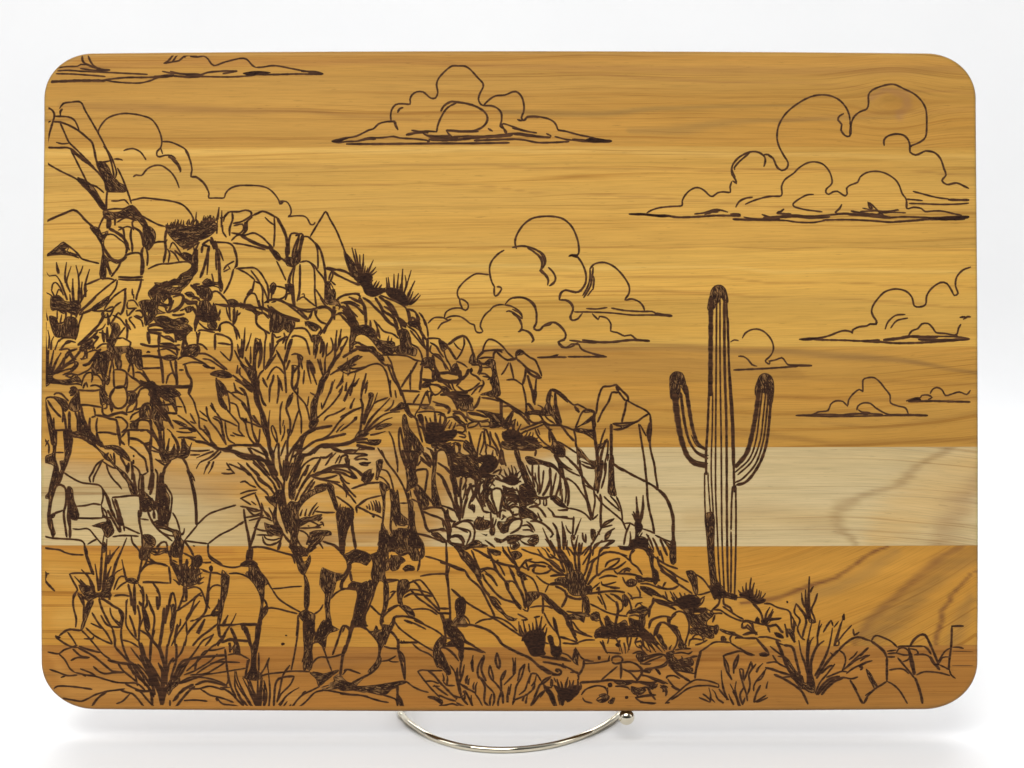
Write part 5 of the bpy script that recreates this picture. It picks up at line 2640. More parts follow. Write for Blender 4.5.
14 380 310 430 295 480 310 510 370 530 430 560 470
18 350 290 350 350 320 440 300 480
26 370 290 370 410
14 330 410 370 410
16 290 490 380 430 440 380 490 340
14 470 360 500 370
14 500 100 570 100
14 480 150 540 170
14 640 605 740 600 830 590 950 595
26 625 600 630 640 640 690
F 810 600 850 600 850 640 820 640
20 830 640 860 680 880 768
14 870 670 880 740
14 850 720 870 730
14 650 740 720 710 780 720 870 725
14 720 620 750 690 780 768
18 710 740 720 768
14 640 690 680 690 640 720 600 768
14 1000 420 1015 440 980 480
@tuftI 140 550 8
F 250 90 290 110 330 130 360 110 380 120 400 150 420 100 440 150 470 140 480 190 470 220 500 230 470 260 430 280 380 290 340 290 310 250 290 200 260 140
b20 320 200 280 160 260 90
b22 345 200 330 100 325 50
b22 375 200 375 130 375 70
b26 410 200 420 120 415 70
b22 440 190 470 110 480 50
b18 320 280 290 250 265 235
b16 460 270 490 265 510 255
b16 460 240 490 230 515 215
b16 450 210 480 190 500 180
b26 440 130 455 90 465 50
18 400 60 440 80 490 100
@shrubB 140 550 8
16 20 290 30 380 20 460
14 50 350 60 400 40 470
14 70 400 90 480 115 530 110 600 100 680 90 768
F 20 470 50 520 80 640 50 650 30 560
16 0 640 60 680 130 768
20 195 460 190 560 180 640 160 768
14 200 590 225 490 260 340 285 420 285 480
18 190 590 230 440 250 340
F 245 440 275 430 280 480 265 600 250 665 240 600 255 520
18 260 640 240 700 225 768
14 290 480 270 600 260 660
16 325 550 320 600 300 620 290 690
14 250 768 290 690 370 570 420 450 440 390 480 350
16 300 590 280 690 280 768
b26 370 560 420 480 480 405
14 370 560 375 680
20 375 680 400 640 470 560 520 500 540 430
18 375 680 360 768
b34 460 670 490 610 520 550
14 400 570 440 560
14 440 560 520 530 580 520
18 420 768 480 700 560 640 620 590
14 470 768 510 720 590 680
b24 660 610 680 570 705 520
b18 620 768 690 650 740 570 770 505
16 520 768 560 720 590 670
@rock 240 540 8
16 80 0 75 80 70 160
16 100 60 95 160
14 100 60 160 55 230 65 300 90 370 110 420 130 440 190
F 400 60 450 60 480 110 500 150 520 190 560 120 560 190 530 240 510 280 480 260 460 200 440 140 420 100
14 330 20 310 80
14 180 0 200 30 240 40 290 20
F 510 260 530 300 550 350 555 430 550 520 545 560 520 560 515 450 520 350
14 205 300 230 350 260 400
12 250 390 330 385 410 375 495 370
14 260 400 310 470 380 520 450 560 490 580
14 190 470 215 520 200 570
14 180 590 230 545 300 550 380 570 460 590
F 470 590 520 560 550 560 560 590 600 600 590 680 600 768 540 768 530 690 500 640 470 610
16 515 620 520 768
16 465 600 460 700 450 768
14 590 595 640 560 665 515
10 520 570 560 575
F 660 220 720 250 780 270 830 280 820 310 770 330 760 380 740 430 720 480 715 560 730 650 750 710 790 715 770 725 700 730 680 700 690 620 680 520 680 420 640 370 645 290
14 730 470 760 430 810 400 850 390
16 850 390 880 380 940 390
F 850 140 900 100 930 80 980 90 1024 110 1024 200 960 180 900 180 880 210 860 270 820 340 820 380 800 390 805 330 840 280 860 210
20 820 110 850 150 860 180
14 890 250 880 280 890 330
14 880 250 900 320
F 870 370 900 330 960 350 1000 330 1020 340 1010 460 990 580 980 680 950 690 940 650 960 580 940 580 920 680 890 740 880 768 870 740 900 640 920 540 940 440 940 400
18 1024 500 1000 570 990 660 1024 690
14 900 700 950 690 1024 720
F 640 680 660 650 680 640 700 680 700 740 680 768 620 768
14 790 768 820 690 860 700 880 740
26 150 768 150 680 180 590
14 0 670 70 670 140 670
12 920 0 920 70
26 810 0 815 100
14 680 20 740 40 790 80 830 110
@rock 340 530 8
24 100 0 115 80 125 150
20 40 0 30 70 30 190
F 30 200 60 190 100 160 150 160 200 180 250 200 240 260 190 250 120 240 60 240
F 240 200 290 180 320 180 300 160 310 120 320 0 350 0 350 60 340 180 360 180 360 380 380 420 390 500 380 600 350 690 330 768 320 740 330 680 350 600 350 500 350 420 330 400 300 420 280 480 260 520 270 440 250 380 260 300 265 230
F 240 400 290 420 260 500 220 600 200 660 180 700 170 768 110 768 120 680 140 560 140 460 100 440 90 420 140 420 200 430
14 200 768 200 690 230 620 260 540 290 440
12 180 768 190 690 220 600 250 510
20 80 260 70 300 30 360 0 370
14 80 330 95 410
16 90 280 70 340 20 420 10 460
14 0 470 60 470 140 480
20 80 430 70 460
14 270 190 270 310 280 400
F 510 300 540 280 590 290 560 320 520 330
14 620 150 640 220 620 330
14 600 100 580 200
20 360 400 420 400 470 400
14 380 420 470 400
14 470 400 460 500 470 590
F 480 400 540 400 560 440 520 500 490 560 500 600 480 600 470 500
14 400 500 440 490 390 560
14 410 520 450 490
20 380 640 420 620 470 600
16 240 600 290 650 330 680 360 640 380 600
18 350 740 340 700 400 640 460 600
14 500 520 560 480 620 480 700 500 740 520
16 510 540 570 510 660 520 740 530
14 540 430 590 410 640 400 690 450 740 520 780 590 800 640
16 560 470 620 540 690 590 760 640 790 670
18 580 400 630 450 660 510 720 570 800 650
F 470 600 510 600 570 630 600 700 560 690 520 650
14 580 635 660 630 720 640 780 680
18 420 768 430 700 480 690 520 690 600 710 680 760
14 440 690 430 768
18 510 720 580 750
18 800 630 880 630
16 800 660 880 675
20 780 660 820 680 840 768
16 850 120 855 250 850 360 870 480 880 620 885 768
14 680 210 760 230 840 260 920 290 1000 320
14 640 370 720 355 800 350 860 350
12 880 280 860 370
14 610 30 700 50 760 70 840 100
14 890 470 940 510 980 550 1024 590
F 930 590 950 550 980 540 1000 570 1000 660 980 690 960 680 930 650 920 620
14 980 560 985 640
F 900 740 940 690 990 680 1000 720 1024 768 900 768
F 730 30 780 20 840 80 860 100 820 100
18 860 0 870 90 920 110 990 120
F 910 120 960 140 1000 180 1024 260 980 240 950 180
@rock 440 550 8
18 55 0 55 100 60 200 70 350 80 470 80 580
14 0 95 60 115 130 150 200 170
18 200 170 240 230 300 280 340 330 380 410 420 490 440 540
14 0 190 70 195
20 140 0 180 50 230 110 280 180 310 240 350 310 400 380 430 440 470 460
F 140 0 200 20 190 50 230 90 290 150 330 190 325 240 290 190 230 130 180 70
14 200 20 260 90 300 120
14 250 0 280 70 310 140 330 180
14 290 0 350 40 400 70
20 380 0 410 60 440 130 470 190 520 250 540 310 570 360 600 410 640 460
F 410 0 480 20 485 40 430 30
14 400 80 480 110 560 130 640 140
14 450 90 470 85
14 490 120 495 110
14 330 180 360 155 420 150 460 180
14 370 180 420 220 460 290
16 460 290 440 260 400 210 360 190
18 340 190 360 240 400 290 440 340 500 390 560 410 620 430
14 325 240 350 310 400 360
F 400 380 430 390 470 440 500 470 510 500 560 540 620 545 590 570 550 560 500 510 450 470 420 430
14 400 370 450 390 490 440
F 520 240 560 260 540 300 600 400 640 430 650 480 600 430 570 370 540 310
14 530 250 580 250 600 270
22 560 150 590 220 620 290 650 340 670 400 680 460
20 620 140 650 220 670 290 690 350 690 420 680 470
14 550 0 590 80 620 130
14 500 0 540 50 590 110
14 640 140 690 80 720 90
14 650 130 700 150 680 80
18 700 160 720 130 760 120 850 135
18 700 165 715 150
16 750 180 740 160 770 130
14 750 180 800 190 850 180 900 150
14 640 180 690 200 740 230 770 280 790 340
14 660 200 700 240
F 665 215 690 225 690 240 670 245
F 690 340 740 335 800 340 800 365 770 390 720 430 700 470 690 430 710 380 690 360
22 790 340 840 370 880 420 930 470 1000 530 1024 600
F 800 340 850 360 880 400 910 440 940 480 980 490 1024 510 960 510 900 460 840 400
14 770 205 820 250 870 275 920 280
14 870 275 840 340
14 1020 340 1000 400 970 460
14 720 460 780 450 860 450 900 470
18 820 370 825 440 820 510
14 830 500 870 580 920 650
14 660 470 700 490 710 440
14 620 510 700 555 650 560
16 800 530 750 540
16 90 310 140 360 200 410 260 450 330 490 400 530 470 570 560 630 650 690
14 400 530 490 550 560 590 620 650
F 120 460 130 400 160 370 200 390 205 420 190 480 170 500 140 490
F 130 490 190 490 180 540 160 580 130 580 140 530
14 170 510 220 550 240 590
14 170 540 130 560 100 600
16 0 465 80 470
22 0 505 80 505
14 280 590 340 560 420 550
20 130 600 250 600 330 620 400 650 460 700 490 750
F 0 510 20 540 50 580 80 580 90 610 130 610 160 690 190 740 190 768 120 768 60 660 30 600
14 130 620 180 680 210 730 280 768
18 30 600 45 700 40 768
14 0 670 40 700 120 710
10 0 720 10 715
@tuftJ 440 550 8
b18 690 720 640 660 630 570
b20 700 700 660 660 640 600
b20 700 700 680 640 665 560
b22 720 700 720 640 710 590
b22 740 700 745 640 740 580
b24 770 700 775 620 765 535
b24 790 700 800 620 815 530
b22 810 700 820 640 850 590
b18 830 700 850 650 855 620
b18 660 730 660 700
F 660 690 720 650 780 640 830 650 840 690 840 740 830 800 850 830 800 850 730 840 710 800 690 760
F 860 690 890 680 910 720 910 768 960 768 950 700 920 640 905 560 905 530 930 580 945 660 960 700 965 768 970 840 900 850 890 790
14 830 740 870 750
@rock 440 620 8
14 960 130 1024 150
16 980 185 1024 190
F 800 290 850 290 900 300 940 290 1000 310 1024 310 960 320 880 310
22 460 140 500 195 560 230 640 270 710 300 770 350 820 400
30 800 370 850 410 890 430
16 890 440 940 440 970 420 960 400 930 395 930 410 950 415
16 820 335 880 345 950 360 1010 385
16 985 345 985 370
14 890 450 830 480 790 540 750 620
14 830 530 890 540 900 500 890 470
F 830 520 860 540 900 580 935 700 900 670 870 600 840 560
14 850 550 800 600 730 690
14 910 460 930 500
20 180 225 270 235 350 260
14 130 150 180 170 250 200 320 240 350 260
12 340 245 365 265
F 0 240 20 260 60 350 85 410 70 435 30 380 0 360
14 10 220 60 230 110 270 150 330
14 0 230 30 210 130 210
20 160 230 180 280 170 340
F 60 180 130 160 180 180 190 240 180 280 140 230 100 200
14 0 170 60 190
@bladesB 340 620 8
b20 970 600 945 500 930 440 880 360
b18 960 500 975 440 995 355
b18 945 480 930 420 940 380
b16 830 490 830 460 820 425
b16 855 520 860 460 850 430
14 820 480 850 520 920 525
14 955 510 1024 540
b18 1010 510 1015 470 1024 440
14 620 410 680 490 740 560 800 620
14 620 410 660 400 710 405 820 405
18 700 405 750 440 800 500 850 550 900 600 940 630
14 680 490 740 490 790 510
14 740 530 800 530
16 750 520 800 560 865 605
16 790 600 860 630 930 650
20 700 615 760 630 820 645
16 820 650 810 680 790 695
14 790 690 850 680 900 670 950 690
18 930 660 980 690 1000 695
F 700 610 740 610 800 630 830 660 810 670 760 640
b18 990 640 1000 610 990 570
18 960 590 980 630 1024 680
14 900 600 960 620 990 600
14 930 640 930 620
@bladesB 440 620 8
b20 160 590 135 480 110 400 80 360
b18 150 500 180 440 195 360
b18 140 470 140 420 140 380
b18 210 510 205 480 215 445
b16 225 520 230 480 240 465
b16 270 560 265 530 275 495
b16 285 580 285 530 300 495
b20 265 415 255 350 265 280
F 240 345 260 310 270 330 265 380
20 370 490 340 430 330 380 350 310 350 280
18 350 290 310 360 300 420 310 470
18 300 440 340 490 360 540 355 650 390 690
14 330 460 380 530 420 570 435 600
18 400 690 400 640 415 590
18 420 690 435 640 430 580
16 400 360 390 420 410 470 440 500 480 550 500 600
16 400 360 420 430 430 480
20 455 260 445 330 470 390 480 340 455 260
18 465 700 465 650 490 570 490 460 530 400
14 530 410 500 480
22 500 570 505 670
14 510 520 560 470 595 435
b22 590 440 590 360 580 300
b20 600 430 600 360 605 300
b20 540 660 540 600 550 530
b20 550 600 560 550 570 510
14 580 680 600 640 690 600 750 550
16 580 680 600 590 610 530 650 460 680 350
16 680 350 640 400 630 450 620 490
14 630 600 680 560 700 500 730 430
b18 710 510 720 460 740 420
b16 730 530 760 490 770 440
16 710 345 710 390 720 420
14 720 430 770 430 810 490
18 725 690 750 640 780 560 800 510
14 740 650 770 630 800 590 840 560
b20 740 560 755 530 760 500
b18 660 650 670 620 690 590
b18 685 670 690 640 700 600
18 180 580 200 570 240 640 260 690
b18 260 690 250 650 250 600
14 280 590 310 630 340 690
16 150 500 200 540 260 570 290 590
@rock 550 540 8
14 420 0 370 50 310 120 260 200
14 500 0 430 60 400 100
14 400 70 390 130 380 200 370 280
14 400 130 430 110 480 95 550 105 610 140 640 170
16 660 80 640 130 650 180 700 220 740 280
14 650 110 680 80
18 800 90 820 140 820 200 830 250
14 740 70 790 90 830 90
F 790 90 830 120 820 200 860 260 870 310 840 360 830 310 820 260 800 170
20 860 130 870 190 920 260 1000 310 1024 340
16 830 130 900 180 960 210 1024 230
14 870 190 940 240 1010 300
F 970 0 1000 0 1005 180 980 200 960 150
18 880 80 910 180
16 440 220 460 180 500 160 555 150 540 180 500 210 460 230
16 380 290 440 240 520 230 560 210 610 170
14 510 240 540 270 580 240 620 225 650 240
18 590 260 610 240 640 250
18 550 270 620 270 680 280 740 300
16 390 310 440 290 490 285 540 295
14 410 330 420 360 480 350 530 335
14 410 350 450 370 520 380
22 480 380 560 385
14 580 295 600 340 630 370 680 360 690 330 650 315 620 330
16 620 330 650 345 670 335
F 620 320 670 320 680 350 640 370 610 350
14 690 370 720 420 720 460
14 640 470 690 460 740 460
F 690 290 760 310 830 315 890 320 830 335 750 325 700 340
14 720 350 780 350 840 370 900 390
F 720 370 790 380 830 400 880 440 900 460 840 440 780 420 740 390
12 790 380 790 420 800 440
18 860 370 920 390 980 390 1024 370
14 900 380 920 335
14 900 440 940 480 1000 510 1024 510
14 960 410 1000 480
14 980 450 1000 470
14 920 410 940 470
18 310 430 380 420 460 410 540 410 600 420
20 370 400 390 380 390 440
14 400 430 430 500 450 560
14 380 450 400 480 420 520
14 440 430 500 480 530 500
14 480 430 540 450 580 500 580 550 550 580
16 510 440 560 480
22 530 490 545 560 530 640 520 700
16 590 430 630 480 650 540 650 570
F 580 440 610 450 620 520 600 540 590 500
14 320 510 380 540 460 580 540 600 620 610
14 620 420 650 450 660 480
14 680 540 700 510 740 500
F 690 550 730 530 780 540 790 600 770 570 730 600 690 580 640 590 610 580 650 570
14 610 600 640 560
14 630 610 680 600 740 620
18 730 610 740 650
14 830 460 830 500 790 550 790 620
16 830 480 900 500 960 530 1010 560
14 840 470 920 500 980 510
14 790 700 800 650 850 620 910 610 960 620 940 650
14 1010 590 960 640 960 670
14 840 768 850 710 890 660 940 670 1000 740
18 850 740 880 680
18 1024 700 970 680
14 0 470 60 530 120 580 160 620 180 700 210 768
20 100 580 150 660 200 760
F 20 500 60 530 110 570 140 600 190 590 260 590 300 580 320 600 310 620 280 610 270 660 250 640 200 630 160 640 140 640 100 590
14 140 450 120 500 95 540
14 130 570 200 580 260 580
14 260 490 260 580
18 300 480 300 570
14 180 650 230 720 300 760
F 330 590 370 570 400 600 410 660 460 710 440 650 450 600 480 640 520 680 560 660 600 640 620 690 600 740 600 768 360 768 370 720 420 680 390 630 370 650 330 640
F 630 620 660 640 720 640 740 690 790 740 800 768 660 768 650 720
@shrubR 550 540 8
20 0 0 30 60 80 140 110 180
20 75 0 80 80 120 160 160 220
18 70 60 110 110 150 170 180 240
14 120 40 170 90 195 130
18 175 20 195 80 200 170 215 260
22 235 20 230 120 235 260
14 250 120 290 70 330 40
18 330 70 310 160 290 240 270 290
18 350 150 320 240 280 350
14 310 260 350 170 400 120
14 370 200 380 280
16 280 360 310 290 340 200
20 300 360 350 300 390 270
14 340 390 400 340
14 0 110 50 150 110 180
14 0 180 60 230 110 270
14 0 220 60 260 90 290
20 0 290 60 280 120 280
26 0 350 80 350 140 380
F 110 160 170 180 190 240 215 260 220 230 240 250 260 270 270 300 290 360 330 370 340 400 320 430 260 440 200 445 150 420 130 380 60 340 30 320 70 300 120 300 120 270 150 260 120 210
20 40 370 90 390 130 420
20 120 400 130 440 200 470 260 470
F 250 440 290 440 310 500 320 560 310 590 280 570 270 500
14 290 200 360 150 400 130
@tuftK 550 540 8
b14 420 700 400 640 390 600
b14 460 720 440 650 430 620
b16 500 740 480 660 460 620
b16 700 740 660 660 640 620
b16 740 740 700 660 680 640
b16 770 750 740 700 720 670
F 380 720 450 700 520 700 600 690 690 690 760 720 800 768 370 768
@tuftK 540 620 8
F 440 110 480 90 560 80 640 60 700 60 740 100 820 100 880 110 820 130 760 120 720 140 700 110 650 130 600 150 560 140 520 150 480 140 440 150
b16 760 110 840 160 890 260
b16 800 110 870 170 920 240
b16 840 110 900 170 970 250
b14 860 110 940 180 1000 250
b14 820 150 830 200 860 250
b14 780 140 760 180 780 220
b16 700 120 700 180 715 240
b14 730 140 720 190 700 260
b14 670 180 680 220 685 270
b14 640 160 630 200 640 250
14 760 180 800 170 820 190 800 220 770 210
14 790 200 820 220
14 500 160 520 230 540 270
14 480 170 500 200 530 260
14 540 190 550 150
F 600 200 620 180 640 190 630 220
b14 600 140 640 200 660 270
14 540 260 600 265 650 270
14 740 270 800 250 860 280
@rock 540 620 8
14 190 180 240 190 310 190
14 160 140 230 155 300 180
20 210 20 250 80 280 140 300 170
16 265 80 330 110 420 135
14 300 180 370 160 440 160
26 260 320 280 260 285 225
F 285 220 300 250 310 290 300 330 310 370 280 340 260 320
14 300 250 330 300 370 325 430 330
14 350 350 420 345 500 335 560 325
20 350 320 350 360 330 410 300 450
14 360 315 400 325
F 460 290 485 290 485 315 465 318
F 540 320 555 280 560 290 555 325
18 575 330 580 300 630 290 660 310 650 340 600 350 575 335
14 620 370 560 420 490 480
20 645 340 650 400 645 470
16 660 340 720 335 780 360 810 400 760 410 700 405
16 660 390 720 420 760 460 780 480
20 800 370 820 410 800 450 770 490
14 820 330 880 300 940 280 1000 280 1020 320 980 360 920 380 840 390
14 820 350 890 350
F 770 280 830 260 850 290 820 340 790 330
14 770 270 830 270 820 310 780 300
F 830 400 880 400 890 420 840 425
F 920 390 945 395 970 430 955 440 930 410
14 800 440 860 450 930 470 1024 510
14 790 490 860 500 930 500
20 320 500 400 495 480 490 560 480 640 490 720 490 790 500
F 580 480 620 480 700 490 740 500 700 520 640 520 600 500
F 540 510 570 500 580 530 550 540
14 600 530 640 530 700 540 720 560
14 330 600 360 560 400 540 460 525 520 540 540 580
14 340 620 360 650 420 665
F 470 600 520 590 560 610 540 640 500 660 450 640 490 630
14 540 540 540 600
F 550 650 580 620 605 630 580 670 550 668
F 680 610 705 608 705 628 682 630
F 730 530 800 550 850 540 830 580 780 600 740 590
14 760 620 840 610 930 600
14 760 620 800 650 860 665 920 670
14 870 540 890 590 925 640
14 750 570 790 620
14 800 600 850 560
18 780 490 860 520 920 540 940 510
F 860 520 920 500 920 540 880 560
18 960 540 1000 540 1010 580 1005 610
14 980 520 1024 540
18 0 290 60 300 130 310 200 320 250 330
16 20 335 100 345 180 365 240 390 300 430
14 180 345 185 365
14 160 260 220 280 260 320
16 240 420 300 420 310 480
18 120 400 150 395 170 415 155 440 110 430 60 400 0 365
16 90 450 50 490 0 520
18 90 470 85 530
@tuftL 540 620 8
F 110 520 150 540 200 550 250 530 300 520 330 540 310 580 270 620 220 660 200 640 180 690 160 650 150 600
b20 140 560 120 530 110 520
b22 160 560 145 510 135 470
b22 180 560 175 520 165 490
b22 200 560 210 510 225 455
b22 225 560 240 520 235 480
b22 250 560 260 520 270 480
b22 290 560 305 510 300 470
b18 320 560 330 530 320 500
F 25 510 60 540 100 590 135 700 110 690 70 600 40 560
14 30 520 40 560 0 620
14 140 600 160 680
@rock 640 570 8
F 100 0 140 0 135 110 110 115
20 0 70 80 70 160 80
16 140 120 190 150 260 150 310 125
14 180 140 210 95
16 160 0 230 50 290 100 350 140 420 190
14 230 0 300 50 390 100
14 280 50 290 90
F 370 10 440 20 460 130 460 200 440 200 420 130
14 440 30 500 70 540 120 560 150
14 460 200 510 190 570 170
F 560 120 640 150 700 190 780 200 770 240 720 220 660 220 600 220 570 180
18 640 220 630 270 590 310 560 340
18 670 220 670 270 720 300 740 340
14 660 290 720 330 780 370 830 395
14 590 320 640 320 700 360 760 390 820 410
14 580 350 640 345 660 350
18 600 360 580 420
14 780 220 840 220 900 260 950 310 975 370 980 420
14 0 150 60 150 120 180 190 220 250 260
F 0 140 70 160 80 200 40 180
14 60 150 70 190 100 210
14 110 240 160 270 230 290 290 320
14 110 230 190 250 250 270
18 105 220 100 270 80 310 70 380
14 70 330 0 270
14 230 290 290 280 350 320
14 250 400 260 360 310 330 360 350 390 420 390 490 370 560 360 600
14 240 430 280 480 320 540 350 590
F 250 450 290 460 320 510 340 580 380 600 350 630 300 610 320 560 300 500
16 70 470 90 410 140 380 200 370 250 380
20 220 370 230 430 250 470
14 110 540 120 480 160 420 210 430 260 480 300 540 290 600 260 650
20 130 520 150 450 170 430
F 130 520 160 510 190 580 210 630 200 640 170 590
b16 210 640 210 610 200 590
b16 235 640 240 620 255 600
14 80 500 100 530 130 560
F 360 310 420 310 420 350 500 350 540 300 540 340 600 340 580 370 540 400 520 430 560 450 620 460 610 500 580 470 560 490 580 540 560 530 540 470 500 450 440 460 400 440 390 400 360 350
F 400 470 460 460 500 480 520 560 490 530 460 500 410 520
F 480 460 560 470 590 540 550 550 520 520
14 390 610 400 560 440 550 500 560
14 410 560 440 520 490 520 510 570
14 440 600 480 590 540 560
F 600 440 630 440 620 500 600 520 590 490
F 640 470 700 490 760 500 750 520 700 510 650 490
F 650 530 680 530 690 570 650 570
14 730 580 720 550 740 520 780 530 760 550
14 470 660 530 620 590 580 650 575 720 580
14 760 540 840 545 930 550
14 720 580 780 620 840 650 880 680 920 680
20 740 500 790 530 830 545
16 820 420 850 410 890 430 910 480 940 520
18 820 460 815 430
14 820 460 850 460 880 480 910 500
20 830 520 880 505 940 500
14 840 400 920 420 990 440
F 920 400 940 370 960 410 940 430
14 940 540 1024 535
14 930 550 970 600 1020 660
F 950 670 1000 660 1024 670 1000 690
14 490 660 470 720 460 768
14 660 690 720 670 800 650 850 660
14 280 640 350 630 410 630
14 270 670 330 660 390 670 420 650
16 0 700 60 690 150 670 200 680
14 30 750 100 720 180 690
F 210 660 280 650 260 700 300 720 340 700 380 720 400 700 430 740 420 768 230 768 240 720
b16 0 520 60 580 130 660
b16 30 510 90 570 160 640
b16 0 560 40 620 90 660
b16 60 520 120 590 180 660
b14 0 610 20 640 50 670
F 0 500 60 510 110 560 150 600 120 600 60 560 20 560
F 0 330 30 350 40 420 30 470 60 510 0 520
14 30 380 70 330
@tuftM 640 570 8
b20 320 260 290 220 265 180
b22 340 250 330 210 315 180
b22 370 250 365 220 355 185
b20 400 250 400 220 390 190
b20 300 270 270 240 250 215
b20 460 260 490 230 520 210
F 270 250 330 220 380 200 420 200 450 220 490 230 480 270 440 300 480 310 530 300 530 370 480 340 420 340 370 350 350 310 310 290
b18 450 300 500 260 515 220
@tuftN 640 570 8
b22 890 220 880 140 890 60
b20 870 220 850 160 850 100
b20 860 220 830 180 820 130
b18 840 210 800 180 785 160
b20 900 220 900 160 915 100
b16 910 230 930 190 935 150
b16 920 240 950 200 955 160
b16 930 250 960 220 970 170
b18 930 260 980 220 1005 185
F 800 190 850 170 880 150 905 170 910 220 940 240 990 230 1010 240 980 265 920 270 890 250 860 220 800 210
@tuftN 740 570 8
14 100 270 130 300 170 350 190 420
14 190 270 240 270 300 300 380 320 405 350 410 420 420 480
b18 200 400 210 350 240 295
b18 215 400 240 360 265 310
b18 230 400 250 360 270 330
F 170 400 210 380 230 390 290 385 340 385 290 400 230 410 210 440 180 430
14 120 420 140 380 150 410
F 120 400 140 380 160 420 130 420
14 0 410 60 405 120 420 200 440
16 20 420 15 460 40 465 60 440 90 470 130 520
14 100 420 110 480 140 520
18 20 520 80 500 140 510
20 200 440 240 450 290 440 330 490 350 500
16 260 450 290 430
18 220 450 240 500
F 275 500 310 500 340 530 350 545 310 540 280 520
F 370 248 384 248 386 264 372 264
14 0 545 70 545 130 545 160 580 210 630 235 680
14 150 535 210 535 270 550 330 570
F 0 620 40 650 80 670 120 680 70 685 30 660
F 160 670 210 665 235 685 190 690 160 685
@bladesR 640 620 8
b18 700 640 670 560 655 480 650 400
b18 735 480 720 450 690 400 670 300
14 665 290 700 350 715 420
18 670 290 680 360 700 420
14 665 285 720 265 800 245
18 750 430 750 360 770 310 790 275
16 790 280 775 350 750 400
b18 780 640 760 560 770 490
b18 800 690 770 610 720 510
14 790 700 770 620 740 570
16 860 650 850 590 830 530 810 460 795 390
16 800 390 825 400 825 480
16 830 490 860 410 890 330
16 870 580 880 510 870 440 890 400 930 350
b14 900 390 895 350 900 340
b18 930 420 950 380 985 345
14 910 570 910 530 930 490 980 430 1010 390
14 930 490 970 470 1000 410
14 860 600 870 560 880 540
18 820 680 800 600 830 540
18 820 680 840 620
18 910 660 930 590 965 520
14 910 660 950 640 1010 600
14 930 660 980 640 1024 620
b16 1010 550 1015 520 1024 490
14 200 670 230 640 290 590 370 520 440 480 500 480 560 490 630 515
14 210 665 240 660
14 250 640 310 600 380 550 440 530 500 525 560 525 630 540
14 630 515 630 540
16 630 550 670 600 710 640
b16 560 660 565 600 550 540
b16 670 665 620 630 600 580 575 555
14 560 660 520 640 470 620
14 560 640 530 610 500 590
14 600 660 560 620
b16 750 680 720 620 710 590
@rock 640 620 8
14 490 250 470 330 450 400 440 470
20 480 260 460 340 440 440
14 270 400 340 410 440 430
14 440 430 440 470
20 210 290 240 360 290 420 350 460 400 490
F 210 280 260 290 250 330 280 370 330 370 380 380 420 380 425 410 380 410 320 400 270 400 230 350
14 280 300 300 330 280 350
14 320 350 340 310 330 290
20 340 320 350 360 400 350 410 300 460 290
14 380 300 390 340
14 210 470 220 450 270 445 320 470
14 220 470 250 510 300 560
20 250 530 290 550 320 560
16 0 440 60 450 120 480 200 510
20 0 500 80 510 140 490
18 20 540 60 540 80 580 125 640
14 170 540 190 560 180 570 210 570 205 610
14 160 520 210 550 215 600
14 0 560 40 540
14 0 610 60 600 130 600
14 0 660 130 665
16 0 420 40 400 100 400
F 130 400 150 395 165 430 155 440 140 420
14 0 350 80 355
16 0 340 60 310 140 280 190 280 220 310 210 360 150 380 60 390
14 240 270 260 300
@shrubE 740 620 8
b20 540 430 520 350 490 270 470 160
b22 550 430 540 320 540 200 560 80 575 20
b18 545 220 565 170 590 135
b22 570 430 570 330 600 240 620 200 620 110 640 0
14 615 220 640 190 675 165
b18 620 130 630 80 655 30
b22 600 450 640 380 680 300 710 220 730 130 740 60
16 665 100 700 40 730 0
14 730 0 745 50
22 610 470 660 390 720 310 790 240
b18 720 310 740 280 720 260
14 750 210 770 140 790 80 815 10
12 750 205 790 200 790 160
12 770 180 800 150 830 110 895 40
14 750 60 790 10
18 790 240 840 190 880 160 920 140 970 140 1024 165
18 905 70 915 120 955 95
14 790 240 830 270 845 320 830 380 815 410
26 460 510 430 450 380 380 330 250 290 160
22 480 440 450 320 420 220 350 200
14 240 210 290 250 330 280 370 310
14 260 280 300 340 350 370 400 390
14 210 345 280 335 320 350
20 200 380 260 395 330 420 400 440
F 340 280 380 310 440 400 470 440 500 520 540 560 560 590 530 560 480 540 440 480 400 450 400 420 430 420 390 360
14 300 290 360 300 390 330
20 270 435 330 460 400 500 460 540 500 580 545 675
14 330 460 430 450
F 400 430 470 430 500 450 510 500 530 520 540 470 560 500 570 420 590 480 600 530 590 580 560 585 540 560 500 540 450 470
b26 545 520 545 400 540 300
b26 570 520 565 420 570 330
14 350 200 290 180
F 540 160 560 160 550 300 560 430 540 430 530 300
20 610 600 660 520 720 470 800 450
20 620 600 700 510 760 470
20 650 600 700 540 760 490 830 460
14 600 590 640 500 690 440 760 350
18 650 430 700 380 740 360
14 690 460 760 430 820 410 870 420
14 760 470 830 460 890 470 945 455
14 820 400 880 360 930 320 1024 280
14 850 430 900 390 960 360 1024 330
14 870 320 910 290 940 250
14 840 390 910 320 970 270 1024 220
18 950 370 980 385 960 400
18 960 380 985 375
@shrubE 740 570 8
b26 545 360 550 180 555 50
b18 560 180 580 140 590 130
b22 530 300 525 220 525 155
b20 520 300 500 250 492 180
F 520 280 550 260 560 320 570 390 605 410 600 425 560 420 540 370
16 620 185 600 250 570 320 590 370 605 420
14 450 265 435 340 480 400 460 470 490 540 520 560
18 450 270 490 320 520 370 530 420 510 490 500 540
b22 540 390 500 330 470 310
b20 440 580 400 510 370 480 355 430
b20 380 540 370 480 360 430
F 380 470 420 480 440 580 410 540
b18 430 500 430 400 400 350
b16 450 450 440 420 415 370
F 815 370 835 345 840 400 820 400
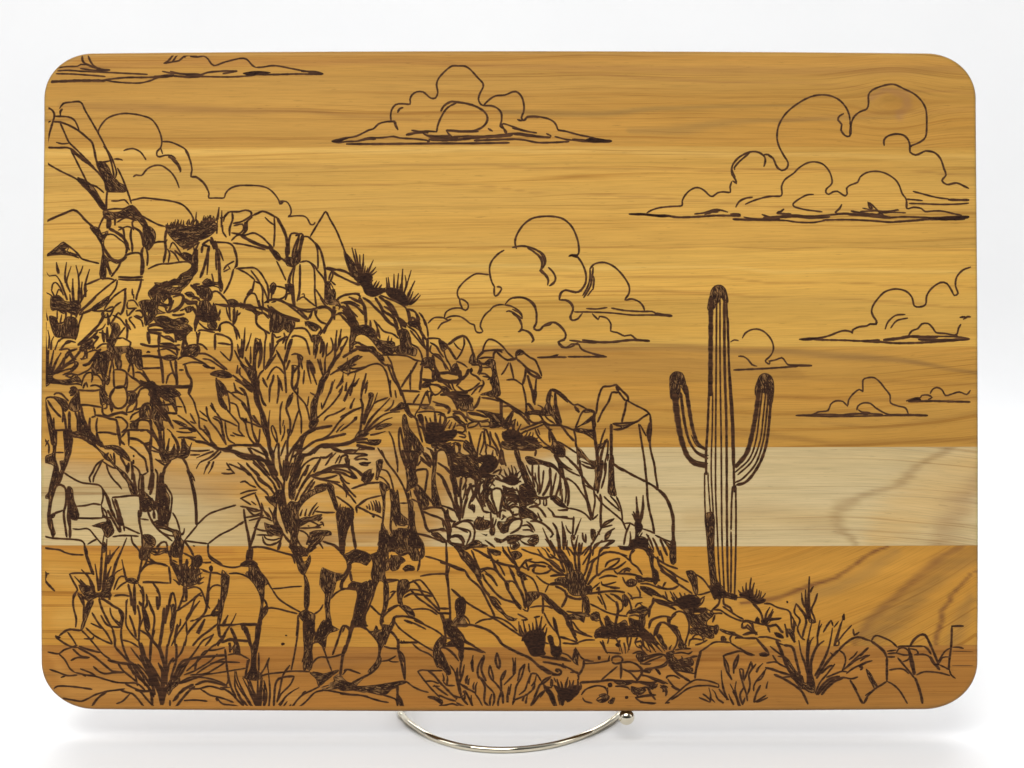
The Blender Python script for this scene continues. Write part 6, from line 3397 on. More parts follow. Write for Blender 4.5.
b18 760 600 790 500 825 380
@rock 860 610 8
14 0 220 40 230 90 250
14 90 250 110 215 140 205 220 235 260 260 300 300
22 90 250 140 285 190 330 215 380
20 215 380 215 470 215 570
14 215 330 290 320
20 215 375 280 375
14 220 350 290 345 350 360 400 360
14 300 300 320 290 380 290 440 290 510 290
14 290 345 310 310 350 300 390 330 400 370 380 400 340 415
14 400 310 450 320 465 350 430 360
20 400 290 430 240 480 200 520 200 550 250 590 340 630 440
22 390 300 400 370 410 430 430 500
30 400 340 420 430 435 520
16 300 380 350 440 400 500 440 550
22 440 540 470 620 490 690 500 750
14 440 360 500 355 550 370 580 420 610 450
18 510 290 540 310 570 355
22 560 370 590 420 640 480
14 600 435 640 440
14 610 440 640 390 680 330 720 305
14 630 430 660 380 710 375
14 640 440 680 460 720 480
18 735 130 730 280 715 400 710 480
18 730 130 780 128 830 128
14 740 298 790 298 830 308
14 715 480 730 520 765 548
14 450 520 510 495 580 495 650 505 720 525
14 230 480 300 470 350 475 390 510
16 215 570 170 600 120 630 60 690 30 750
14 215 570 270 600 320 650 380 750
F 50 470 80 500 110 560 140 610 130 640 110 620 80 560 60 520
14 40 685 120 635
14 30 750 0 710
4 740 330 910 335
4 735 445 910 445
@rock 740 620 8
18 880 480 920 550 980 670
F 890 500 910 510 940 560 930 560
14 990 670 1024 620
@shrubE 860 610 8
14 0 370 30 340 70 300
14 0 410 40 380 80 360
14 0 450 50 420 100 405
@shrubB 40 630 8
20 810 100 850 240 880 330 920 440 970 540
20 880 270 920 360 960 470 970 560
22 890 330 940 440 970 600
14 790 80 830 200
20 700 280 780 370 860 450 900 510 910 540
22 740 280 810 390 880 480 900 600
20 760 270 830 360 880 440
14 780 270 840 330 890 400
20 760 480 830 490 920 485
16 680 430 740 460 800 490 860 560 910 610
16 710 420 780 430 840 480
14 610 590 660 570 720 510
16 640 480 700 500 740 510 790 560 830 615
14 110 470 140 450 220 450 320 460 420 475
14 180 545 260 560 330 570 380 550 450 515 540 490 620 480 680 470
18 540 490 480 530 450 560 415 610
14 340 360 370 370
18 980 600 985 480 1000 400 1010 300
22 1010 250 1005 350 970 470 965 590
20 1024 430 1000 520 980 600
@shrubB 140 625 8
24 0 180 50 280 90 380 140 480 180 630
24 0 240 40 330 90 450 120 560
22 150 150 190 280 210 400 210 480
22 90 100 80 280
20 90 320 140 400 180 470
20 220 150 210 280 215 420
20 290 150 290 280 255 400 245 500
20 170 460 190 380 150 310
14 180 630 200 550 240 440
22 170 620 190 540 210 490
F 230 460 280 420 320 430 300 480 250 520 230 560 210 520
22 270 470 290 380 330 300 400 270
20 240 600 240 655
b22 260 440 300 360 380 290 450 200 500 130 590 75
b18 290 430 330 350 380 310
b18 310 420 360 340 400 280
20 270 260 230 320 220 390
16 360 130 330 220 260 300
14 370 370 440 310 520 230 580 170 650 130 690 60
20 380 280 460 260 560 250 690 240
b20 440 360 450 300 470 260
14 350 400 430 370 500 330 560 290 620 230
14 480 260 520 210 600 200 680 180
14 450 390 540 330 640 280 690 270
14 300 470 400 420 500 420 600 440 690 480
14 400 400 520 390 600 350 680 300
14 560 310 640 295 800 300
12 500 400 640 380 760 360 850 345
18 310 470 400 440 480 410 560 380
20 440 480 520 450 600 460 700 490
14 390 510 470 510 560 490 670 520
14 500 520 560 560 640 580 700 600 750 620
14 480 510 540 550
24 300 560 360 510 430 475
18 270 600 310 550 360 500
20 285 660 330 600 390 530 440 490
18 260 610 290 590 310 560
14 350 605 440 600 540 610
14 610 580 660 630 730 640 790 655
14 605 585 620 610
18 680 190 690 290 700 370 710 440 690 480
16 650 500 720 540 780 600 830 650
18 700 400 730 500 770 580
14 640 500 720 500
@rock 140 625 8
20 620 0 680 0 760 0
14 630 0 630 80 660 110
16 730 20 770 110 800 210
20 650 140 720 120 800 125 880 130
26 720 140 720 220
14 740 120 760 150 730 200
F 760 150 780 160 800 230 750 230
14 700 240 760 230 810 240 870 270
18 830 30 870 120 890 180
22 875 70 880 160
F 930 0 965 0 950 130 930 200 920 280 940 380 980 400 940 440 850 430 820 410 870 400 880 340 900 280 890 200 920 130
18 860 280 850 400
16 950 220 950 380
@tuftO 140 625 8
b22 950 650 920 560 880 480 850 430
b20 900 660 850 580 790 500 755 410
b20 830 640 790 560 760 490 760 370
b18 880 640 830 540 780 430 770 370
b20 930 650 910 540 880 440
b22 940 660 940 540 945 420
b22 950 650 960 530 970 420
b18 990 650 1000 560 990 480
b16 930 600 880 520 860 450
@tuftO 240 620 8
b18 130 690 80 580 40 500 20 460
b16 90 690 40 600 0 530
b18 150 690 110 580 70 470
b18 160 680 145 560 140 440
b18 165 690 170 580 180 460
b18 195 690 215 600 205 520
b16 230 700 240 580 230 440 220 340
14 160 440 200 380 235 300
16 235 300 220 350 225 400
18 270 700 275 600 285 510 310 470 360 455 435 450
14 435 450 400 520 330 590 300 650
16 295 660 320 550 345 440 400 360
b16 320 690 360 620 420 570 475 540
b14 350 690 370 660 380 650
b14 395 700 405 680 410 675
b14 310 680 330 650
14 410 710 450 650 500 600 580 560 640 530
14 460 710 530 650 600 580 680 560
14 490 610 510 580 530 570
b16 150 360 150 300 150 260
b18 200 560 200 520 190 480
b18 60 690 20 640 0 620
b16 185 650 190 580 180 540
@rock 240 620 8
F 330 185 345 180 360 190 345 204 330 200
F 360 120 375 118 378 128 362 128
14 160 450 230 430 330 420 400 410 500 410 560 415
14 0 40 60 40 140 40
F 10 40 50 50 80 140 100 220 120 220 140 140 150 0 175 0 150 120 150 180 130 280 130 390 150 430 130 470 60 470 20 450 70 430 90 340 90 240 60 140
14 0 165 70 165
16 40 450 60 370 75 310
14 0 270 60 310
14 470 0 460 120 440 250 410 400
F 510 0 590 0 590 100 580 170 570 220 580 300 570 400 540 400 545 370 530 400 505 400 510 320 495 350 500 320 515 260
10 575 350 590 330
F 590 170 640 40 660 60 680 0 730 0 735 60 790 70 770 85 720 100 690 140 685 220 665 240 650 190 620 175
14 575 240 580 190 620 175 650 190 680 260 700 320 735 410
14 580 350 610 310 650 295 710 300 780 285 820 270
14 790 150 740 280
16 740 280 800 110 825 45 870 60 885 90
14 840 50 820 100
24 910 0 890 90 860 190 835 260
22 840 240 820 300 810 380 800 450
14 830 410 850 395 910 410 965 430
F 560 420 620 430 690 430 740 410 800 400 740 440 690 480 650 520 620 530 630 500 600 460
F 800 430 820 460 860 500 920 500 960 480 1010 440 960 490 930 530 1024 540 1024 580 900 560 760 550 680 560 640 540 700 540 720 500 770 490 750 460
F 790 520 820 525 810 535 790 535
14 660 560 740 570 850 590 940 600 1024 610
14 580 415 660 430
14 640 510 690 480 740 440
@rock 340 620 8
24 100 0 90 60 60 180 30 270
18 40 200 15 300 10 400 0 470
14 110 40 160 50 205 60
F 105 0 130 0 135 40 105 45
F 150 0 200 0 210 60 190 50 180 30 160 40
16 200 60 250 110 300 170 320 220 320 270
F 220 85 270 90 280 45 300 50 305 80 340 90 330 40 410 40 420 0 430 30 410 90 390 110 370 180 340 200 320 280 335 310 320 350 270 410 220 420 260 370 300 310 310 230 300 170 260 110
14 320 0 330 50
20 360 80 410 95 460 160 470 240
14 390 100 360 200
16 350 210 400 225 460 230
22 470 150 465 230 480 300 500 380 520 480
14 470 240 510 290 520 380 520 480
14 480 260 510 340
14 330 330 390 320 450 285
12 380 320 420 335 470 335
18 310 370 240 430 160 470 90 510
14 20 440 60 395 110 410 165 430
F 0 480 60 500 110 510 120 530 200 530 300 520 420 500 520 485 540 500 470 520 400 560 360 600 280 590 200 570 120 560 0 560
8 30 540 130 550
14 0 590 100 600 180 605 260 630 330 650 390 660
14 340 600 400 615 450 640 460 690
22 460 515 460 600 460 690
16 460 600 490 650 510 700
F 460 590 490 630 510 700 490 700 470 660
14 530 490 580 530 640 560 710 580
14 370 590 410 550 460 540
14 430 0 470 60 530 110 600 160 680 210 750 250
14 520 0 600 30 690 75
14 590 0 680 40 760 80 820 120
18 470 180 540 180 630 180
b12 485 180 490 170 488 160
b12 510 180 512 170 510 160
14 580 190 640 240 710 270 745 300
F 750 300 750 220 790 150 825 125 850 150 840 180 830 220 800 220 860 370 890 430 870 440 820 390 790 350 780 380 760 340
10 770 240 790 180 810 150
14 830 130 835 180 820 210
14 780 370 820 390
14 850 190 900 200 940 200
14 830 215 880 250 920 290 950 330
F 820 0 900 0 890 60 920 40 940 120 980 180 990 220 970 330 950 280 950 210 900 160 860 120
14 920 60 980 130 1010 190
14 940 30 1024 50
18 990 225 1024 230
18 970 330 960 420 970 470
@shrubC 240 300 8
b16 20 450 35 330 40 220
b22 0 460 10 400 15 310
b14 45 410 70 340 90 265
b16 85 510 85 440 85 370
b24 105 560 50 490 40 455
20 0 500 50 570 100 660
F 0 480 50 540 100 540 110 400 125 305 150 340 165 310 175 400 165 480 145 545 150 490 160 420 150 400 130 440 125 520 130 640 110 660 60 590
b20 110 560 115 430 125 305
b16 135 400 150 350 165 310
18 160 310 175 420 165 480 145 545
14 200 340 195 450 190 560
b16 200 350 200 320
16 240 340 245 420 240 480 210 530
14 275 450 230 500 195 550
16 190 560 160 590 140 640
14 270 420 240 470 210 520
b16 360 550 330 480 300 430
18 290 400 320 460 350 520 360 590 365 660 370 745
14 215 640 250 570 290 535 330 560 350 590
16 220 700 200 660 180 620
18 270 595 260 650 240 700 235 768
16 300 600 310 660 305 768
16 310 620 330 680 340 730
18 350 540 360 480 380 400 400 330 420 310
18 370 560 390 500 400 480
F 400 320 420 310 400 380 385 400 380 360
20 425 520 420 600 415 680 440 740
20 465 520 470 600 455 680 440 720
F 415 520 440 540 470 520 450 560 425 600
14 460 700 465 750
14 515 560 510 620 505 675
b20 540 480 545 560 570 670
b24 550 480 580 580 615 680
20 550 480 580 520 600 590
14 640 470 650 530 660 560
18 620 470 650 560 670 620
b20 680 590 680 480 690 440
14 690 450 740 400 740 340 725 300
14 690 450 690 390 700 340
F 640 640 660 600 690 590 720 560 710 600 680 650 640 740 610 768 620 720
b26 700 580 750 480 770 400
b26 720 550 760 480 800 430 840 350
b22 760 440 765 340 775 240
b22 790 370 800 300 810 230
14 760 430 790 370 820 310 855 295 860 310 830 370 800 400
b16 800 390 830 370 850 350
14 640 430 660 380 660 310
20 660 460 670 400 670 330
14 720 600 780 560 840 510 900 470 950 440
F 780 540 860 500 900 460 960 440 940 470 980 450 900 510 940 510 870 550 880 590 860 610 850 570 800 570
14 860 590 920 570 980 545
b14 800 560 850 520 860 460
14 600 470 620 380 610 360
b16 720 750 740 680 760 635
b14 770 710 800 660 825 600
b14 790 740 810 710 825 690
b16 840 730 850 690 855 655
b16 880 768 900 690 925 590
b16 900 690 930 660 955 625
b16 970 768 985 690 1005 590
b14 990 710 1010 670 1020 640
14 560 740 610 768
F 610 768 640 720 650 640 680 610 670 690 640 768
18 140 650 150 720 165 768
16 0 600 40 640 90 680 130 740
22 20 640 70 690 120 720
16 0 700 30 730 40 768
F 105 540 130 560 135 660 130 768 110 768 110 660
14 500 555 480 460 470 440
@shrubC 140 300 8
b16 820 470 830 330 840 220
F 780 350 800 400 820 350 830 400 810 460 790 440
b14 845 410 870 340 890 270
b14 885 500 885 430 885 370
16 755 400 790 470 850 560 900 640
14 840 460 870 510 900 560
b20 800 600 795 560 805 540
b20 775 590 778 560 782 520
18 740 600 790 640 840 690 900 740
b16 690 740 680 700 680 690
@rock 140 380 8
14 0 0 60 30 130 40
F 0 10 50 20 100 10 160 60 260 60 280 150 290 260 250 180 220 170 180 110 150 70 130 110 160 160 180 200 150 200 100 150 80 60 30 60
14 260 70 310 130 350 200 370 270
18 260 60 330 60 400 60
22 410 20 400 60 385 110
16 0 70 40 60 80 60
16 0 240 40 190 110 190 180 200 280 190
14 280 210 340 215
20 190 260 250 265 300 270
22 290 210 290 270
F 0 230 50 200 70 220 50 260 70 290 90 280 90 200 80 170 110 170 110 220 150 260 160 310 130 330 80 300 30 310 0 300
18 110 200 150 240 200 290 240 340 270 390
20 150 190 180 240 220 290 250 350
14 170 320 230 320
18 80 300 90 380 90 440
14 0 410 60 400 100 430 150 490 170 560
16 0 490 60 520 90 500 90 440
16 40 510 70 570 90 640 100 768
14 0 600 40 640 60 740
14 80 560 150 580
18 120 330 150 400 160 480 170 540
14 150 340 170 390 180 330
F 140 380 170 370 200 380 190 400 160 410 145 395
@tuftP 140 380 8
b22 190 580 190 490 190 390
b20 180 580 160 500 110 430
b22 215 580 225 520 235 465
b22 260 600 270 560 275 510
b20 300 600 300 520 250 420 215 390
18 315 570 300 500 250 430
b22 330 590 340 530 335 470
b24 370 580 360 520 350 460
b16 390 580 400 540 415 500
F 150 540 190 560 220 580 250 570 260 540 280 520 290 580 320 590 340 570 330 490 350 470 370 500 380 540 400 550 380 620 350 630 300 620 260 630 220 650 180 630 160 600
14 180 650 130 640
20 330 610 370 670 400 768
22 250 640 200 700 180 768
@bush 40 300 8
b20 60 640 50 560 60 500
b20 40 640 50 600 70 560
b20 20 640 40 560 50 470
@bush 40 350 8
b26 50 200 60 100 70 0
b24 70 190 90 100 110 0
b24 90 190 130 90 170 20
b22 110 190 160 130 190 60
b18 185 130 200 60 220 10
b26 40 150 50 60 40 0
20 110 195 160 150 220 110 280 60 330 0
18 200 40 240 10 300 -10
14 320 70 370 70
22 370 -10 375 70
b14 360 130 400 90 420 60
F 340 115 380 110 375 130 345 130
F 40 120 70 100 90 160 120 190 100 220 130 240 200 240 260 230 280 210 320 220 330 260 280 250 240 270 180 270 120 250 80 260 50 290 40 240
14 120 190 200 160 270 150 250 180
14 210 210 250 220 270 200 320 200
F 270 150 300 95 310 110 285 150 230 180
18 40 -60 55 30 45 120
@rock 40 300 8
14 130 560 200 470 240 430
14 150 400 220 390 240 410 210 470
14 230 430 270 480 280 520 240 560
18 230 400 260 450 290 480
16 300 420 350 400 360 440 330 480
14 330 330 390 360 440 380
F 380 320 420 310 420 350 400 400 360 390 340 420 310 400 330 360 370 350
14 380 420 440 400 480 420
14 470 260 520 270 540 300
F 560 180 620 190 640 220 620 320 580 360 620 380 680 370 740 380 760 420 700 420 650 430 640 520 620 560 600 500 590 430 540 400 550 330 590 290
14 580 120 640 150 680 200 720 230
14 490 120 520 140 560 130 590 60 560 60 500 100 490 120
14 470 300 430 350 420 400
14 530 400 600 440 650 500 640 560
14 440 440 500 420 540 440 580 500 590 560
14 430 500 440 460
@rock 40 230 6.4
F 40 160 90 125 150 78 185 110 160 125 200 150 120 155
14 150 80 200 115 240 150 270 185 380 215
14 30 165 120 155 200 160 250 180
14 190 140 240 175
12 200 145 260 170
@rock 130 265 10.24
F 250 180 300 200 340 170 380 165 390 195 420 160 480 150 500 120 540 80 600 60 640 20 660 0 700 0 690 60 650 110 640 150 600 170 580 210 540 230 530 270 500 300 440 290 400 330 360 360 340 400 330 340 300 300 260 290 210 300 200 270 190 260 240 235 260 205 | 270 235 300 220 340 215 350 225 310 245 | 390 215 450 205 500 205 510 220 470 235 430 225 | 520 130 545 105 560 120 540 140
F 190 270 260 290 300 320 320 360 300 400 280 420 290 470 330 480 380 490 300 495 250 520 240 560 190 600 160 630 150 560 140 500 120 450 90 400 100 370 150 360 200 370 230 340 190 310 | 160 480 180 470 190 500 180 530 165 520 | 225 305 255 300 255 320 235 325
F 240 550 290 530 340 520 400 540 440 560 500 545 540 530 590 560 600 580 560 600 610 610 640 650 640 680 580 690 560 740 540 768 470 768 465 700 400 700 340 690 340 640 300 610 260 590 | 480 640 500 615 525 640 500 650 | 385 600 410 590 420 610
F 560 290 600 270 650 290 660 320 620 330 590 320
24 610 380 660 380 690 420
F 560 440 600 420 640 430 640 460 600 490 570 480
18 640 420 660 470 690 540 670 620 665 680
24 400 300 410 370 430 420
16 430 300 500 295 550 320 545 390 500 450 440 485
14 380 490 400 460 430 420
14 290 410 340 420 380 450
F 620 200 660 225 720 220 750 250 730 300 690 310 670 260 640 240
16 620 205 660 230 740 215
18 750 180 820 210 880 195
16 630 350 680 340 720 370
14 730 340 800 350
F 740 180 790 140 830 150 860 190 900 180 900 140 940 150 950 250 920 280 900 210 850 215 800 225 760 210
18 430 510 500 515 560 500
14 510 470 560 450
@rock 370 510 12.8
F 150 170 190 300 240 310 270 350 290 420 320 440 380 430 400 450 350 480 330 500 250 510 230 540 240 620 230 700 250 768 170 768 160 600 150 540 100 530 90 540 130 440 140 300 | 200 640 212 600 216 650 208 680
F 500 0 560 0 570 150 590 300 640 360 690 450 690 590 660 630 600 640 540 640 510 600 530 560 500 540 440 540 400 570 350 550 320 520 370 500 400 460 430 440 440 400 420 350 330 360 310 330 340 250 400 230 470 240 500 200 | 445 370 510 365 510 390 450 390 | 450 430 500 430 500 460 450 480 | 430 490 465 490 460 520 435 520 | 550 430 570 410 580 460 560 530 540 520 | 620 490 650 470 655 520 630 570 615 560 | 590 345 605 345 605 375 592 375 | 345 312 400 302 440 320 420 335 350 345
F 270 600 290 580 330 590 400 600 460 640 430 660 390 690 370 730 350 768 260 768 250 640 | 370 655 400 645 395 668
F 430 740 460 710 510 705 560 730 580 768 420 768
16 280 570 270 600
16 250 540 270 520 330 530 370 570 420 575 490 550 510 580
18 640 640 620 768
14 300 120 320 160 340 210
18 310 330 290 400 310 440
18 330 360 340 430 390 430
F 320 60 380 80 400 140 470 190 450 200 390 180 340 200 330 150
@rock 420 420 8.53
F 200 190 270 220 300 190 345 200 345 290 400 300 440 300 480 330 500 400 520 470 520 520 480 520 430 480 360 470 350 440 330 400 290 380 260 340 250 290 | 290 200 320 210 330 270 315 300 300 270 | 270 310 390 320 380 340 290 335 | 275 352 330 378 320 390 280 370 | 370 370 440 410 450 425 390 390 | 365 425 420 433 425 455 372 445 | 425 342 450 352 455 375 432 367
16 720 640 760 610 820 620
16 740 680 770 650 810 660 830 680
20 860 640 880 680 900 720 890 768
14 720 720 760 740 790 720 830 720
@rock 420 420 8.53
22 520 520 500 600 520 680 560 740
18 640 590 610 600 615 660 640 740
18 690 600 705 640 690 720 680 768
18 540 560 580 600 570 660 600 700
F 560 500 620 490 640 520 600 540 570 600 540 560
18 640 490 700 520 780 540
22 700 560 760 590 830 600
18 840 600 850 650
18 740 690 800 680 830 710
F 850 560 900 540 960 580 1000 640 970 660 930 620 900 650 860 640
18 560 680 590 740
16 500 500 480 560 470 640 440 700
@rock 440 480 8
F 505 95 530 130 522 180 570 215 540 240 510 225 498 160
18 520 120 570 110 620 130 650 190
16 560 230 600 210 640 230 650 280
16 480 250 440 270 400 230 370 150 380 80
14 590 250 580 290 620 310
F 610 120 650 120 650 190 620 180
18 690 250 740 260 770 300
14 660 190 700 200 730 180
"""


def smooth_line(p, closed=False, step=2.2):
    n = len(p)
    if n < 3:
        a, b_ = p
        k = max(2, int((b_ - a).length / 4))
        return [a.lerp(b_, i / k) for i in range(k + 1)]
    out = []
    rng = range(n if closed else n - 1)
    for i in rng:
        p1, p2 = p[i], p[(i + 1) % n]
        p0 = p[i - 1] if (i > 0 or closed) else p1 - (p2 - p1)
        p3 = p[(i + 2) % n] if (i + 2 < n or closed) else p2 + (p2 - p1)
        ln = (p2 - p1).length
        k = max(2, min(10, int(ln / step)))
        # tangents limited to the segment so that corners do not overshoot
        m1 = (p2 - p0) * 0.5
        m2 = (p3 - p1) * 0.5
        lim = ln * 1.0
        if m1.length > lim:
            m1 = m1.normalized() * lim
        if m2.length > lim:
            m2 = m2.normalized() * lim
        for q in range(k):
            t = q / k
            t2, t3 = t * t, t * t * t
            out.append((2 * t3 - 3 * t2 + 1) * p1 + (t3 - 2 * t2 + t) * m1 + (-2 * t3 + 3 * t2) * p2 + (t3 - t2) * m2)
    if not closed:
        out.append(p[-1])
    return out


class Ink:
    def __init__(s):
        s.v, s.f, s.n, s.fills, s.scorch, s.halo = [], [], 0, [], [], []

    def pt(s, q, lift):
        # stay on the face of the board, inside its eased edge
        y = min(max(q.y, 55.5), 706.0)
        x, z = on_board(min(max(q.x, edge_x(y, -1) + 4.8), edge_x(y, 1) - 4.8), y)
        s.v.append((x, -lift, z))

    def lift(s):
        s.n += 1
        return 0.00005 + (s.n % 997) * 6e-8 + random.random() * 2e-8

    def stroke(s, pts, w0, w1, blade=False):
        p = smooth_line(pts)
        ph = random.random() * 50
        s.ribbon(p, w0 * 1.08 + 0.35, w1 * 1.08 + 0.35, blade, ph, s.lift() * 0.5, True)      # scorched margin
        s.ribbon(p, w0 * 0.86, w1 * 0.86, blade, ph, s.lift(), False)                # burnt core

    def ribbon(s, p, w0, w1, blade, ph, lift, halo):
        n = len(p)
        base = len(s.v)
        for i, q in enumerate(p):
            a, b_ = p[max(i - 1, 0)], p[min(i + 1, n - 1)]
            d = (b_ - a)
            if d.length < 1e-6:
                d = Vector((1, 0))
            d.normalize()
            nrm = Vector((-d.y, d.x))
            t = i / (n - 1)
            w_ = w0 + (w1 - w0) * t
            if blade:
                w_ = w0 * (0.85 + 0.25 * math.sin(math.pi * min(1, t * 1.6))) * (1 - 0.5 * t ** 2)
            elif i == 0 or i == n - 1:
                w_ *= 0.55
            w_ *= 1 + 0.10 * math.sin(ph + i * 1.3) + 0.06 * math.sin(ph * 3 + i * 3.1)
            s.pt(q + nrm * w_ * 0.5, lift)
            s.pt(q - nrm * w_ * 0.5, lift)
        for i in range(n - 1):
            a = base + 2 * i
            if halo:
                s.halo.append(len(s.f))
            s.f.append((a, a + 1, a + 3, a + 2))

    def fill(s, pts, solid=False, holes=()):
        p = smooth_line(pts, True, 2.0)
        holes = [smooth_line(h, True, 1.5) for h in holes]
        area = abs(sum(p[i - 1].x * p[i].y - p[i].x * p[i - 1].y for i in range(len(p)))) / 2
        if (solid or area < 22) and not holes:
            lift = s.lift()
            base = len(s.v)
            for q in p:
                s.pt(q, lift)
            for t in tessellate_polygon([[Vector((q.x, q.y, 0)) for q in p]]):
                s.fills.append(len(s.f))
                s.f.append(tuple(base + k for k in t))
            return
        lift = s.lift() * 0.6
        base = len(s.v)
        for lp in [p] + holes:
            for q in lp:
                s.pt(q, lift)
        for t in tessellate_polygon([[Vector((q.x, q.y, 0)) for q in lp] for lp in [p] + holes]):
            s.scorch.append(len(s.f))
            s.f.append(tuple(base + k for k in t))
        # larger dark areas were burnt as crowded short strokes with wood left between them
        loops = [p] + holes
        xs, ys = np.array([q.x for lp in loops for q in lp]), np.array([q.y for lp in loops for q in lp])
        x2 = np.concatenate([np.roll([q.x for q in lp], -1) for lp in loops])
        y2 = np.concatenate([np.roll([q.y for q in lp], -1) for lp in loops])

        def inside(x, y):
            c = (ys > y) != (y2 > y)
            return (np.count_nonzero(c & (x < (x2 - xs) * (y - ys) / (y2 - ys + 1e-12) + xs)) & 1) == 1
        P_ = np.array([[q.x, q.y] for q in p])
        ev, evec = np.linalg.eigh(np.cov(P_.T))
        axis = math.atan2(evec[1, 1], evec[0, 1]) if ev[1] > 2.2 * ev[0] else math.pi / 2
        n = int(area * 0.30)
        k = 0
        while n > 0 and k < 20000:
            k += 1
            x, y = random.uniform(xs.min(), xs.max()), random.uniform(ys.min(), ys.max())
            if not inside(x, y):
                continue
            n -= 1
            an = random.gauss(axis, 0.3)
            L = random.uniform(1.6, 4.6)
            d = Vector((math.cos(an), math.sin(an))) * L
            a, b_ = Vector((x, y)) - d, Vector((x, y)) + d
            for _ in range(4):
                if not inside(a.x, a.y):
                    a = a.lerp(Vector((x, y)), 0.45)
                if not inside(b_.x, b_.y):
                    b_ = b_.lerp(Vector((x, y)), 0.45)
            lift = s.lift()
            nr = Vector((-d.y, d.x)).normalized() * random.uniform(0.32, 0.62)
            base = len(s.v)
            mid = a.lerp(b_, 0.5)
            for q in (a + nr * 0.4, a - nr * 0.4, mid + nr, mid - nr, b_ + nr * 0.4, b_ - nr * 0.4):
                s.pt(q, lift)
            s.fills += [len(s.f), len(s.f) + 1]
            s.f += [(base, base + 1, base + 3, base + 2), (base + 2, base + 3, base + 5, base + 4)]
        for lp in loops:
            q = lp + [lp[0]]
            s.stroke(q[::3] + [q[-1]], 0.9, 0.9)


def draw():
    inks = {}
    cur, ox, oy, sc = None, 0, 0, 1
    for ln in DRAWING.strip().split('\n'):
        ln = ln.split('#')[0].strip()
        if not ln:
            continue
        tk = ln.split()
        if tk[0].startswith('@'):
            cur = inks.setdefault(tk[0][1:], Ink())
            ox, oy, sc = float(tk[1]), float(tk[2]), float(tk[3])
            solid = tk[0][1:].startswith('cloud')
            wk = 1.25 if tk[0][1:].startswith('cloud') else 0.86 if tk[0][1:] == 'saguaro' else 1.17
            continue
        loops = []
        for part in ' '.join(tk[1:]).split('|'):            # outline, then the bare patches left inside it
            c = [float(t) for t in part.split()]
            loops.append([Vector((ox + c[i] / sc, oy + c[i + 1] / sc)) for i in range(0, len(c) - 1, 2)])
        pts = loops[0]
        h = tk[0]
        if h == 'F':
            cur.fill(pts, solid, loops[1:])
            continue
        blade = h.startswith('b')
        if blade:
            h = h[1:]
        ws = [float(t) / 10 * wk for t in h.split('-')]
        cur.stroke(pts, ws[0], ws[-1], blade)
    for key, ink in inks.items():
        name, label, mat = PARTS[key]
        o = mesh_obj(name, ink.v, ink.f, mat, BOARD)
        for extra in (BURN_FILL, SCORCH, HALO):
            o.data.materials.append(extra)
        for k in ink.halo:
            o.data.polygons[k].material_index = 3
        if key.startswith('tuft') and key not in ('tuftA', 'tuftI', 'tuftK', 'tuftP'):              # grass clumps are charred right through
            ink.fills, ink.scorch = ink.fills + ink.scorch, []
        if ink.fills:
            for k in ink.scorch:
                o.data.polygons[k].material_index = 2
            for k in ink.fills:
                o.data.polygons[k].material_index = 1
        if label:
            o['label'] = label


draw()

# ------------------------------------------------------------------ the wire stand
def chrome():
    m, nt, b = material('polished_brass_nickel')
    n = N(nt, 'ShaderNodeTexNoise', i_Scale=180.0, i_Detail=2.0)
    tc = N(nt, 'ShaderNodeTexCoord')
    nt.links.new(tc.outputs['Object'], n.inputs['Vector'])
    nt.links.new(ramp(nt, n.outputs[0], [(0.3, (0.66, 0.60, 0.47)), (0.7, (0.76, 0.70, 0.57))]), b.inputs['Base Color'])
    nt.links.new(ramp(nt, n.outputs[0], [(0.3, 0.05), (0.7, 0.09)]), b.inputs['Roughness'])
    b.inputs['Metallic'].default_value = 1.0
    return m


def tube(name, pts, r, mat, parent, seg=14):
    v, f = [], []
    n = len(pts)
    prev = None
    for i, p in enumerate(pts):
        d = (pts[min(i + 1, n - 1)] - pts[max(i - 1, 0)]).normalized()
        if prev is None:
            a = d.orthogonal().normalized()
        else:
            a = (prev - d * prev.dot(d)).normalized()
        prev = a
        b_ = d.cross(a)
        for k in range(seg):
            t = 2 * math.pi * k / seg
            v.append(tuple(p + (a * math.cos(t) + b_ * math.sin(t)) * r))
    for i in range(n - 1):
        for k in range(seg):
            k2 = (k + 1) % seg
            f.append((i * seg + k, i * seg + k2, (i + 1) * seg + k2, (i + 1) * seg + k))
    f.append(tuple(range(seg - 1, -1, -1)))
    f.append(tuple((n - 1) * seg + k for k in range(seg)))
    return mesh_obj(name, v, f, mat, parent, True)


def spline(pts, k=10):
    out = []
    n = len(pts)
    for i in range(n - 1):
        p1, p2 = pts[i], pts[i + 1]
        p0 = pts[i - 1] if i else p1 * 2 - p2
        p3 = pts[i + 2] if i + 2 < n else p2 * 2 - p1
        for q in range(k):
            t = q / k
            out.append(0.5 * (2 * p1 + (p2 - p0) * t + (2 * p0 - 5 * p1 + 4 * p2 - p3) * t * t + (3 * p1 - p0 - 3 * p2 + p3) * t ** 3))
    out.append(pts[-1])
    return out


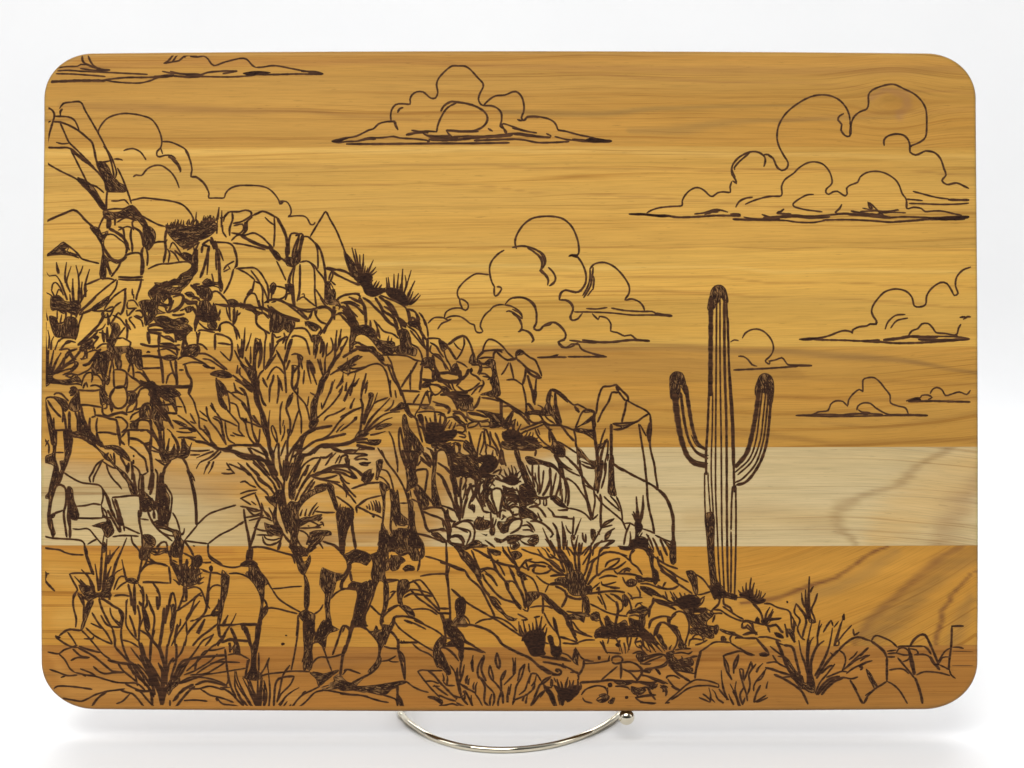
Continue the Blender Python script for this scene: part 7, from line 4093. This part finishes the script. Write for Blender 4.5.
def make_stand():
    m = chrome()
    root = bpy.data.objects.new('display_stand', None)
    COL.objects.link(root)
    r = 0.00145
    zf = FLOOR + r
    c = on_floor(511, 712, zf)
    root.location = (c.x, c.y, FLOOR)
    root['label'] = 'shiny pale gold wire stand with hoop foot, under the board'
    root['category'] = 'display stand'

    def P(v):
        return Vector(v) - root.location
    hoop = [P(on_floor(x, y, zf)) for x, y in ((400.5, 711), (404, 717), (411, 724), (431, 736.5), (456, 745), (482, 749), (508, 749.8), (534, 747.8), (560, 743), (588, 733.5), (606, 724), (616, 717), (621, 711))]
    # behind the board the hoop runs back and turns up into the easel's two uprights
    l0, r0 = hoop[0], hoop[-1]
    back = 0.095
    ul = [l0 + Vector((0.001, 0.03, 0)), l0 + Vector((0.006, 0.065, 0.001)), l0 + Vector((0.014, back, 0.02)), l0 + Vector((0.03, back + 0.006, 0.09)), l0 + Vector((0.046, back + 0.012, 0.17))]
    ur = [r0 + Vector((-0.001, 0.03, 0)), r0 + Vector((-0.006, 0.065, 0.001)), r0 + Vector((-0.014, back, 0.02)), r0 + Vector((-0.03, back + 0.006, 0.09)), r0 + Vector((-0.046, back + 0.012, 0.17))]
    tube('wire_hoop', spline(list(reversed(ul)) + hoop + ur), r, m, root)
    # ledge pegs under the board, one ending in the visible ball
    zb = BU * (on_board(512, 711)[1])
    for side in (-1, 1):
        px = 626.5 if side > 0 else 396
        bx = (px - 512) * K
        ball = Vector((bx, zb.y + 0.0040, zb.z - 0.0043))
        yb = hoop[0].y + root.location.y + back - 0.005
        rear = Vector((bx * 0.92, yb, FLOOR + 0.02))
        under = Vector((bx, ball.y + 0.022, ball.z - 0.0012))
        if side > 0:
            tube('ledge_peg', spline([P(ball), P(under), P(rear)]), r, m, root)
            v, f = [], []
            bm = bmesh.new()
            bmesh.ops.create_uvsphere(bm, u_segments=32, v_segments=20, radius=0.0036)
            bm.verts.index_update()
            v = [tuple(q.co + P(ball)) for q in bm.verts]
            f = [tuple(q.index for q in g.verts) for g in bm.faces]
            bm.free()
            mesh_obj('ball_tip', v, f, m, root, True)
        else:
            tube('ledge_peg', spline([P(under + Vector((0.004, 0.004, 0))), P(under + Vector((0.004, 0.012, 0))), P(rear)]), r, m, root)


make_stand()
